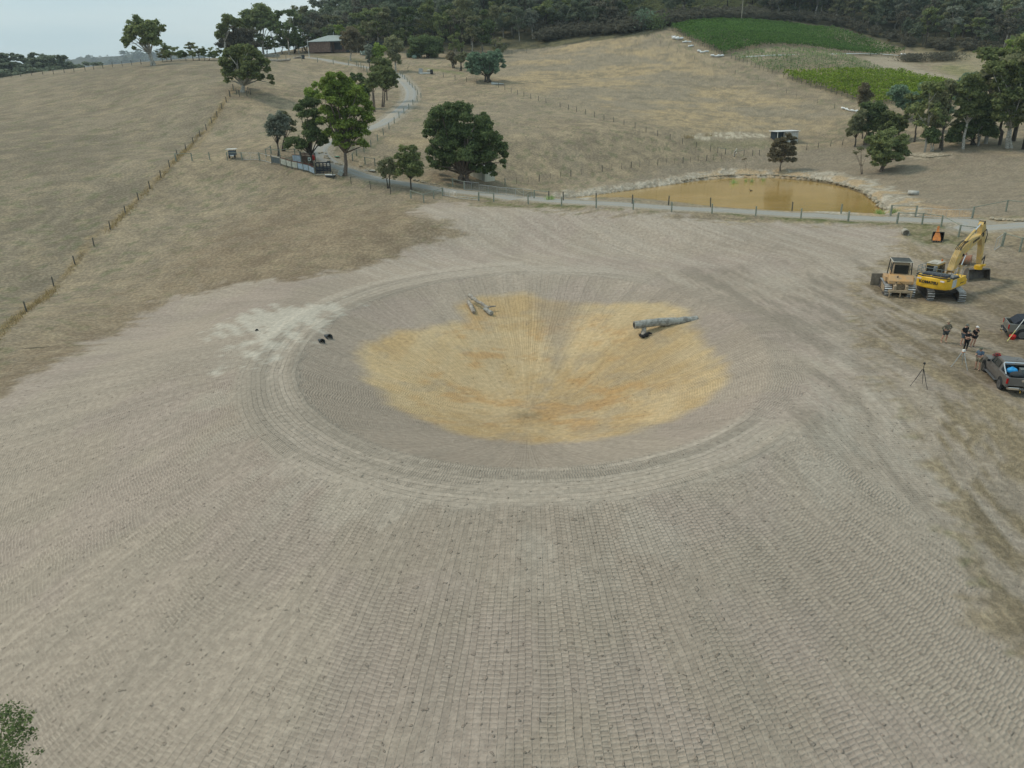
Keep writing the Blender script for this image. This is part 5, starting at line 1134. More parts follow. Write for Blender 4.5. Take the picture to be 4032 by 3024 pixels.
# bulldozer
DZ = Vector((37.8, 69.6, 0)); DZ.z = float(gz(DZ.x, DZ.y)[0]) - .03
dz = thing('bulldozer', 'tan crawler bulldozer with dark canopy roof seen from behind', 'bulldozer', DZ, rad(-18)); dz.scale = (.93, .93, 1.0)
for s_ in (-1, 1): crawler(dz, s_ * 1.08, 4.0, 1.0, .72, 40, 0, DUST, .9)
mb = MB(); mb.box((0, .2, .95), (1.35, 3.6, .9), None, 1, .05); mb.build('chassis', DUST, dz)
mb = MB(); mb.box((0, 1.3, 1.75), (1.15, 1.7, .85), None, .96, .08); mb.tube([(.35, 1.4, 2.1), (.35, 1.4, 2.9)], .07, 8); mb.build('bonnet', TAN, dz, bevel=.02)
mb = MB(); mb.prism([(-1.85, 1.22), (-1.85, 1.52), (-1.35, 1.98), (-.8, 2.0), (-.8, 1.22)], -1.15, 1.15, 'yz'); tk = mb.build('fuel_tank', TAN, dz, bevel=.04)
mb = MB(); mb.disc((-.45, -1.86, 1.36), .06, .03, 'y', 10); mb.tube([(-.35, -1.55, 1.82), (-.35, -1.62, 1.95)], .06, 8); mb.build('filler_cap', BLK, tk)
mb = MB()
for s_ in (-1, 1): mb.prism([(-.85, 1.2), (.9, 1.2), (.9, 1.62), (-.85, 1.66)], s_ * 1.0 - .36, s_ * 1.0 + .36, 'yz')
mb.build('fender', TAN, dz, bevel=.02)
mb = MB(); mb.box((0, -.15, 2.5), (1.65, 1.35, 1.15), None, .93, .1); cb = mb.build('cab', DUST, dz, bevel=.03)
mb = MB(); mb.box((0, -.835, 2.44), (1.32, .03, .84)); mb.build('rear_window', GLASS, cb)
for s_ in (-1, 1): mb = MB(); mb.box((s_ * .825, -.1, 2.5), (.03, .95, .7)); mb.build('side_window', GLASS, cb)
mb = MB(); mb.box((0, -.1, 3.22), (1.75, 2.0, .05)); rf = mb.build('canopy_roof', mat('grey_black_roof', (.07, .075, .07), .8, 0, .3, 2), dz)
mb = MB(); mb.tube([(-.9, -1.12, 3.2), (.9, -1.12, 3.2), (.9, .92, 3.2), (-.9, .92, 3.2), (-.9, -1.12, 3.2)], .05, 6); mb.build('roof_frame', mat('pale_steel', (.48, .46, .40), .6), rf)
mb = MB()
for s_ in (-1, 1):
    for yy in (-1.0, .85): mb.tube([(s_ * .86, yy, 3.2), (s_ * .98, yy, 1.65)], .05, 8)
    mb.tube([(s_ * .92, -1.0, 2.4), (s_ * .92, .85, 2.4)], .03, 6)
mb.build('canopy_post', BLK, dz)
mb = MB(); mb.box((0, -2.3, .62), (2.3, .22, .24), None, 1, .03)
for s_ in (-.55, .55): mb.box((s_, -2.05, .85), (.28, .6, .62), None, .9, .03); mb.tube([(s_ * .8, -1.75, 1.25), (s_, -2.25, .95)], .06, 8)
rp = mb.build('ripper_frame', DUST, dz, bevel=.01)
for x_ in (-1.0, 0, 1.0):
    mb = MB(); mb.prism([(-2.35, .7), (-2.5, .7), (-2.52, .15), (-2.38, -.02), (-2.30, .02), (-2.38, .2)], x_ - .045, x_ + .045, 'yz'); mb.build('ripper_tine', DUST, rp)
mb = MB(); mb.tube([(-.1, -1.86, 1.4), (.15, -2.05, 1.3), (.2, -2.1, 1.1), (-.1, -2.12, 1.0)], .025, 6); mb.build('hose', RUBB, rp)
mb = MB(); n = 8; Rz_ = RZ(rad(10))
for k in range(n):
    a0, a1 = -.6 + 1.2 * k / n, -.6 + 1.2 * (k + 1) / n; f_ = lambda a, o_: (2.75 + o_ - .35 * math.cos(a) + .0, .68 + 1.1 * math.sin(a))
    mb.prism([f_(a0, 0), f_(a1, 0), f_(a1, .07), f_(a0, .07)], -1.85, 1.85, 'yz')
mb.v = [tuple(Rz_ @ Vector(v)) for v in mb.v]; mb.build('blade', mat('dusty_blade', (.30, .26, .21), .8, .1, .3, 2), dz)
mb = MB()
for s_ in (-1.05, 1.05): mb.box((s_ * .95, 1.9, .6), (.16, 1.7, .22), RZ(-.1 * s_))
mb.build('push_arm', DUST, dz)
# ---------------- loose buckets, pipes, logs ----------------
p_ = P(3690, 948); t = thing('excavator_attachment', 'black toothed bucket with an orange tapered ripper arm leaning in it', 'digger bucket', p_, rad(-25))
bk = bucket_mb(1.15, .55)
for sx in (-.57, .57): bk.prism([(.53 * math.cos(rad(70 + 20 * k)), .53 * math.sin(rad(70 + 20 * k))) for k in range(11)] + [(.45, -.5)], sx - .02, sx + .02, 'yz')
bk.v = [(-x_, -y_, z_ + .52) for x_, y_, z_ in bk.v]; bo = bk.build('bucket', mat('black_bucket', (.035, .033, .03), .7, .3, .4, 3), t)
mb = MB()
for k in range(5): mb.prism([(-.50, .02), (-.75, .04), (-.50, .14)], -.5 + k * .25 - .05, -.5 + k * .25 + .05, 'yz')
mb.build('teeth', BUCKST, bo)
mb = MB()
A = [(-.62, .12), (-.45, .32), (.02, 1.62), (.18, 1.58), (-.2, .25)]; W_ = [(.42, -.62, .12), (.42, -.45, .40), (.14, -.05, 1.2), (.10, .12, 1.7)]
vs = []
for hw, y_, z_ in W_: vs += [(-hw - .12, y_, z_), (hw - .12, y_, z_), (hw * .9 - .12, y_ + .14, z_ - .03), (-hw * .9 - .12, y_ + .14, z_ - .03)]
fs = [(0, 3, 2, 1), (12, 13, 14, 15)] + [(l * 4 + i, l * 4 + (i + 1) % 4, (l + 1) * 4 + (i + 1) % 4, (l + 1) * 4 + i) for l in range(3) for i in range(4)]
mb.add(vs, fs); mb.build('ripper_arm', mat('orange_paint', (.66, .24, .055), .6, 0, .35, 3, c2=(.45, .17, .06)), t, bevel=.02)
p_ = P(3788, 1040); t = thing('digger_bucket', 'rusty grey curved bucket lying behind the excavator boom', 'digger bucket', p_, rad(-40))
bk = bucket_mb(1.5, .55)
for sx in (-.75, .75): bk.prism([(.53 * math.cos(rad(70 + 20 * k)), .53 * math.sin(rad(70 + 20 * k))) for k in range(11)] + [(.45, -.5)], sx - .02, sx + .02, 'yz')
bk.v = [(x_, y_ + .1, z_ + .52) for x_, y_, z_ in bk.v]; bk.build('shell', mat('rust_bucket', (.25, .20, .15), .8, .2, .5, 2, c2=(.32, .14, .08)), t)
mb = MB()
for sx in (-.18, .18): mb.prism([(-.1, 1.0), (.35, 1.0), (.3, 1.25), (0, 1.25)], sx - .03, sx + .03, 'yz')
mb.build('lug', mat('rust_bucket', (0, 0, 0)), t)
def ring_pipe(name, label, cat, p_, d, r, L_, m, corr=0, group=None):
    d = Vector(d).normalized(); mb = MB(); n = 20; a = d.cross(Vector((0, 0, 1))).normalized(); b_ = d.cross(a); vs = []; K_ = max(2, int(L_ / .05)) if corr else 2
    rows = [(r * .86, 0, -L_ * .5)] + [(r * .86, 0, 0), (r, 0, 0)] + [(r * (1 + (.05 * math.sin(k * 2.1) if corr else 0)), 0, -L_ * k / K_) for k in range(1, K_ + 1)]
    for rr0, _, s in rows:
        for i in range(n): vs.append(a * rr0 * math.cos(6.2832 * i / n) + b_ * rr0 * math.sin(6.2832 * i / n) + d * s)
    fs = [tuple(range(n))] + [(l * n + i, l * n + (i + 1) % n, (l + 1) * n + (i + 1) % n, (l + 1) * n + i) for l in range(len(rows) - 1) for i in range(n)]
    mb.add(vs, fs); o = mb.build(name, m, None, smooth=True); o.location = p_; return tag(o, label, cat, group)
PIPEM = mat('black_pipe', (.045, .055, .06), .5, 0, .3, 5)
ring_pipe('pipe', 'dark corrugated pipe end, left one of the two on the bowl rim', 'pipe', P(1271, 1352) + Vector((0, 0, .16)), (.55, -.75, .25), .24, 1.0, PIPEM, 1, 'pipes on the bowl rim')
ring_pipe('pipe', 'dark corrugated pipe end, right one of the two on the bowl rim', 'pipe', P(1300, 1335) + Vector((0, 0, .16)), (.65, -.65, .25), .28, 1.1, PIPEM, 1, 'pipes on the bowl rim')
ring_pipe('culvert_pipe', 'pale concrete culvert pipe opening in the grassy bank', 'pipe', P(3567, 928) + Vector((0, 0, .30)), (-.25, -1, -.03), .40, 1.0, mat('concrete', (.40, .37, .31), .9), 0)
ring_pipe('culvert_pipe', 'small dark pipe mouth in the white earth left of the bowl', 'pipe', P(1012, 1303) + Vector((0, 0, .05)), (.4, -.8, .4), .14, .6, PIPEM, 0)
p_ = P(3595, 768); mb = MB(); mb.tube([(-.55, .5, .35), (.55, -.5, .35)], .34, 12); o = mb.build('concrete_pipe', mat('pale_concrete', (.50, .49, .45), .9, 0, .25, 3), None, smooth=True); o.location = p_; tag(o, 'short pale concrete cylinder lying on the bank right of the dam', 'concrete pipe')
LOGM = mat('weathered_log', (.42, .38, .32), .9, 0, .45, 3, c2=(.24, .21, .18), bmp=.8)
LOGG = mat('grey_log', (.36, .36, .33), .9, 0, .45, 2.5, c2=(.20, .19, .17), bmp=.8)
def log(name, label, pts, rs, m, cat='log', parent=None, bend=.03):
    pts = [Vector(p) for p in pts]; o0 = pts[0].copy(); full = []; rr = []
    for i in range(len(pts) - 1):
        for k in range(5):
            t_ = k / 5; full.append(pts[i].lerp(pts[i + 1], t_) - o0 + Vector(rng.normal(size=3)) * bend * (rs[i] / .2) * (1 if (i or k) else 0)); rr.append((rs[i] * (1 - t_) + rs[i + 1] * t_) * rng.uniform(.92, 1.08))
    full.append(pts[-1] - o0); rr.append(rs[-1]); mb = MB(); mb.tube(full, rr, 12); return mb, o0
A = Vector(at_y(2497, 1280, 63.0)); B = P(2745, 1252); A2 = A + (B - A) * -.02
B.z -= .1
mb, o0 = log('', '', [A, A.lerp(B, .5) + Vector((0, 0, .05)), B], [.36, .38, .33], LOGG)
t = thing('log', 'long grey hollow log propped over a charred stump at the bowl edge', 'log', o0); lg = mb.build('trunk', LOGG, t)
mb = MB(); d_ = (A - B).normalized(); mb.disc((0, 0, 0), .24, .02, 'x', 14); q_ = Matrix(d_.to_track_quat('X', 'Z').to_matrix()); mb.v = [tuple(q_ @ Vector(v) + d_ * .012) for v in mb.v]; mb.build('hollow_end', BLK, lg)
Sp = P(2532, 1328); t = thing('stump', 'charred black stump with root lumps holding up the grey log', 'stump', Sp)
tp = A.lerp(B, .16) - Sp - Vector((0, 0, .25)); mb = MB(); mb.tube([(0, 0, .1), tp * .6, tp], [.26, .22, .2], 9); mb.build('stem', LOGM, t)
CH = mat('charcoal', (.03, .028, .028), .9, 0, .5, 6, bmp=1)
mb = MB()
for k in range(9): a = k * .7; mb.ball((.22 * math.cos(a) * rng.uniform(.5, 1.5), .2 * math.sin(a), .16 + .1 * rng.random()), (.2 * rng.uniform(.6, 1.2), .17, .17 * rng.uniform(.6, 1.2)), 7, 5)
mb.tube([(.1, 0, .2), (.55, .15, .35), (.8, .1, .28)], [.14, .12, .06], 7); mb.build('root', CH, t)
G = lambda X, Y, dz_: P(X, Y) + Vector((0, 0, dz_))
pl = G(1847, 1190, .75); mb, o0 = log('', '', [pl, G(1885, 1212, .62), G(1923, 1228, .42)], [.20, .17, .15], LOGM)
t = thing('log', 'pale forked dead branch lying across two other logs at the bowl edge', 'log', o0, 0, 'dead logs at the bowl edge'); mb.build('trunk', LOGM, t)
mb, o1 = log('', '', [G(1915, 1226, .42), G(1952, 1222, .45)], [.11, .07], LOGM); mb.v = [tuple(Vector(v) + o1 - o0) for v in mb.v]; mb.build('branch', LOGM, t)
mb, o0 = log('', '', [G(1845, 1198, .3), G(1858, 1220, .22), G(1866, 1238, .2)], [.20, .21, .17], LOGM); o = mb.build('log', LOGM, None); o.location = o0; tag(o, 'short pale log pointing down the slope under the left end of the fork', 'log', 'dead logs at the bowl edge')
mb, o0 = log('', '', [G(1908, 1224, .22), G(1936, 1243, .24)], [.20, .25], LOGG); o = mb.build('log', LOGG, None); o.location = o0; tag(o, 'thick sawn grey log end lying under the right end of the fork', 'log', 'dead logs at the bowl edge')
# ---------------- vehicles ----------------
def loft(mb, secs):
    n = len(secs[0][1]); vs = []
    for y, pr in secs: vs += [(x_, y, z_) for x_, z_ in pr]
    fs = [tuple(range(n))[::-1], tuple(range((len(secs) - 1) * n, len(secs) * n))]
    for l in range(len(secs) - 1): fs += [(l * n + i, l * n + (i + 1) % n, (l + 1) * n + (i + 1) % n, (l + 1) * n + i) for i in range(n)]
    mb.add(vs, fs); return mb
def ute(label, loc, az, paint, canopy=False, plate='CAW 623'):
    T_ = thing('pickup_truck', label, 'ute', loc, rad(-az))
    def sec(hw, zb, zt, sh): return [(-hw + .05, zb), (hw - .05, zb), (hw, zb + .2), (hw, zt - .28), (hw - sh, zt), (-hw + sh, zt), (-hw, zt - .28), (-hw, zb + .2)]
    mb = MB()
    loft(mb, [(2.62, sec(.78, .45, .92, .12)), (2.5, sec(.90, .40, 1.02, .14)), (2.0, sec(.95, .38, 1.10, .10)), (1.35, sec(.96, .38, 1.16, .07)), (.9, sec(.96, .38, 1.18, .06)), (-.95, sec(.96, .38, 1.18, .05))])
    body = mb.build('body', paint, T_, bevel=.03)
    mb = MB()   # tub: side walls, floor, tailgate
    for s_ in (-1, 1): mb.prism([(-.95, .45), (-2.62, .55), (-2.66, 1.22), (-.95, 1.2)], s_ * .96 - (.0 if s_ > 0 else 0), s_ * .80, 'yz')
    mb.box((0, -1.8, .70), (1.7, 1.65, .08)); mb.box((0, -.98, .95), (1.7, .06, .55)); tb = mb.build('tub', paint, T_, bevel=.02)
    mb = MB(); mb.box((0, -2.64, .95), (1.72, .07, .56)); tg_ = mb.build('tailgate', paint, T_, bevel=.02)
    mb = MB(); mb.box((0, -2.69, 1.06), (.26, .03, .06)); mb.disc((0, -2.685, 1.06), .10, .02, 'y', 16); mb.build('badge', CHROME, tg_)
    cg = [(1.05, .80, 1.18, .78), (.45, .84, 1.18, 1.60), (.15, .84, 1.18, 1.74), (-.75, .84, 1.18, 1.76), (-.98, .84, 1.18, 1.55)]
    mb = MB(); loft(mb, [(y_, [(-.90, 1.12), (.90, 1.12), (hw * .80 if zt > 1.3 else .88, max(zt, 1.2)), (-(hw * .80 if zt > 1.3 else .88), max(zt, 1.2))]) for y_, hw, z0, zt in cg]); cb = mb.build('cabin', paint, T_, bevel=.04)
    for s_ in (-1, 1):
        for (ya, yb) in ((.10, .72), (-.72, .02)):
            mb = MB(); zt = 1.62; x0, x1 = .905, .745
            y2 = .36 if yb > .5 else yb
            vs = [(s_ * x0, ya, 1.22), (s_ * x0, yb, 1.22), (s_ * x1, y2, zt), (s_ * x1, ya, zt)]
            mb.add(vs + [(v[0] + s_ * .012, v[1], v[2] + .004) for v in vs], [(0, 1, 2, 3), (4, 5, 6, 7), (0, 1, 5, 4), (1, 2, 6, 5), (2, 3, 7, 6), (3, 0, 4, 7)]); mb.build('side_window', GLASS, cb)
    mb = MB(); vs = [(-.78, 1.03, 1.24), (.78, 1.03, 1.24), (.66, .49, 1.60), (-.66, .49, 1.60)]; mb.add(vs + [(v[0], v[1] + .02, v[2] + .02) for v in vs], [(0, 1, 2, 3), (4, 5, 6, 7), (0, 1, 5, 4), (1, 2, 6, 5), (2, 3, 7, 6), (3, 0, 4, 7)]); mb.build('windscreen', GLASS, cb)
    mb = MB(); mb.box((0, -.985, 1.40), (1.2, .03, .32), Matrix.Rotation(-.1, 3, 'X')); mb.build('rear_window', GLASS, cb)
    mb = MB(); mb.tube([(.15, -.5, 1.77), (.15, -.72, 1.92)], .012, 5); mb.build('aerial', BLK, cb)
    for s_ in (-1, 1):
        mb = MB(); mb.box((s_ * 1.06, .72, 1.22), (.2, .12, .16), None, .9, .03); mb.build('mirror', BLK if s_ < 0 else BLK, T_)
        mb = MB(); mb.box((s_ * .93, -2.66, .98), (.12, .08, .34), None, 1, .02); mb.build('tail_light', mat('red_lens', (.45, .01, .01), .25), T_)
        mb = MB(); mb.box((s_ * 1.02, .05, .40), (.16, 2.1, .06), None, 1, .02); mb.build('side_step', mat('dark_grey_plastic', (.10, .105, .11), .6), T_)
        for yy in (.38, -.42): mb = MB(); mb.box((s_ * .97, yy - .25, 1.02), (.03, .16, .035)); mb.build('door_handle', CHROME, body)
        for yy in (1.64, -1.62):
            ar = MB(); ar.disc((s_ * .915, yy, .43), .47, .115, 'x', 20); ar.build('wheel_arch', BLK, T_)
            w_ = MB(); w_.disc((s_ * .87, yy, .385), .385, .26, 'x', 22, [(.30, -.13), (.37, -.13), (.385, -.09), (.385, .09), (.37, .13), (.30, .13)]); wo = w_.build('wheel', RUBB, T_)
            rm = MB(); xo = s_ * 1.0
            rm.disc((xo, yy, .385), .07, .03, 'x', 12)
            for k in range(6): a = k * 1.0472 + .2; rm.box((xo, yy + .15 * math.cos(a), .385 + .15 * math.sin(a)), (.03, .24, .055), Matrix.Rotation(a, 3, 'X'))
            rm.disc((s_ * .995, yy, .385), .27, .02, 'x', 20); rm.build('rim', mat('wheel_rim', (.20, .20, .205), .4, .6), wo)
    mb = MB(); mb.box((0, -2.74, .52), (1.8, .16, .17), None, 1, .04); bp = mb.build('rear_bumper', CHROME if not canopy else BLK, T_)
    mb = MB(); mb.box((.0, -2.83, .54), (.40, .02, .13)); mb.build('number_plate', mat('plate_black', (.02, .02, .022), .5), bp)
    text('plate_text', plate, .12, (0, -2.845, .54), (rad(90), 0, 0), WHITE, bp, .002)
    mb = MB(); mb.tube([(0, -2.8, .42), (0, -3.0, .42)], .03, 8); mb.ball((0, -3.0, .48), .035); mb.build('towbar', STEEL, bp)
    mb = MB(); mb.tube([(-.12, -2.85, .40), (-.14, -2.88, .28), (-.08, -2.88, .28), (-.10, -2.85, .38)], .015, 6); mb.build('safety_hook', mat('yellow_hook', (.7, .4, .04)), bp)
    return T_, body
GREY = mat('brown_grey_car_paint', (.165, .152, .142), .38, .35, .12, .8, spec=.5)
yz = rad(15); fwd = Vector((math.sin(yz), math.cos(yz), 0)); rt = Vector((math.cos(yz), -math.sin(yz), 0))
c0 = Vector((33.05, 45.65, 0)) + fwd * 1.62 + rt * .87; c0.z = float(gz(c0.x, c0.y)[0]) - .01
t, body = ute('dark brown grey dual cab ute with silver sports bar facing away', c0, 15, GREY)
mb = MB()
for s_ in (-1, 1): mb.tube([(s_ * .87, -2.05, 1.24), (s_ * .86, -1.30, 1.72), (s_ * .74, -1.22, 1.80)], .045, 8)
mb.tube([(-.78, -1.22, 1.79), (.78, -1.22, 1.79)], .045, 8); mb.build('sports_bar', CHROME, t)
mb = MB(); mb.box((0, -1.8, 1.10), (1.58, 1.5, .03)); mb.build('tub_liner', BLK, t)
def on(root, v): return root.matrix_world @ Vector(v) if False else (Matrix.Translation(root.location) @ Matrix.Rotation(root.rotation_euler.z, 4, 'Z')) @ Vector(v)
mb = MB(); mb.ball((0, 0, 0), (.34, .28, .22), 16, 10); mb.disc((.0, 0, .20), .1, .08, 'z', 12); o = mb.build('drum', mat('bright_blue_plastic', (.03, .33, .72), .4), None, smooth=True); o.location = on(t, (-.35, -1.5, 1.33)); o.rotation_euler.z = rad(-15); tag(o, 'bright blue rounded water container in the ute tray', 'container')
mb = MB(); mb.box((0, 0, 0), (.62, .42, .34), None, .95, .04); mb.box((0, 0, .19), (.66, .46, .05), None, 1, .03); o = mb.build('storage_box', mat('grey_plastic_box', (.17, .19, .19), .6), None); o.location = on(t, (.42, -1.5, 1.29)); o.rotation_euler.z = rad(-15); tag(o, 'grey plastic storage box beside the blue container in the ute tray', 'box')
mb = MB(); mb.ball((0, 0, 0), (.42, .30, .22), 12, 8); o = mb.build('bag', mat('dark_canvas', (.05, .055, .06), .9), None, smooth=True); o.location = on(t, (-.25, -2.1, 1.26)); o.rotation_euler.z = rad(-15); tag(o, 'dark canvas bag behind the blue container in the ute tray', 'bag')
mb = MB(); mb.box((0, 0, .06), (.5, .34, .12), None, .85, .04); mb.box((.05, .02, .15), (.36, .16, .06), None, .9, .02); o = mb.build('tool_bag', mat('red_black_bag', (.40, .03, .03), .8, 0, .9, 5, c2=(.03, .03, .03)), None); o.location = on(t, (-.15, 2.05, 1.12)); tag(o, 'red and black tool bag lying on the ute bonnet', 'bag')
GREY2 = mat('silver_grey_car_paint', (.20, .20, .18), .4, .35, .12, .8, spec=.5)
az2 = 112; f2 = Vector((math.sin(rad(az2)), math.cos(rad(az2)), 0)); r2v = Vector((math.cos(rad(az2)), -math.sin(rad(az2)), 0))
c1 = Vector((41.0, 55.6, 0)) + f2 * 1.62 - r2v * .87; c1.z = float(gz(c1.x, c1.y)[0])
t2, body2 = ute('silver grey ute with a black soft cover cut off by the right edge', c1, az2, GREY2, True, 'ZKR 401')
mb = MB(); mb.prism([(-2.35, 1.2), (-1.9, 1.62), (-1.05, 1.74), (-1.0, 1.2)], -.86, .86, 'yz'); mb.build('tonneau_cover', mat('black_canvas', (.025, .032, .045), .8), t2, bevel=.04)
# measuring staff, red bucket, tripods
a = P(3965, 1345); t = thing('measuring_staff', 'long white and yellow measuring staff leaning against the silver ute', 'staff', a)
tp = Vector(at_y(4034, 1256, a.y + .35)) - a; mid = tp * .5
mb = MB(); mb.tube([(0, 0, .02), mid], .035, 6); mb.build('lower_section', mat('staff_yellow', (.62, .58, .22), .5), t)
mb = MB(); mb.tube([mid, tp], .028, 6); mb.build('upper_section', WHITE, t)
p_ = P(3984, 1336); mb = MB(); mb.disc((0, 0, .2), .25, .4, 'z', 16, [(.17, -.2), (.25, .05), (.25, .12), (.16, .19)]); o = mb.build('bucket', REDM, None, smooth=True); o.location = p_; tag(o, 'red plastic tub on the grass behind the measuring staff', 'tub')
def tripod(label, base, h, spread, m, legr, head, kind):
    p_ = P(*base); T_ = thing('tripod', label, 'tripod', p_, rad(20))
    for k in range(3):
        a = k * 2.094 + .5; mb = MB(); zt = h * (.72 if kind == 'dark' else .93)
        foot = (math.cos(a) * spread, math.sin(a) * spread, 0.0); mb.tube([(math.cos(a) * .05, math.sin(a) * .05, zt), (math.cos(a) * spread * .6, math.sin(a) * spread * .6, zt * .4)], legr, 6); mb.tube([(math.cos(a) * spread * .6, math.sin(a) * spread * .6, zt * .4), foot], legr * .7, 6); mb.build('leg', m, T_)
    head(T_)
def h1(T_):
    mb = MB(); mb.tube([(0, 0, 1.1), (0, 0, 1.62)], .02, 6); mb.build('column', BLK, T_); mb = MB(); mb.box((0, 0, 1.68), (.08, .12, .12)); mb.build('head', BLK, T_)
def h2(T_):
    mb = MB(); mb.disc((0, 0, 1.2), .12, .05, 'z', 12); mb.build('plate', mat('orange_plate', (.6, .22, .08)), T_); mb = MB(); mb.box((0, 0, 1.30), (.22, .2, .15), None, .9, .03); mb.build('laser_level', WHITE, T_)
tripod('tall thin black tripod standing alone on the bare earth', (3622, 1522), 1.75, .62, BLK, .022, h1, 'dark')
tripod('pale survey tripod with a white laser level near the standing people', (3780, 1447), 1.35, .62, mat('pale_aluminium', (.50, .52, .52), .4, .4), .03, h2, 'pale')
# ---------------- people ----------------
SKIN = mat('skin', (.50, .28, .20), .55, 0, .15, 6)
def skinmesh(name, nodes, edges, m, parent, sub=1, loop_root=0):
    """nodes: name -> (xyz, radius); grown into one closed surface with the Skin modifier"""
    ks = list(nodes); ix = {k: i for i, k in enumerate(ks)}
    me = bpy.data.meshes.new(name); me.from_pydata([nodes[k][0] for k in ks], [(ix[a], ix[b_]) for a, b_ in edges], [])
    o = link(bpy.data.objects.new(name, me), parent); md = o.modifiers.new('skin', 'SKIN'); md.use_smooth_shade = True
    sk = me.skin_vertices[0].data
    for i, k in enumerate(ks):
        r_ = nodes[k][1]; sk[i].radius = r_ if hasattr(r_, '__len__') else (r_, r_)
    sk[loop_root].use_root = True
    if sub: s_ = o.modifiers.new('sub', 'SUBSURF'); s_.levels = sub; s_.render_levels = sub
    dg = bpy.context.evaluated_depsgraph_get(); ev = o.evaluated_get(dg); m2 = bpy.data.meshes.new_from_object(ev)
    o.modifiers.clear(); o.data = m2; m2.materials.clear(); m2.materials.append(m); m2.name = name
    return o
def person(label, base, yaw, h, arms, shirt, shorts, shoes, hat, sleeve='short', pants=False, lean=0.0, legs=None, head_tilt=0.0, female=False, skirt=False, brim=False, phone=False, stance=.13):
    p_ = P(*base) if not isinstance(base, Vector) else base; T_ = thing('person', label, 'person', p_, rad(yaw)); k = h / 1.75; sw = .165 if female else .195
    def V(x, y, z): return (x * k + lean * z, y * k, z * k)
    n = {}; e = []
    n['pelvis'] = (V(0, 0, .95), .13 * k); n['spine'] = (V(0, 0, 1.14), (.115 if female else .13) * k); n['chest'] = (V(0, 0, 1.34), .14 * k); n['neck'] = (V(0, .0, 1.49), .055 * k)
    ht = head_tilt; n['jaw'] = (V(0, -.03 - ht * .6, 1.555 - ht * .05), .066 * k); n['skull'] = (V(0, -.01 - ht, 1.64 - ht * .2), .088 * k); n['crown'] = (V(0, 0 - ht, 1.71 - ht * .3), .066 * k)
    n['nose'] = (V(0, -.115 - ht * 1.1, 1.60 - ht * .2), .014 * k)
    for s_, c_ in ((-1, 'a'), (1, 'b')): n['ear' + c_] = (V(s_ * .088, -.005 - ht, 1.615 - ht * .2), .016 * k)
    e += [('pelvis', 'spine'), ('spine', 'chest'), ('chest', 'neck'), ('neck', 'jaw'), ('jaw', 'skull'), ('skull', 'crown'), ('skull', 'nose'), ('skull', 'eara'), ('skull', 'earb')]
    for i, (s_, c_) in enumerate(((-1, 'a'), (1, 'b'))):
        n['hip' + c_] = (V(s_ * .10, 0, .88), .095 * k); n['knee' + c_] = (V(s_ * stance, -.02, .49), .06 * k); n['calf' + c_] = (V(s_ * stance * 1.05, .02, .34), .057 * k); n['ankle' + c_] = (V(s_ * stance * 1.12, .03, .09), .042 * k); n['toe' + c_] = (V(s_ * stance * 1.25, -.12, .04), .035 * k)
        e += [('pelvis', 'hip' + c_), ('hip' + c_, 'knee' + c_), ('knee' + c_, 'calf' + c_), ('calf' + c_, 'ankle' + c_), ('ankle' + c_, 'toe' + c_)]
        el, wr = arms[i]; n['sho' + c_] = (V(s_ * sw, 0, 1.41), .062 * k); n['elb' + c_] = (V(*el), .042 * k); n['wri' + c_] = (V(*wr), .028 * k)
        E_, W_ = Vector(V(*el)), Vector(V(*wr)); d = (W_ - E_).normalized(); sd = d.cross(Vector((0, -1, .2))).normalized(); palm = W_ + d * .05 * k; n['palm' + c_] = (tuple(palm), .030 * k)
        e += [('chest', 'sho' + c_), ('sho' + c_, 'elb' + c_), ('elb' + c_, 'wri' + c_), ('wri' + c_, 'palm' + c_)]
        up = sd.cross(d)
        for f_, (off, ln) in enumerate(((-.027, .066), (-.009, .078), (.009, .074), (.027, .058))):
            a1 = palm + sd * off * k + d * .035 * k; a2 = a1 + (d * .75 - up * .45 + sd * off * 2).normalized() * ln * .55 * k; a3 = a2 + (d * .35 - up * .8).normalized() * ln * .45 * k
            for q_, pp, r_ in (('1', a1, .0095), ('2', a2, .0085), ('3', a3, .007)): n['f%d%s%s' % (f_, q_, c_)] = (tuple(pp), r_ * k)
            e += [('palm' + c_, 'f%d1%s' % (f_, c_)), ('f%d1%s' % (f_, c_), 'f%d2%s' % (f_, c_)), ('f%d2%s' % (f_, c_), 'f%d3%s' % (f_, c_))]
        t1 = W_ + d * .03 * k - sd * s_ * .03 * k; t2_ = t1 + (d - sd * s_ * .8).normalized() * .045 * k
        n['t1' + c_] = (tuple(t1), .011 * k); n['t2' + c_] = (tuple(t2_), .009 * k); e += [('wri' + c_, 't1' + c_), ('t1' + c_, 't2' + c_)]
    skinmesh('body', n, e, SKIN, T_)
    g = lambda key, r_: (n[key][0], r_ * k)
    lr = lambda a, b_, t: tuple(Vector(n[a][0]).lerp(Vector(n[b_][0]), t))
    # shirt
    q = {'c': g('chest', .168), 'p': (V(0, 0, .97), (.165 if not female else .14) * k), 's': g('spine', .155 if not female else .135), 'n': (V(0, 0, 1.46), .085 * k)}; ee = [('c', 's'), ('s', 'p'), ('c', 'n')]
    if skirt: q['p'] = (V(0, 0, .92), .17 * k)
    for c_ in 'ab':
        q['s' + c_] = g('sho' + c_, .085); ee.append(('c', 's' + c_))
        if sleeve == 'long': q['e' + c_] = g('elb' + c_, .062); q['w' + c_] = (lr('elb' + c_, 'wri' + c_, .85), .05 * k); ee += [('s' + c_, 'e' + c_), ('e' + c_, 'w' + c_)]
        else: q['e' + c_] = (lr('sho' + c_, 'elb' + c_, .72), .072 * k); ee.append(('s' + c_, 'e' + c_))
    skinmesh('shirt', q, ee, shirt, T_)
    q = {'p': (V(0, 0, .93), .158 * k)}; ee = []
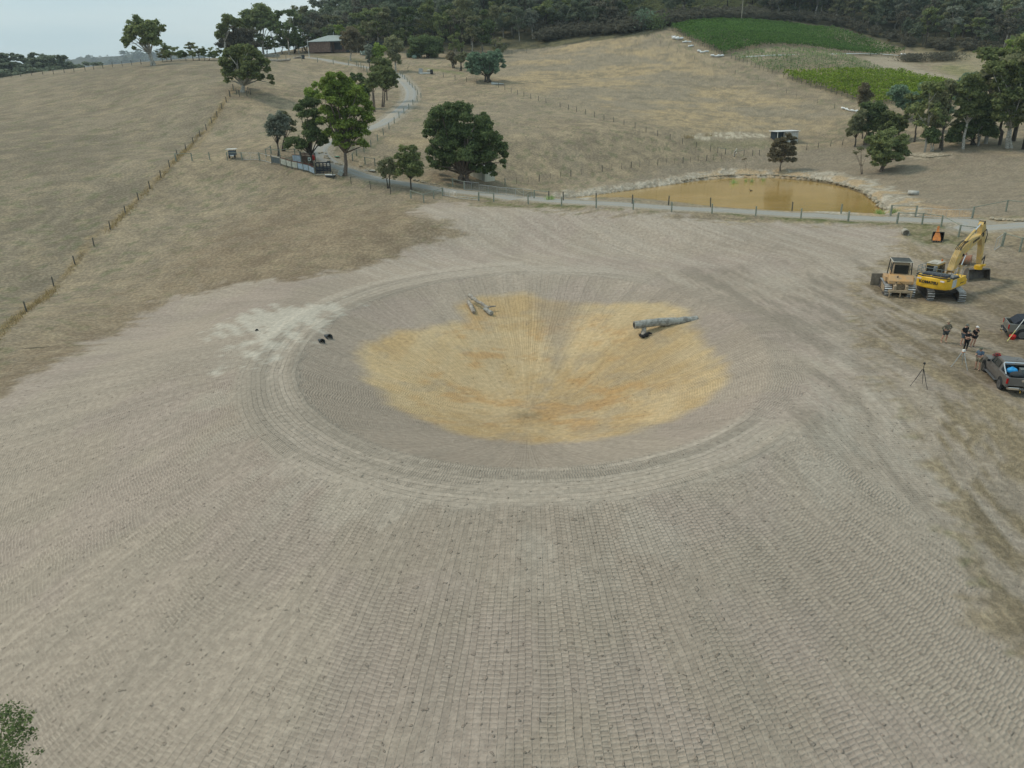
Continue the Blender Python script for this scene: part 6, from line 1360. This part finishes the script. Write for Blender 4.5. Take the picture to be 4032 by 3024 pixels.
    for c_ in 'ab':
        if pants: q['h' + c_] = g('hip' + c_, .11); q['k' + c_] = g('knee' + c_, .073); q['m' + c_] = g('calf' + c_, .066); q['e' + c_] = g('ankle' + c_, .052); ee += [('p', 'h' + c_), ('h' + c_, 'k' + c_), ('k' + c_, 'm' + c_), ('m' + c_, 'e' + c_)]
        else: q['h' + c_] = g('hip' + c_, .125); q['k' + c_] = (lr('hip' + c_, 'knee' + c_, .45 if skirt else .72), .105 * k); ee += [('p', 'h' + c_), ('h' + c_, 'k' + c_)]
    skinmesh('trousers' if pants else 'shorts', q, ee, shorts, T_)
    for c_ in 'ab':
        skinmesh('shoe', {'a': (tuple(Vector(n['ankle' + c_][0]) + Vector((0, 0, .03))), .058 * k), 'h': (tuple(Vector(n['ankle' + c_][0]) + Vector((0, .03, -.035))), .052 * k), 'm': (lr('ankle' + c_, 'toe' + c_, .5)[:2] + (.045,), .05 * k), 't': (tuple(Vector(n['toe' + c_][0])), (.048 * k, .036 * k))}, [('a', 'h'), ('h', 'm'), ('m', 't')], shoes, T_)
    hc = Vector(n['skull'][0]) + Vector((0, 0, .035 * k)); Rh = Matrix.Rotation(min(.6, ht * 6), 3, 'X')
    mb = MB()
    if brim: mb.disc((0, 0, .03), .19, .015, 'z', 20, [(.10, .0), (.20, -.02), (.205, -.012), (.10, .02), (.095, .09), (.07, .105)])
    else:
        mb.ball((0, 0, .0), (.104, .108, .10), 14, 8); mb.prism([(-.07, -.07), (.07, -.07), (.065, -.19), (-.065, -.19)], .012, .026, 'xy')
    mb.v = [tuple(Rh @ (Vector(v) * k) + hc) for v in mb.v]; mb.build('hat' if brim else 'cap', hat, T_, smooth=True)
    mb = MB(); mb.ball(tuple(hc + Vector((0, .02, -.045)) * k), (.094 * k, .092 * k, .085 * k), 12, 7); mb.build('hair', mat('brown_hair', (.06, .04, .03), .8), T_, smooth=True)
    mb = MB()
    for s_ in (-1, 1): mb.ball(tuple(Vector(n['skull'][0]) + Vector((s_ * .032, -.083, -.008)) * k), .009 * k, 6, 4)
    mb.build('eye', BLK, T_)
    if phone: mb = MB(); w_ = (Vector(n['palma'][0]) + Vector(n['palmb'][0])) / 2; mb.box(w_ + Vector((0, -.04, .03)), (.075, .15, .012), Matrix.Rotation(.6, 3, 'X')); mb.build('phone', BLK, T_)
    return T_
def cloth(n_, c): return mat(n_, c, .9, 0, .25, 9, bmp=.3)
KH = cloth('khaki_shirt', (.20, .175, .13)); BK = cloth('black_shirt', (.018, .018, .022)); BL = cloth('blue_shirt', (.085, .13, .19)); DG = cloth('dark_grey_shorts', (.06, .068, .07)); BG = cloth('blue_grey_shorts', (.10, .13, .16)); KS = cloth('khaki_shorts', (.24, .21, .155)); BP = cloth('black_trousers', (.014, .015, .017)); TN = cloth('tan_boots', (.40, .34, .24)); GB_ = cloth('grey_boots', (.17, .18, .19))
hips = (((-.42, .04, 1.20), (-.20, -.07, 1.02)), ((.42, .04, 1.20), (.20, -.07, 1.02)))
person('man in khaki long sleeved shirt and wide hat with hands on hips', (3714, 1349), 8, 1.80, hips, KH, DG, TN, cloth('tan_hat', (.36, .29, .20)), 'long', brim=True, lean=.07, stance=.17)
person('man in black polo and blue grey shorts looking down behind the woman', (3789, 1361), 14, 1.80, (((-.24, .10, 1.16), (-.10, .16, .98)), ((.25, .10, 1.16), (.12, .16, .98))), BK, BG, GB_, cloth('camo_cap', (.15, .16, .14)), head_tilt=.04, stance=.14)
person('woman in black top and black trousers standing with crossed arms', (3800, 1380), -6, 1.66, (((-.24, -.08, 1.16), (.06, -.20, 1.19)), ((.24, -.08, 1.14), (-.07, -.21, 1.15))), BK, BP, GB_, cloth('grey_cap', (.12, .13, .12)), pants=True, female=True, stance=.10)
person('woman in white cap, black top and short black shorts, hand at her shoulder', (3827, 1366), 10, 1.70, (((-.24, .08, 1.14), (-.28, .02, .92)), ((.25, -.10, 1.20), (-.06, -.15, 1.38))), BK, cloth('black_shorts', (.02, .02, .024)), GB_, cloth('white_cap', (.75, .72, .70)), female=True, skirt=True, lean=.05, stance=.13)
pb = P(3845, 1455)
person('bearded man in blue shirt leaning on the ute and reading his phone', (3846, 1456), -62, 1.72, (((-.24, -.10, 1.14), (-.07, -.34, 1.16)), ((.24, -.10, 1.14), (.05, -.34, 1.17))), BL, KS, TN, cloth('green_camo_cap', (.13, .14, .10)), head_tilt=.06, phone=True, stance=.13)
# ---------------- house and other buildings ----------------
def hip_roof(mb, x0, x1, y0, y1, z, h, over=.5):
    x0 -= over; x1 += over; y0 -= over; y1 += over; L_, W2 = x1 - x0, y1 - y0; cx_, cy = (x0 + x1) / 2, (y0 + y1) / 2; r_ = max(0, (L_ - W2) / 2)
    if L_ >= W2: rd = [(cx_ - r_, cy, z + h), (cx_ + r_, cy, z + h)]
    else: r_ = (W2 - L_) / 2; rd = [(cx_, cy - r_, z + h), (cx_, cy + r_, z + h)]
    vs = [(x0, y0, z), (x1, y0, z), (x1, y1, z), (x0, y1, z), (x0, y0, z - .15), (x1, y0, z - .15), (x1, y1, z - .15), (x0, y1, z - .15)] + rd
    f = [(4, 7, 6, 5)] + [(4 + i, 4 + (i + 1) % 4, (i + 1) % 4, i) for i in range(4)]
    f += [(0, 1, 9, 8), (1, 2, 9), (2, 3, 8, 9), (3, 0, 8)] if L_ >= W2 else [(0, 1, 8), (1, 2, 9, 8), (2, 3, 9), (3, 0, 8, 9)]
    mb.add(vs, f)
BRK = mat('brown_brick', (.23, .155, .125), .9, 0, .35, 2.5, bmp=.3); ROOFM = mat('grey_green_roof', (.34, .39, .38), .6, .1, .15, 1.5); DKM = mat('dark_blue_grey_steel', (.045, .055, .065), .6, 0, .2, 2)
hb = P(1262, 214); hs = thing('house', 'low brick house with a pale hipped roof on the hill', 'house', hb + Vector((4.0, 7, 0)), rad(-10)); hs.scale = (1.04, 1.0, 1.0)
hs.location.z = float(gz(hs.location.x, hs.location.y)[0]) + .5
mb = MB(); mb.box((-3.6, 0, 1.0), (7.4, 10, 3.4)); mb.box((3.8, 1.5, 1.0), (7.6, 8.0, 3.4)); mb.box((-8.6, 4, .9), (3.2, 5, 3.1)); mb.build('wall', BRK, hs)
mb = MB(); hip_roof(mb, -7.4, 7.7, -5, 5.2, 2.75, 2.1); hip_roof(mb, 4.6, 9.2, -4.2, 1.5, 2.55, 1.1, .3); hip_roof(mb, -10.4, -7.0, 1.5, 6.5, 2.45, .5, .3); rf = mb.build('roof', ROOFM, hs)
mb = MB(); mb.tube([(-.6, 1, 4.3), (-.6, 1, 6.0)], .12, 8); mb.build('flue', GALV(), rf)
mb = MB(); mb.tube([(8.9, 2, 3.0), (8.9, 2, 4.6)], .12, 8); mb.build('flue', GALV(), rf)
mb = MB(); mb.box((1.9, -2.56, 1.25), (2.6, .1, 2.4)); mb.build('roller_door', DKM, hs)
mb = MB(); mb.prism([(-5.2, 2.45), (-2.4, 2.62), (-2.4, 2.68), (-5.2, 2.51)], .3, 8.6, 'yz'); ver = mb.build('verandah', ROOFM, hs)
for x_ in (.5, 3.2, 5.8, 8.4): mb = MB(); mb.tube([(x_, -5.1, -.6), (x_, -5.1, 2.46)], .07, 6); mb.build('verandah_post', DKM, ver)
for x_ in (4.9, 6.8): mb = MB(); mb.box((x_, -2.53, 1.35), (1.2, .06, 1.5)); mb.build('window', GLASS, hs)
mb = MB(); mb.box((-8.6, 1.48, 1.2), (1.6, .06, 1.6)); mb.build('window', GLASS, hs)
mb = MB(); mb.box((-.1, 0, 2.66), (15.6, 10.6, .14)); mb.build('gutter', DKM, rf)
p_ = P(1400, 213); t = thing('shed', 'long dark blue grey shed running right from the house', 'shed', p_ + Vector((3.0, 10, 0)), rad(-8)); t.location.z = hs.location.z - .1
mb = MB(); mb.box((-.2, 0, .6), (14.5, 5, 3.3)); mb.build('wall', DKM, t)
mb = MB(); mb.prism([(-2.8, 2.2), (2.8, 2.6), (2.8, 2.68), (-2.8, 2.28)], -7.8, 7.4, 'yz'); mb.build('roof', mat('dark_roof', (.09, .10, .11), .6), t)
mb = MB()
for x_ in (-6, -1, 4): mb.box((x_, -2.53, .8), (.12, .06, 2.6))
mb.build('frame_post', BRK, t)
p_ = P(1218, 228); t = thing('flagpole', 'leaning white flagpole on the lawn in front of the house', 'flagpole', p_); v = ray(1211, 157); h_ = CAMZ + v[2] * p_.y / v[1] - p_.z
mb = MB(); mb.tube([(0, 0, -.2), (0, 0, h_)], [.09, .06], 8); mb.build('pole', WHITE, t); mb = MB(); mb.ball((0, 0, h_), .1, 8, 6); mb.build('finial', WHITE, t)
p_ = P(2918, 92); t = thing('power_pole', 'tall pale timber power pole behind the top vineyard fence', 'power pole', p_); mb = MB(); mb.tube([(0, 0, -.3), (0, 0, 13.5)], [.17, .12], 8); mb.build('pole', mat('pale_timber', (.42, .38, .30), .9), t); mb = MB(); mb.box((0, 0, 13), (2, .12, .14)); mb.build('crossarm', TIMBER(), t)
# white shed behind the dark tree: picture corners 1911,713 (near corner) 1981,709 right, 1862,699 left
a, b_, c_ = P(1911, 716), P(1981, 708), P(1866, 698)
t = thing('shed', 'small cream corrugated shed half hidden by the dark tree', 'shed', a); ux = (b_ - a); uy = (c_ - a); ux.z = uy.z = 0; uy = uy.normalized() * 3.4; ux = ux.normalized() * 3.0
mb = MB(); vs = []
for z_ in (-.3, 2.25): vs += [Vector((0, 0, z_)), ux + Vector((0, 0, z_)), ux + uy + Vector((0, 0, z_)), uy + Vector((0, 0, z_))]
mb.add(vs, [(0, 1, 2, 3), (4, 5, 6, 7), (0, 1, 5, 4), (1, 2, 6, 5), (2, 3, 7, 6), (3, 0, 4, 7)])
def ribbed(n_, c, sc=14):
    m, b = newmat(n_); q = pos(); xx, yy, zz = sep(q); s_ = E.m('SINE', (xx * .8 + yy * .6) * sc); setc(b, mixc(sst(s_, -.9, -.5), tuple(v * .72 for v in c), c)); b.inputs['Roughness'].default_value = .5; return m
CRM = ribbed('cream_corrugated', (.55, .54, .45)); mb.build('wall', CRM, t)
mb = MB(); e_ = .15
r0 = [ux * -.05 + uy * -.05, ux * 1.05 + uy * -.05, ux * 1.05 + uy * 1.05, ux * -.05 + uy * 1.05]
mb.add([q + Vector((0, 0, 2.27)) for q in r0] + [q + Vector((0, 0, 2.33)) for q in r0], [(0, 1, 2, 3), (4, 5, 6, 7), (0, 1, 5, 4), (1, 2, 6, 5), (2, 3, 7, 6), (3, 0, 4, 7)]); mb.build('roof', mat('white_roof', (.72, .72, .72), .4), t)
# field shelter by the round tree
a, b_ = P(3056, 560), P(3140, 560); p_ = a.lerp(b_, .5); t = thing('field_shelter', 'small white field shelter with dark open bay behind the round dam tree', 'shelter', p_, math.atan2((b_ - a).y, (b_ - a).x)); w_ = (b_ - a).length
mb = MB(); mb.box((w_ * .2, 1.5, 1.05), (w_ * .6, 3.0, 2.3)); mb.build('wall', mat('white_cladding', (.62, .62, .60), .6), t)
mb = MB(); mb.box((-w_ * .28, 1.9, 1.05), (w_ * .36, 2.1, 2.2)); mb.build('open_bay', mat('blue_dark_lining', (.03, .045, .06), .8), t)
mb = MB(); mb.box((0, 1.4, 2.30), (w_ * 1.08, 3.6, .1)); mb.build('roof', mat('white_roof', (.72, .72, .72)), t)
mb = MB(); mb.box((-w_ * .46, .05, 1.05), (.12, .12, 2.3)); mb.build('post', WHITE, t)
# pergola and green hedge
p_ = P(1631, 229); t = thing('pergola', 'timber pergola frame over a green hedge near the top of the driveway', 'pergola', P(1603, 228)); d_ = P(1656, 229) - P(1603, 228)
mb = MB(); 
for q in (Vector(), d_): mb.tube([q, q + Vector((0, 0, 2.3))], .08, 6)
mb.build('post', TIMBER(), t); mb = MB(); mb.tube([Vector((0, 0, 2.3)), d_ + Vector((0, 0, 2.3))], .08, 6); mb.build('beam', TIMBER(), t)
C_ = np.array([[d_.x * u_ + r_.normal(0, .3), d_.y * u_ + r_.normal(0, .4) + .8, r_.uniform(.1, 1.5)] for u_ in r_.uniform(0, 1, 1500)])
o = link(bpy.data.objects.new('hedge', quad_mesh('hedge', cards(C_, .4, r=r_), LM['blue']))); o.location = P(1603, 228); tag(o, 'clipped green hedge under the pergola', 'hedge')
mb = MB(); mb.ball((0, 0, .4), (.8, .8, .7), 14, 8); o = mb.build('water_tank', mat('green_tank', (.25, .34, .29), .6), None, smooth=True); o.location = P(1632, 230); tag(o, 'small domed green tank in front of the hedge', 'tank')
mb = MB(); mb.disc((0, 0, 1.0), 1.3, 2.2, 'z', 20, [(1.3, -1.1), (1.3, .9), (.2, 1.2)]); o = mb.build('water_tank', mat('pale_green_tank', (.30, .38, .34), .6), None, smooth=True); o.location = P(1434, 216); tag(o, 'pale green water tank at the right end of the long shed', 'tank')
# white netting bundles at the vineyard row ends
NET = mat('white_netting', (.80, .81, .80), .9, 0, .1, 3, bmp=.6)
def netting(label, pts, r_0, grp='white net bundles'):
    w_ = [P(*q) + Vector((0, 0, r_0 * .6)) for q in pts]; full = []; rs = []
    for a, b_ in zip(w_, w_[1:]):
        for k in range(5): full.append(a.lerp(b_, k / 5) - w_[0] + Vector((r_.normal(0, .12), r_.normal(0, .12), r_.uniform(-.05, .1)))); rs.append(r_0 * .6 * r_.uniform(.35, 1.3))
    full.append(w_[-1] - w_[0]); rs.append(r_0 * .4); mb = MB(); mb.tube(full, rs, 8); o = mb.build('net_bundle', NET, None, smooth=True); o.location = w_[0]; tag(o, label, 'netting', grp)
netting('thin topmost white net bundle at the upper vineyard edge', [(2642, 146), (2662, 144)], .25)
netting('biggest rumpled white net bundle second from the top of the upper vineyard', [(2648, 154), (2668, 158), (2690, 156)], .75)
netting('white net bundle third from the top of the upper vineyard edge', [(2688, 168), (2722, 167)], .4)
netting('arrow shaped white net bundle fourth from the top of the vineyard edge', [(2712, 185), (2730, 182)], .4)
netting('forked white net bundle fifth from the top of the vineyard edge', [(2748, 203), (2762, 209), (2790, 205)], .45)
netting('lowest white net bundle at the corner of the upper vineyard', [(2797, 222), (2820, 225), (2850, 222)], .5)
netting('long white net line strung along the foot of the upper vineyard', [(2920, 227), (3100, 219), (3300, 215), (3450, 213), (3540, 221)], .28, None)
netting('white net heap at the right end of the net line', [(3548, 222), (3566, 221)], .8)
netting('long white net bundle lying by the fence below the bright vineyard', [(3312, 428), (3335, 436), (3365, 442), (3402, 446)], .45)
# small things on the slope below the house
def small(name, label, cat, X, Y, mk, m, rz=0, grp=None):
    mb = MB(); mk(mb); o = mb.build(name, m, None); o.location = P(X, Y); o.rotation_euler.z = rz; tag(o, label, cat, grp); return o
small('log', 'pair of long pale logs on the grass left of the flagpole', 'log', 1100, 243, lambda mb: (mb.tube([(-2.6, 0, .35), (0, .2, .3), (2.9, 0, .4)], [.4, .3, .34], 8), mb.tube([(2.2, .4, .5), (3.2, -.2, .5)], [.3, .3], 8)), LOGM)
small('woodpile', 'brown heap of cut branches at the grass bank', 'woodpile', 1176, 231, lambda mb: [mb.tube([(r_.uniform(-2, 1), r_.uniform(-.6, .6), r_.uniform(.1, .7)), (r_.uniform(0, 2), r_.uniform(-.6, .6), r_.uniform(.1, .7))], .12, 5) for _ in range(26)], LOGM)
small('woodpile', 'dark heap of logs beside the forked white trunk', 'woodpile', 1068, 226, lambda mb: [mb.tube([(r_.uniform(-3, 1), r_.uniform(-.6, .6), r_.uniform(.1, .9)), (r_.uniform(0, 3), r_.uniform(-.6, .6), r_.uniform(.1, .9))], .14, 5) for _ in range(30)], LOGG)
small('bin', 'dark bin standing beside the branch heap', 'bin', 1194, 232, lambda mb: mb.box((0, 0, .55), (.8, .8, 1.1), None, 1.1, .05), DKM)
small('board', 'pale grey upright board near the middle paddock fence', 'board', 1657, 291, lambda mb: (mb.box((0, 0, .7), (1.1, .12, 1.5), Matrix.Rotation(.12, 3, 'Y')), mb.box((-.6, .1, .3), (.1, .1, .9))), mat('grey_board', (.42, .43, .43), .7))
small('trough', 'low white water trough to the right of the grey board', 'trough', 1680, 291, lambda mb: (mb.box((0, 0, .2), (3.6, .7, .4), RZ(-.1), 1.1, .05), mb.box((0, 0, .38), (3.3, .5, .04), RZ(-.1))), WHITE)
small('drum', 'black drum at the end of the white trough', 'drum', 1700, 292, lambda mb: mb.disc((0, 0, .6), .4, 1.2, 'z', 12), BLK)
small('sheep', 'pale rounded rock on the green strip above the trough', 'rock', 1689, 283, lambda mb: mb.ball((0, 0, .3), (.7, .5, .4), 9, 6), mat('pale_rock', (.5, .46, .38), .9)).name = 'rock'
small('pallet', 'heap of pale timber beneath the blue green clump', 'timber', 1959, 335, lambda mb: [mb.tube([(-1.6, k * .3, .2 + .12 * k), (1.7, k * .2 - .2, .25)], .11, 5) for k in range(5)], mat('bluish_timber', (.38, .40, .38), .9))
small('sign_post', 'short post with a little box near the top fence corner', 'post', 1607, 282, lambda mb: (mb.tube([(0, 0, 0), (0, 0, 1.3)], .07, 6), mb.box((.25, 0, 1.25), (.5, .1, .12))), TIMBER())
# the small trailer with a white top
p_ = P(918, 622); t = thing('feed_trailer', 'small blue grey trailer box with a white flat roof by the cross fence', 'trailer', p_, rad(6))
mb = MB(); mb.box((0, 0, .85), (1.2, .9, .75), None, .96, .05); mb.build('body', mat('slate_blue_metal', (.09, .12, .15), .6), t)
mb = MB(); mb.box((-.05, 0, 1.45), (1.65, 1.35, .07)); mb.build('roof', WHITE, t)
mb = MB()
for a_, b_ in ((-.5, -.4), (.5, -.4), (-.5, .4), (.5, .4)): mb.tube([(a_, b_, 1.2), (a_, b_, 1.45)], .03, 5)
mb.build('roof_post', WHITE, t)
for s_ in (-.45, .45): mb = MB(); mb.disc((s_, -.5, .28), .28, .16, 'x', 14); mb.build('wheel', RUBB, t)
mb = MB(); mb.box((0, -.48, .42), (.7, .06, .2)); mb.build('bumper', WHITE, t)
# ---------------- cattle yard ----------------
YP = [(1071, 645), (1107, 652), (1130, 659), (1151, 665), (1174, 669), (1196, 675), (1218, 680), (1241, 691)]
W_ = [P(*q) for q in YP]
t = thing('yard_fence', 'cattle yard fence of cream and pale blue corrugated sheets between posts', 'yard fence', W_[0], 0)
MR = mat('dark_red_rail', (.14, .045, .035), .7); PCOL = [mat('grey_shade_mesh', (.13, .15, .15), .8)] + [mat('cream_sheet', (.62, .60, .50), .5)] * 3 + [mat('pale_blue_sheet', (.45, .53, .60), .45)] * 3
for i, q in enumerate(W_):
    mb = MB(); mb.tube([(0, 0, -.3), (0, 0, 1.42)], .09, 8); o = mb.build('post', TIMBER(), t); o.location = q - W_[0]
for i in range(7):
    a, b_ = W_[i] - W_[0], W_[i + 1] - W_[0]; d = b_ - a; nrm = Vector((d.y, -d.x, 0)).normalized() * .06; mb = MB(); sh = MB(); k = 14
    lo, hi = .30, 1.16
    pr = [a + d * (.06 + .88 * j / k) + nrm * (1 + (.35 if j % 2 else -.35) * (i > 0)) for j in range(k + 1)]
    sh.add([q + Vector((0, 0, lo)) for q in pr] + [q + Vector((0, 0, hi)) for q in pr], [(j, j + 1, k + 2 + j, k + 1 + j) for j in range(k)]); sh.build('sheet', PCOL[i], t)
    mb.tube([a + Vector((0, 0, 1.27)), b_ + Vector((0, 0, 1.27))], .06 if i else .04, 6); mb.build('top_rail', MR if i else GALV(), t)
    mb = MB(); mb.tube([a + Vector((0, 0, .22)), b_ + Vector((0, 0, .22))], .05, 6); mb.build('bottom_rail', TIMBER(), t)
fence('pipe topped fence at the back of the cattle yard', [(1068, 606), (1049, 618), (1104, 621), (1163, 617), (1185, 629)], h=1.35, r=.09, rails=(0, 1, 2, 3), group=None)
def slat_gate(label, a, b_, n, m, h=1.3, w_=.16):
    A_, B_ = P(*a), P(*b_); T_ = thing('slatted_gate', label, 'gate', A_); d = B_ - A_; ang = math.atan2(d.y, d.x)
    for q in (Vector(), d): mb = MB(); mb.tube([q + Vector((0, 0, -.1)), q + Vector((0, 0, h + .08))], .08, 6); mb.build('post', TIMBER(), T_)
    mb = MB()
    for k in range(n): mb.box(d * .5 + Vector((0, 0, .2 + (h - .3) * k / (n - 1))), (Vector((d.x, d.y, 0)).length * .97, .05, w_), RZ(ang))
    for u_ in (.3, .7): mb.box(d * u_ + Vector((0, 0, h * .52)), (.1, .07, h * .85), RZ(ang))
    mb.build('slats', m, T_); return T_
RS = mat('red_brown_slats', (.16, .065, .05), .8, 0, .4, 4)
slat_gate('red brown slatted loading gate at the back of the cattle yard', (1187, 630), (1243, 636), 5, RS)
slat_gate('brown slatted inner gate beside the dark yard tree', (1191, 648), (1217, 650), 5, mat('brown_slats', (.13, .09, .065), .8))
slat_gate('low red rail behind the pale blue yard sheets', (1190, 652), (1236, 672), 2, RS, .8)
A_, B_ = P(1154, 640), P(1186, 652); t = thing('sheet_panel', 'pale corrugated panel slanting across the inside of the cattle yard', 'panel', A_); d = B_ - A_; d.z = 0; nn_ = Vector((d.y, -d.x, 0)).normalized()
mb = MB(); k = 20; pr = [d * (j / k) + nn_ * (.03 if j % 2 else -.03) for j in range(k + 1)]; mb.add([q + Vector((0, 0, .15)) for q in pr] + [q + Vector((0, 0, 1.2)) for q in pr], [(j, j + 1, k + 2 + j, k + 1 + j) for j in range(k)]); mb.build('sheet', PCOL[5], t)
mb = MB(); mb.tube([(0, 0, 1.24), d + Vector((0, 0, 1.24))], .05, 6); mb.build('top_rail', MR, t)
# cattle crush
A_, B_ = P(1247, 688), P(1302, 679); t = thing('cattle_crush', 'dark steel cattle crush standing at the end of the yard fence', 'cattle crush', A_); d = B_ - A_; d.z = 0; L_ = d.length; t.rotation_euler.z = math.atan2(d.y, d.x)
NV = mat('navy_steel', (.03, .04, .055), .5, .3)
for yy in (0, .95):
    mb = MB()
    for z_ in (.35, .6, .85, 1.1): mb.box((L_ / 2, yy, z_), (L_, .06, .12))
    for x_ in np.linspace(0, L_, 5): mb.box((x_, yy, .9), (.08, .08, 1.8))
    mb.box((L_ / 2, yy, 1.8), (L_, .08, .08)); mb.box((L_ / 2, yy, 1.45), (L_ * .5, .04, .04)); mb.build('side_frame', NV, t)
mb = MB()
for x_ in (0, L_): mb.box((x_, .475, 1.8), (.08, .95, .08)); mb.box((x_, .475, 1.0), (.07, .6, 1.2))
mb.box((L_ * .93, .475, 1.95), (.5, .9, .1)); mb.build('head_bail', NV, t)
mb = MB(); mb.box((L_ / 2, .475, .06), (L_ + .5, 1.2, .08)); mb.build('floor', mat('pale_timber', (.42, .38, .30)), t)
small('bath_trough', 'white rimmed dark tub lying beside the cattle crush', 'tub', 1301, 697, lambda mb: (mb.box((0, 0, .16), (1.5, .6, .3), RZ(-.35), 1.12, .08)), DKM)
small('tub_insert', 'white plastic liner resting in the dark tub by the crush', 'tub', 1301, 697, lambda mb: ([mb.tube([RZ(-.35) @ Vector(v) for v in ((-.75, -.3, .36), (.75, -.3, .36), (.8, 0, .36), (.75, .3, .36), (-.75, .3, .36), (-.82, 0, .36), (-.75, -.3, .36))], .07, 6)]), WHITE)
small('crate', 'pale grey crate tipped against the foot of the large bright tree', 'crate', 1343, 692, lambda mb: (mb.box((0, 0, .42), (.75, .55, .75), Matrix.Rotation(.6, 3, 'Y') @ Matrix.Rotation(.3, 3, 'X'), 1, .04), mb.box((.1, -.3, .5), (.45, .04, .4), Matrix.Rotation(.6, 3, 'Y') @ Matrix.Rotation(.3, 3, 'X'))), mat('pale_green_grey', (.38, .42, .40), .7))
small('timber_frame', 'flat frame of pale planks on the ground below the crush', 'planks', 1285, 689, lambda mb: (mb.tube([(-1.9, -.3, .08), (1.2, .35, .08)], .06, 5), mb.tube([(-1.2, -.6, .08), (1.9, .3, .08)], .05, 5), mb.tube([(.8, -.5, .08), (1.4, .5, .1)], .05, 5)), mat('pale_timber', (0, 0, 0)))
t = thing('nest_box', 'white box with a round dark hole beside the yard tree trunk', 'box', P(1226, 652) + Vector((-.1, -.35, 0))); mb = MB(); mb.tube([(0, 0, 0), (0, 0, .8)], .05, 6); mb.build('post', TIMBER(), t); mb = MB(); mb.box((0, 0, 1.05), (.45, .3, .5), None, 1, .02); bx_ = mb.build('casing', mat('pale_green_white', (.58, .64, .58), .6), t); mb = MB(); mb.disc((0, -.155, 1.05), .13, .02, 'y', 14); mb.build('hole', BLK, bx_)
small('feed_bag', 'red bag hanging at the yard tree trunk', 'bag', 1236, 640, lambda mb: mb.ball((0, 0, .75), (.25, .2, .45), 9, 6), REDM)
small('green_disc', 'green disc lying in the grass inside the driveway bend', 'lid', 1327, 619, lambda mb: mb.disc((0, 0, .12), .42, .06, 'z', 16), mat('green_plastic', (.10, .32, .20), .6))
# culvert stones and slabs beside the driveway
STN = mat('sandstone_rock', (.44, .38, .28), .95, 0, .4, 3, bmp=.6)
def rocks(label, pts, n, r0, group=None):
    w_ = [P(*q) for q in pts]; mb = MB()
    for _ in range(n):
        i = r_.integers(0, len(w_) - 1); q = w_[i].lerp(w_[i + 1], r_.random()) - w_[0]; s = r0 * r_.uniform(.5, 1.3); mb.ball(q + Vector((r_.normal(0, .25), r_.normal(0, .2), s * .3)), (s, s * .8, s * .6), 7, 5, RZ(r_.uniform(0, 6)))
    o = mb.build('stones', STN, None); o.location = w_[0]; tag(o, label, 'stones', group, 'stuff')
rocks('line of sandstone rocks edging the driveway bend below the bright tree', [(1275, 603), (1283, 622), (1310, 640), (1345, 652)], 34, .28)
rocks('loose stones along the driveway verge below the small railed frame', [(1420, 655), (1450, 668), (1475, 676)], 24, .25)
rocks('stones along the driveway verge under the roadside trees', [(1625, 708), (1680, 722), (1740, 735)], 30, .2)
rocks('pale stones in the gully right of the dam end gates', [(3890, 862), (3960, 868), (4060, 872)], 46, .26)
rocks('pale rocks spread on the far bank of the brown dam', [(2680, 712), (2800, 695), (2900, 688), (3050, 690), (3180, 700), (3300, 722)], 220, .22)
rocks('broken yellow rocks on the right hand bank of the brown dam', [(3300, 722), (3400, 752), (3450, 790), (3490, 830)], 150, .28)
rocks('pale rubble patch in front of the right hand grove', [(3590, 612), (3650, 622), (3740, 612)], 90, .28)
small('concrete_slab', 'white concrete slab over the driveway ditch', 'slab', 1455, 674, lambda mb: mb.box((0, 0, .12), (2.1, .5, .16), RZ(-.3)), mat('white_concrete', (.66, .64, .58), .8))
small('fallen_bough', 'thin fallen bough in the short grass at the left edge', 'branch', 120, 1372, lambda mb: mb.tube([(-1.6, -.3, .03), (-.4, .0, .04), (1.2, .2, .03), (2.2, .5, .03)], [.015, .03, .025, .012], 5), mat('brown_bark', (0, 0, 0)))
# the duck on the dam
q = wpt(2957, 752); t = thing('duck', 'small dark duck swimming on the brown dam', 'duck', q); mb = MB(); mb.ball((0, 0, .05), (.22, .12, .11), 12, 8); mb.tube([(-.14, 0, .1), (-.19, 0, .22), (-.22, 0, .26)], [.05, .04, .045], 8); mb.ball((-.23, 0, .27), (.06, .045, .045), 8, 6); mb.tube([(-.27, 0, .26), (-.34, 0, .25)], [.02, .01], 6); mb.tube([(.18, 0, .08), (.30, 0, .14)], [.05, .01], 6); mb.build('body', mat('dark_feathers', (.06, .055, .05), .8), t, smooth=True)
# ---------------- air ----------------
mb = MB(); mb.box((0, 1350, 40), (4200, 3300, 360)); m = bpy.data.materials.new('air'); m.use_nodes = True; m.node_tree.nodes.clear()
pv = m.node_tree.nodes.new('ShaderNodeVolumePrincipled'); mo = m.node_tree.nodes.new('ShaderNodeOutputMaterial'); m.node_tree.links.new(pv.outputs[0], mo.inputs['Volume'])
pv.inputs['Color'].default_value = (.80, .92, 1.0, 1); pv.inputs['Density'].default_value = .00016; pv.inputs['Anisotropy'].default_value = .2
o = mb.build('haze', m, None); o['kind'] = 'stuff'; o['label'] = 'faint blue grey haze in the air'; o['category'] = 'haze'
S.cycles.volume_bounces = 0
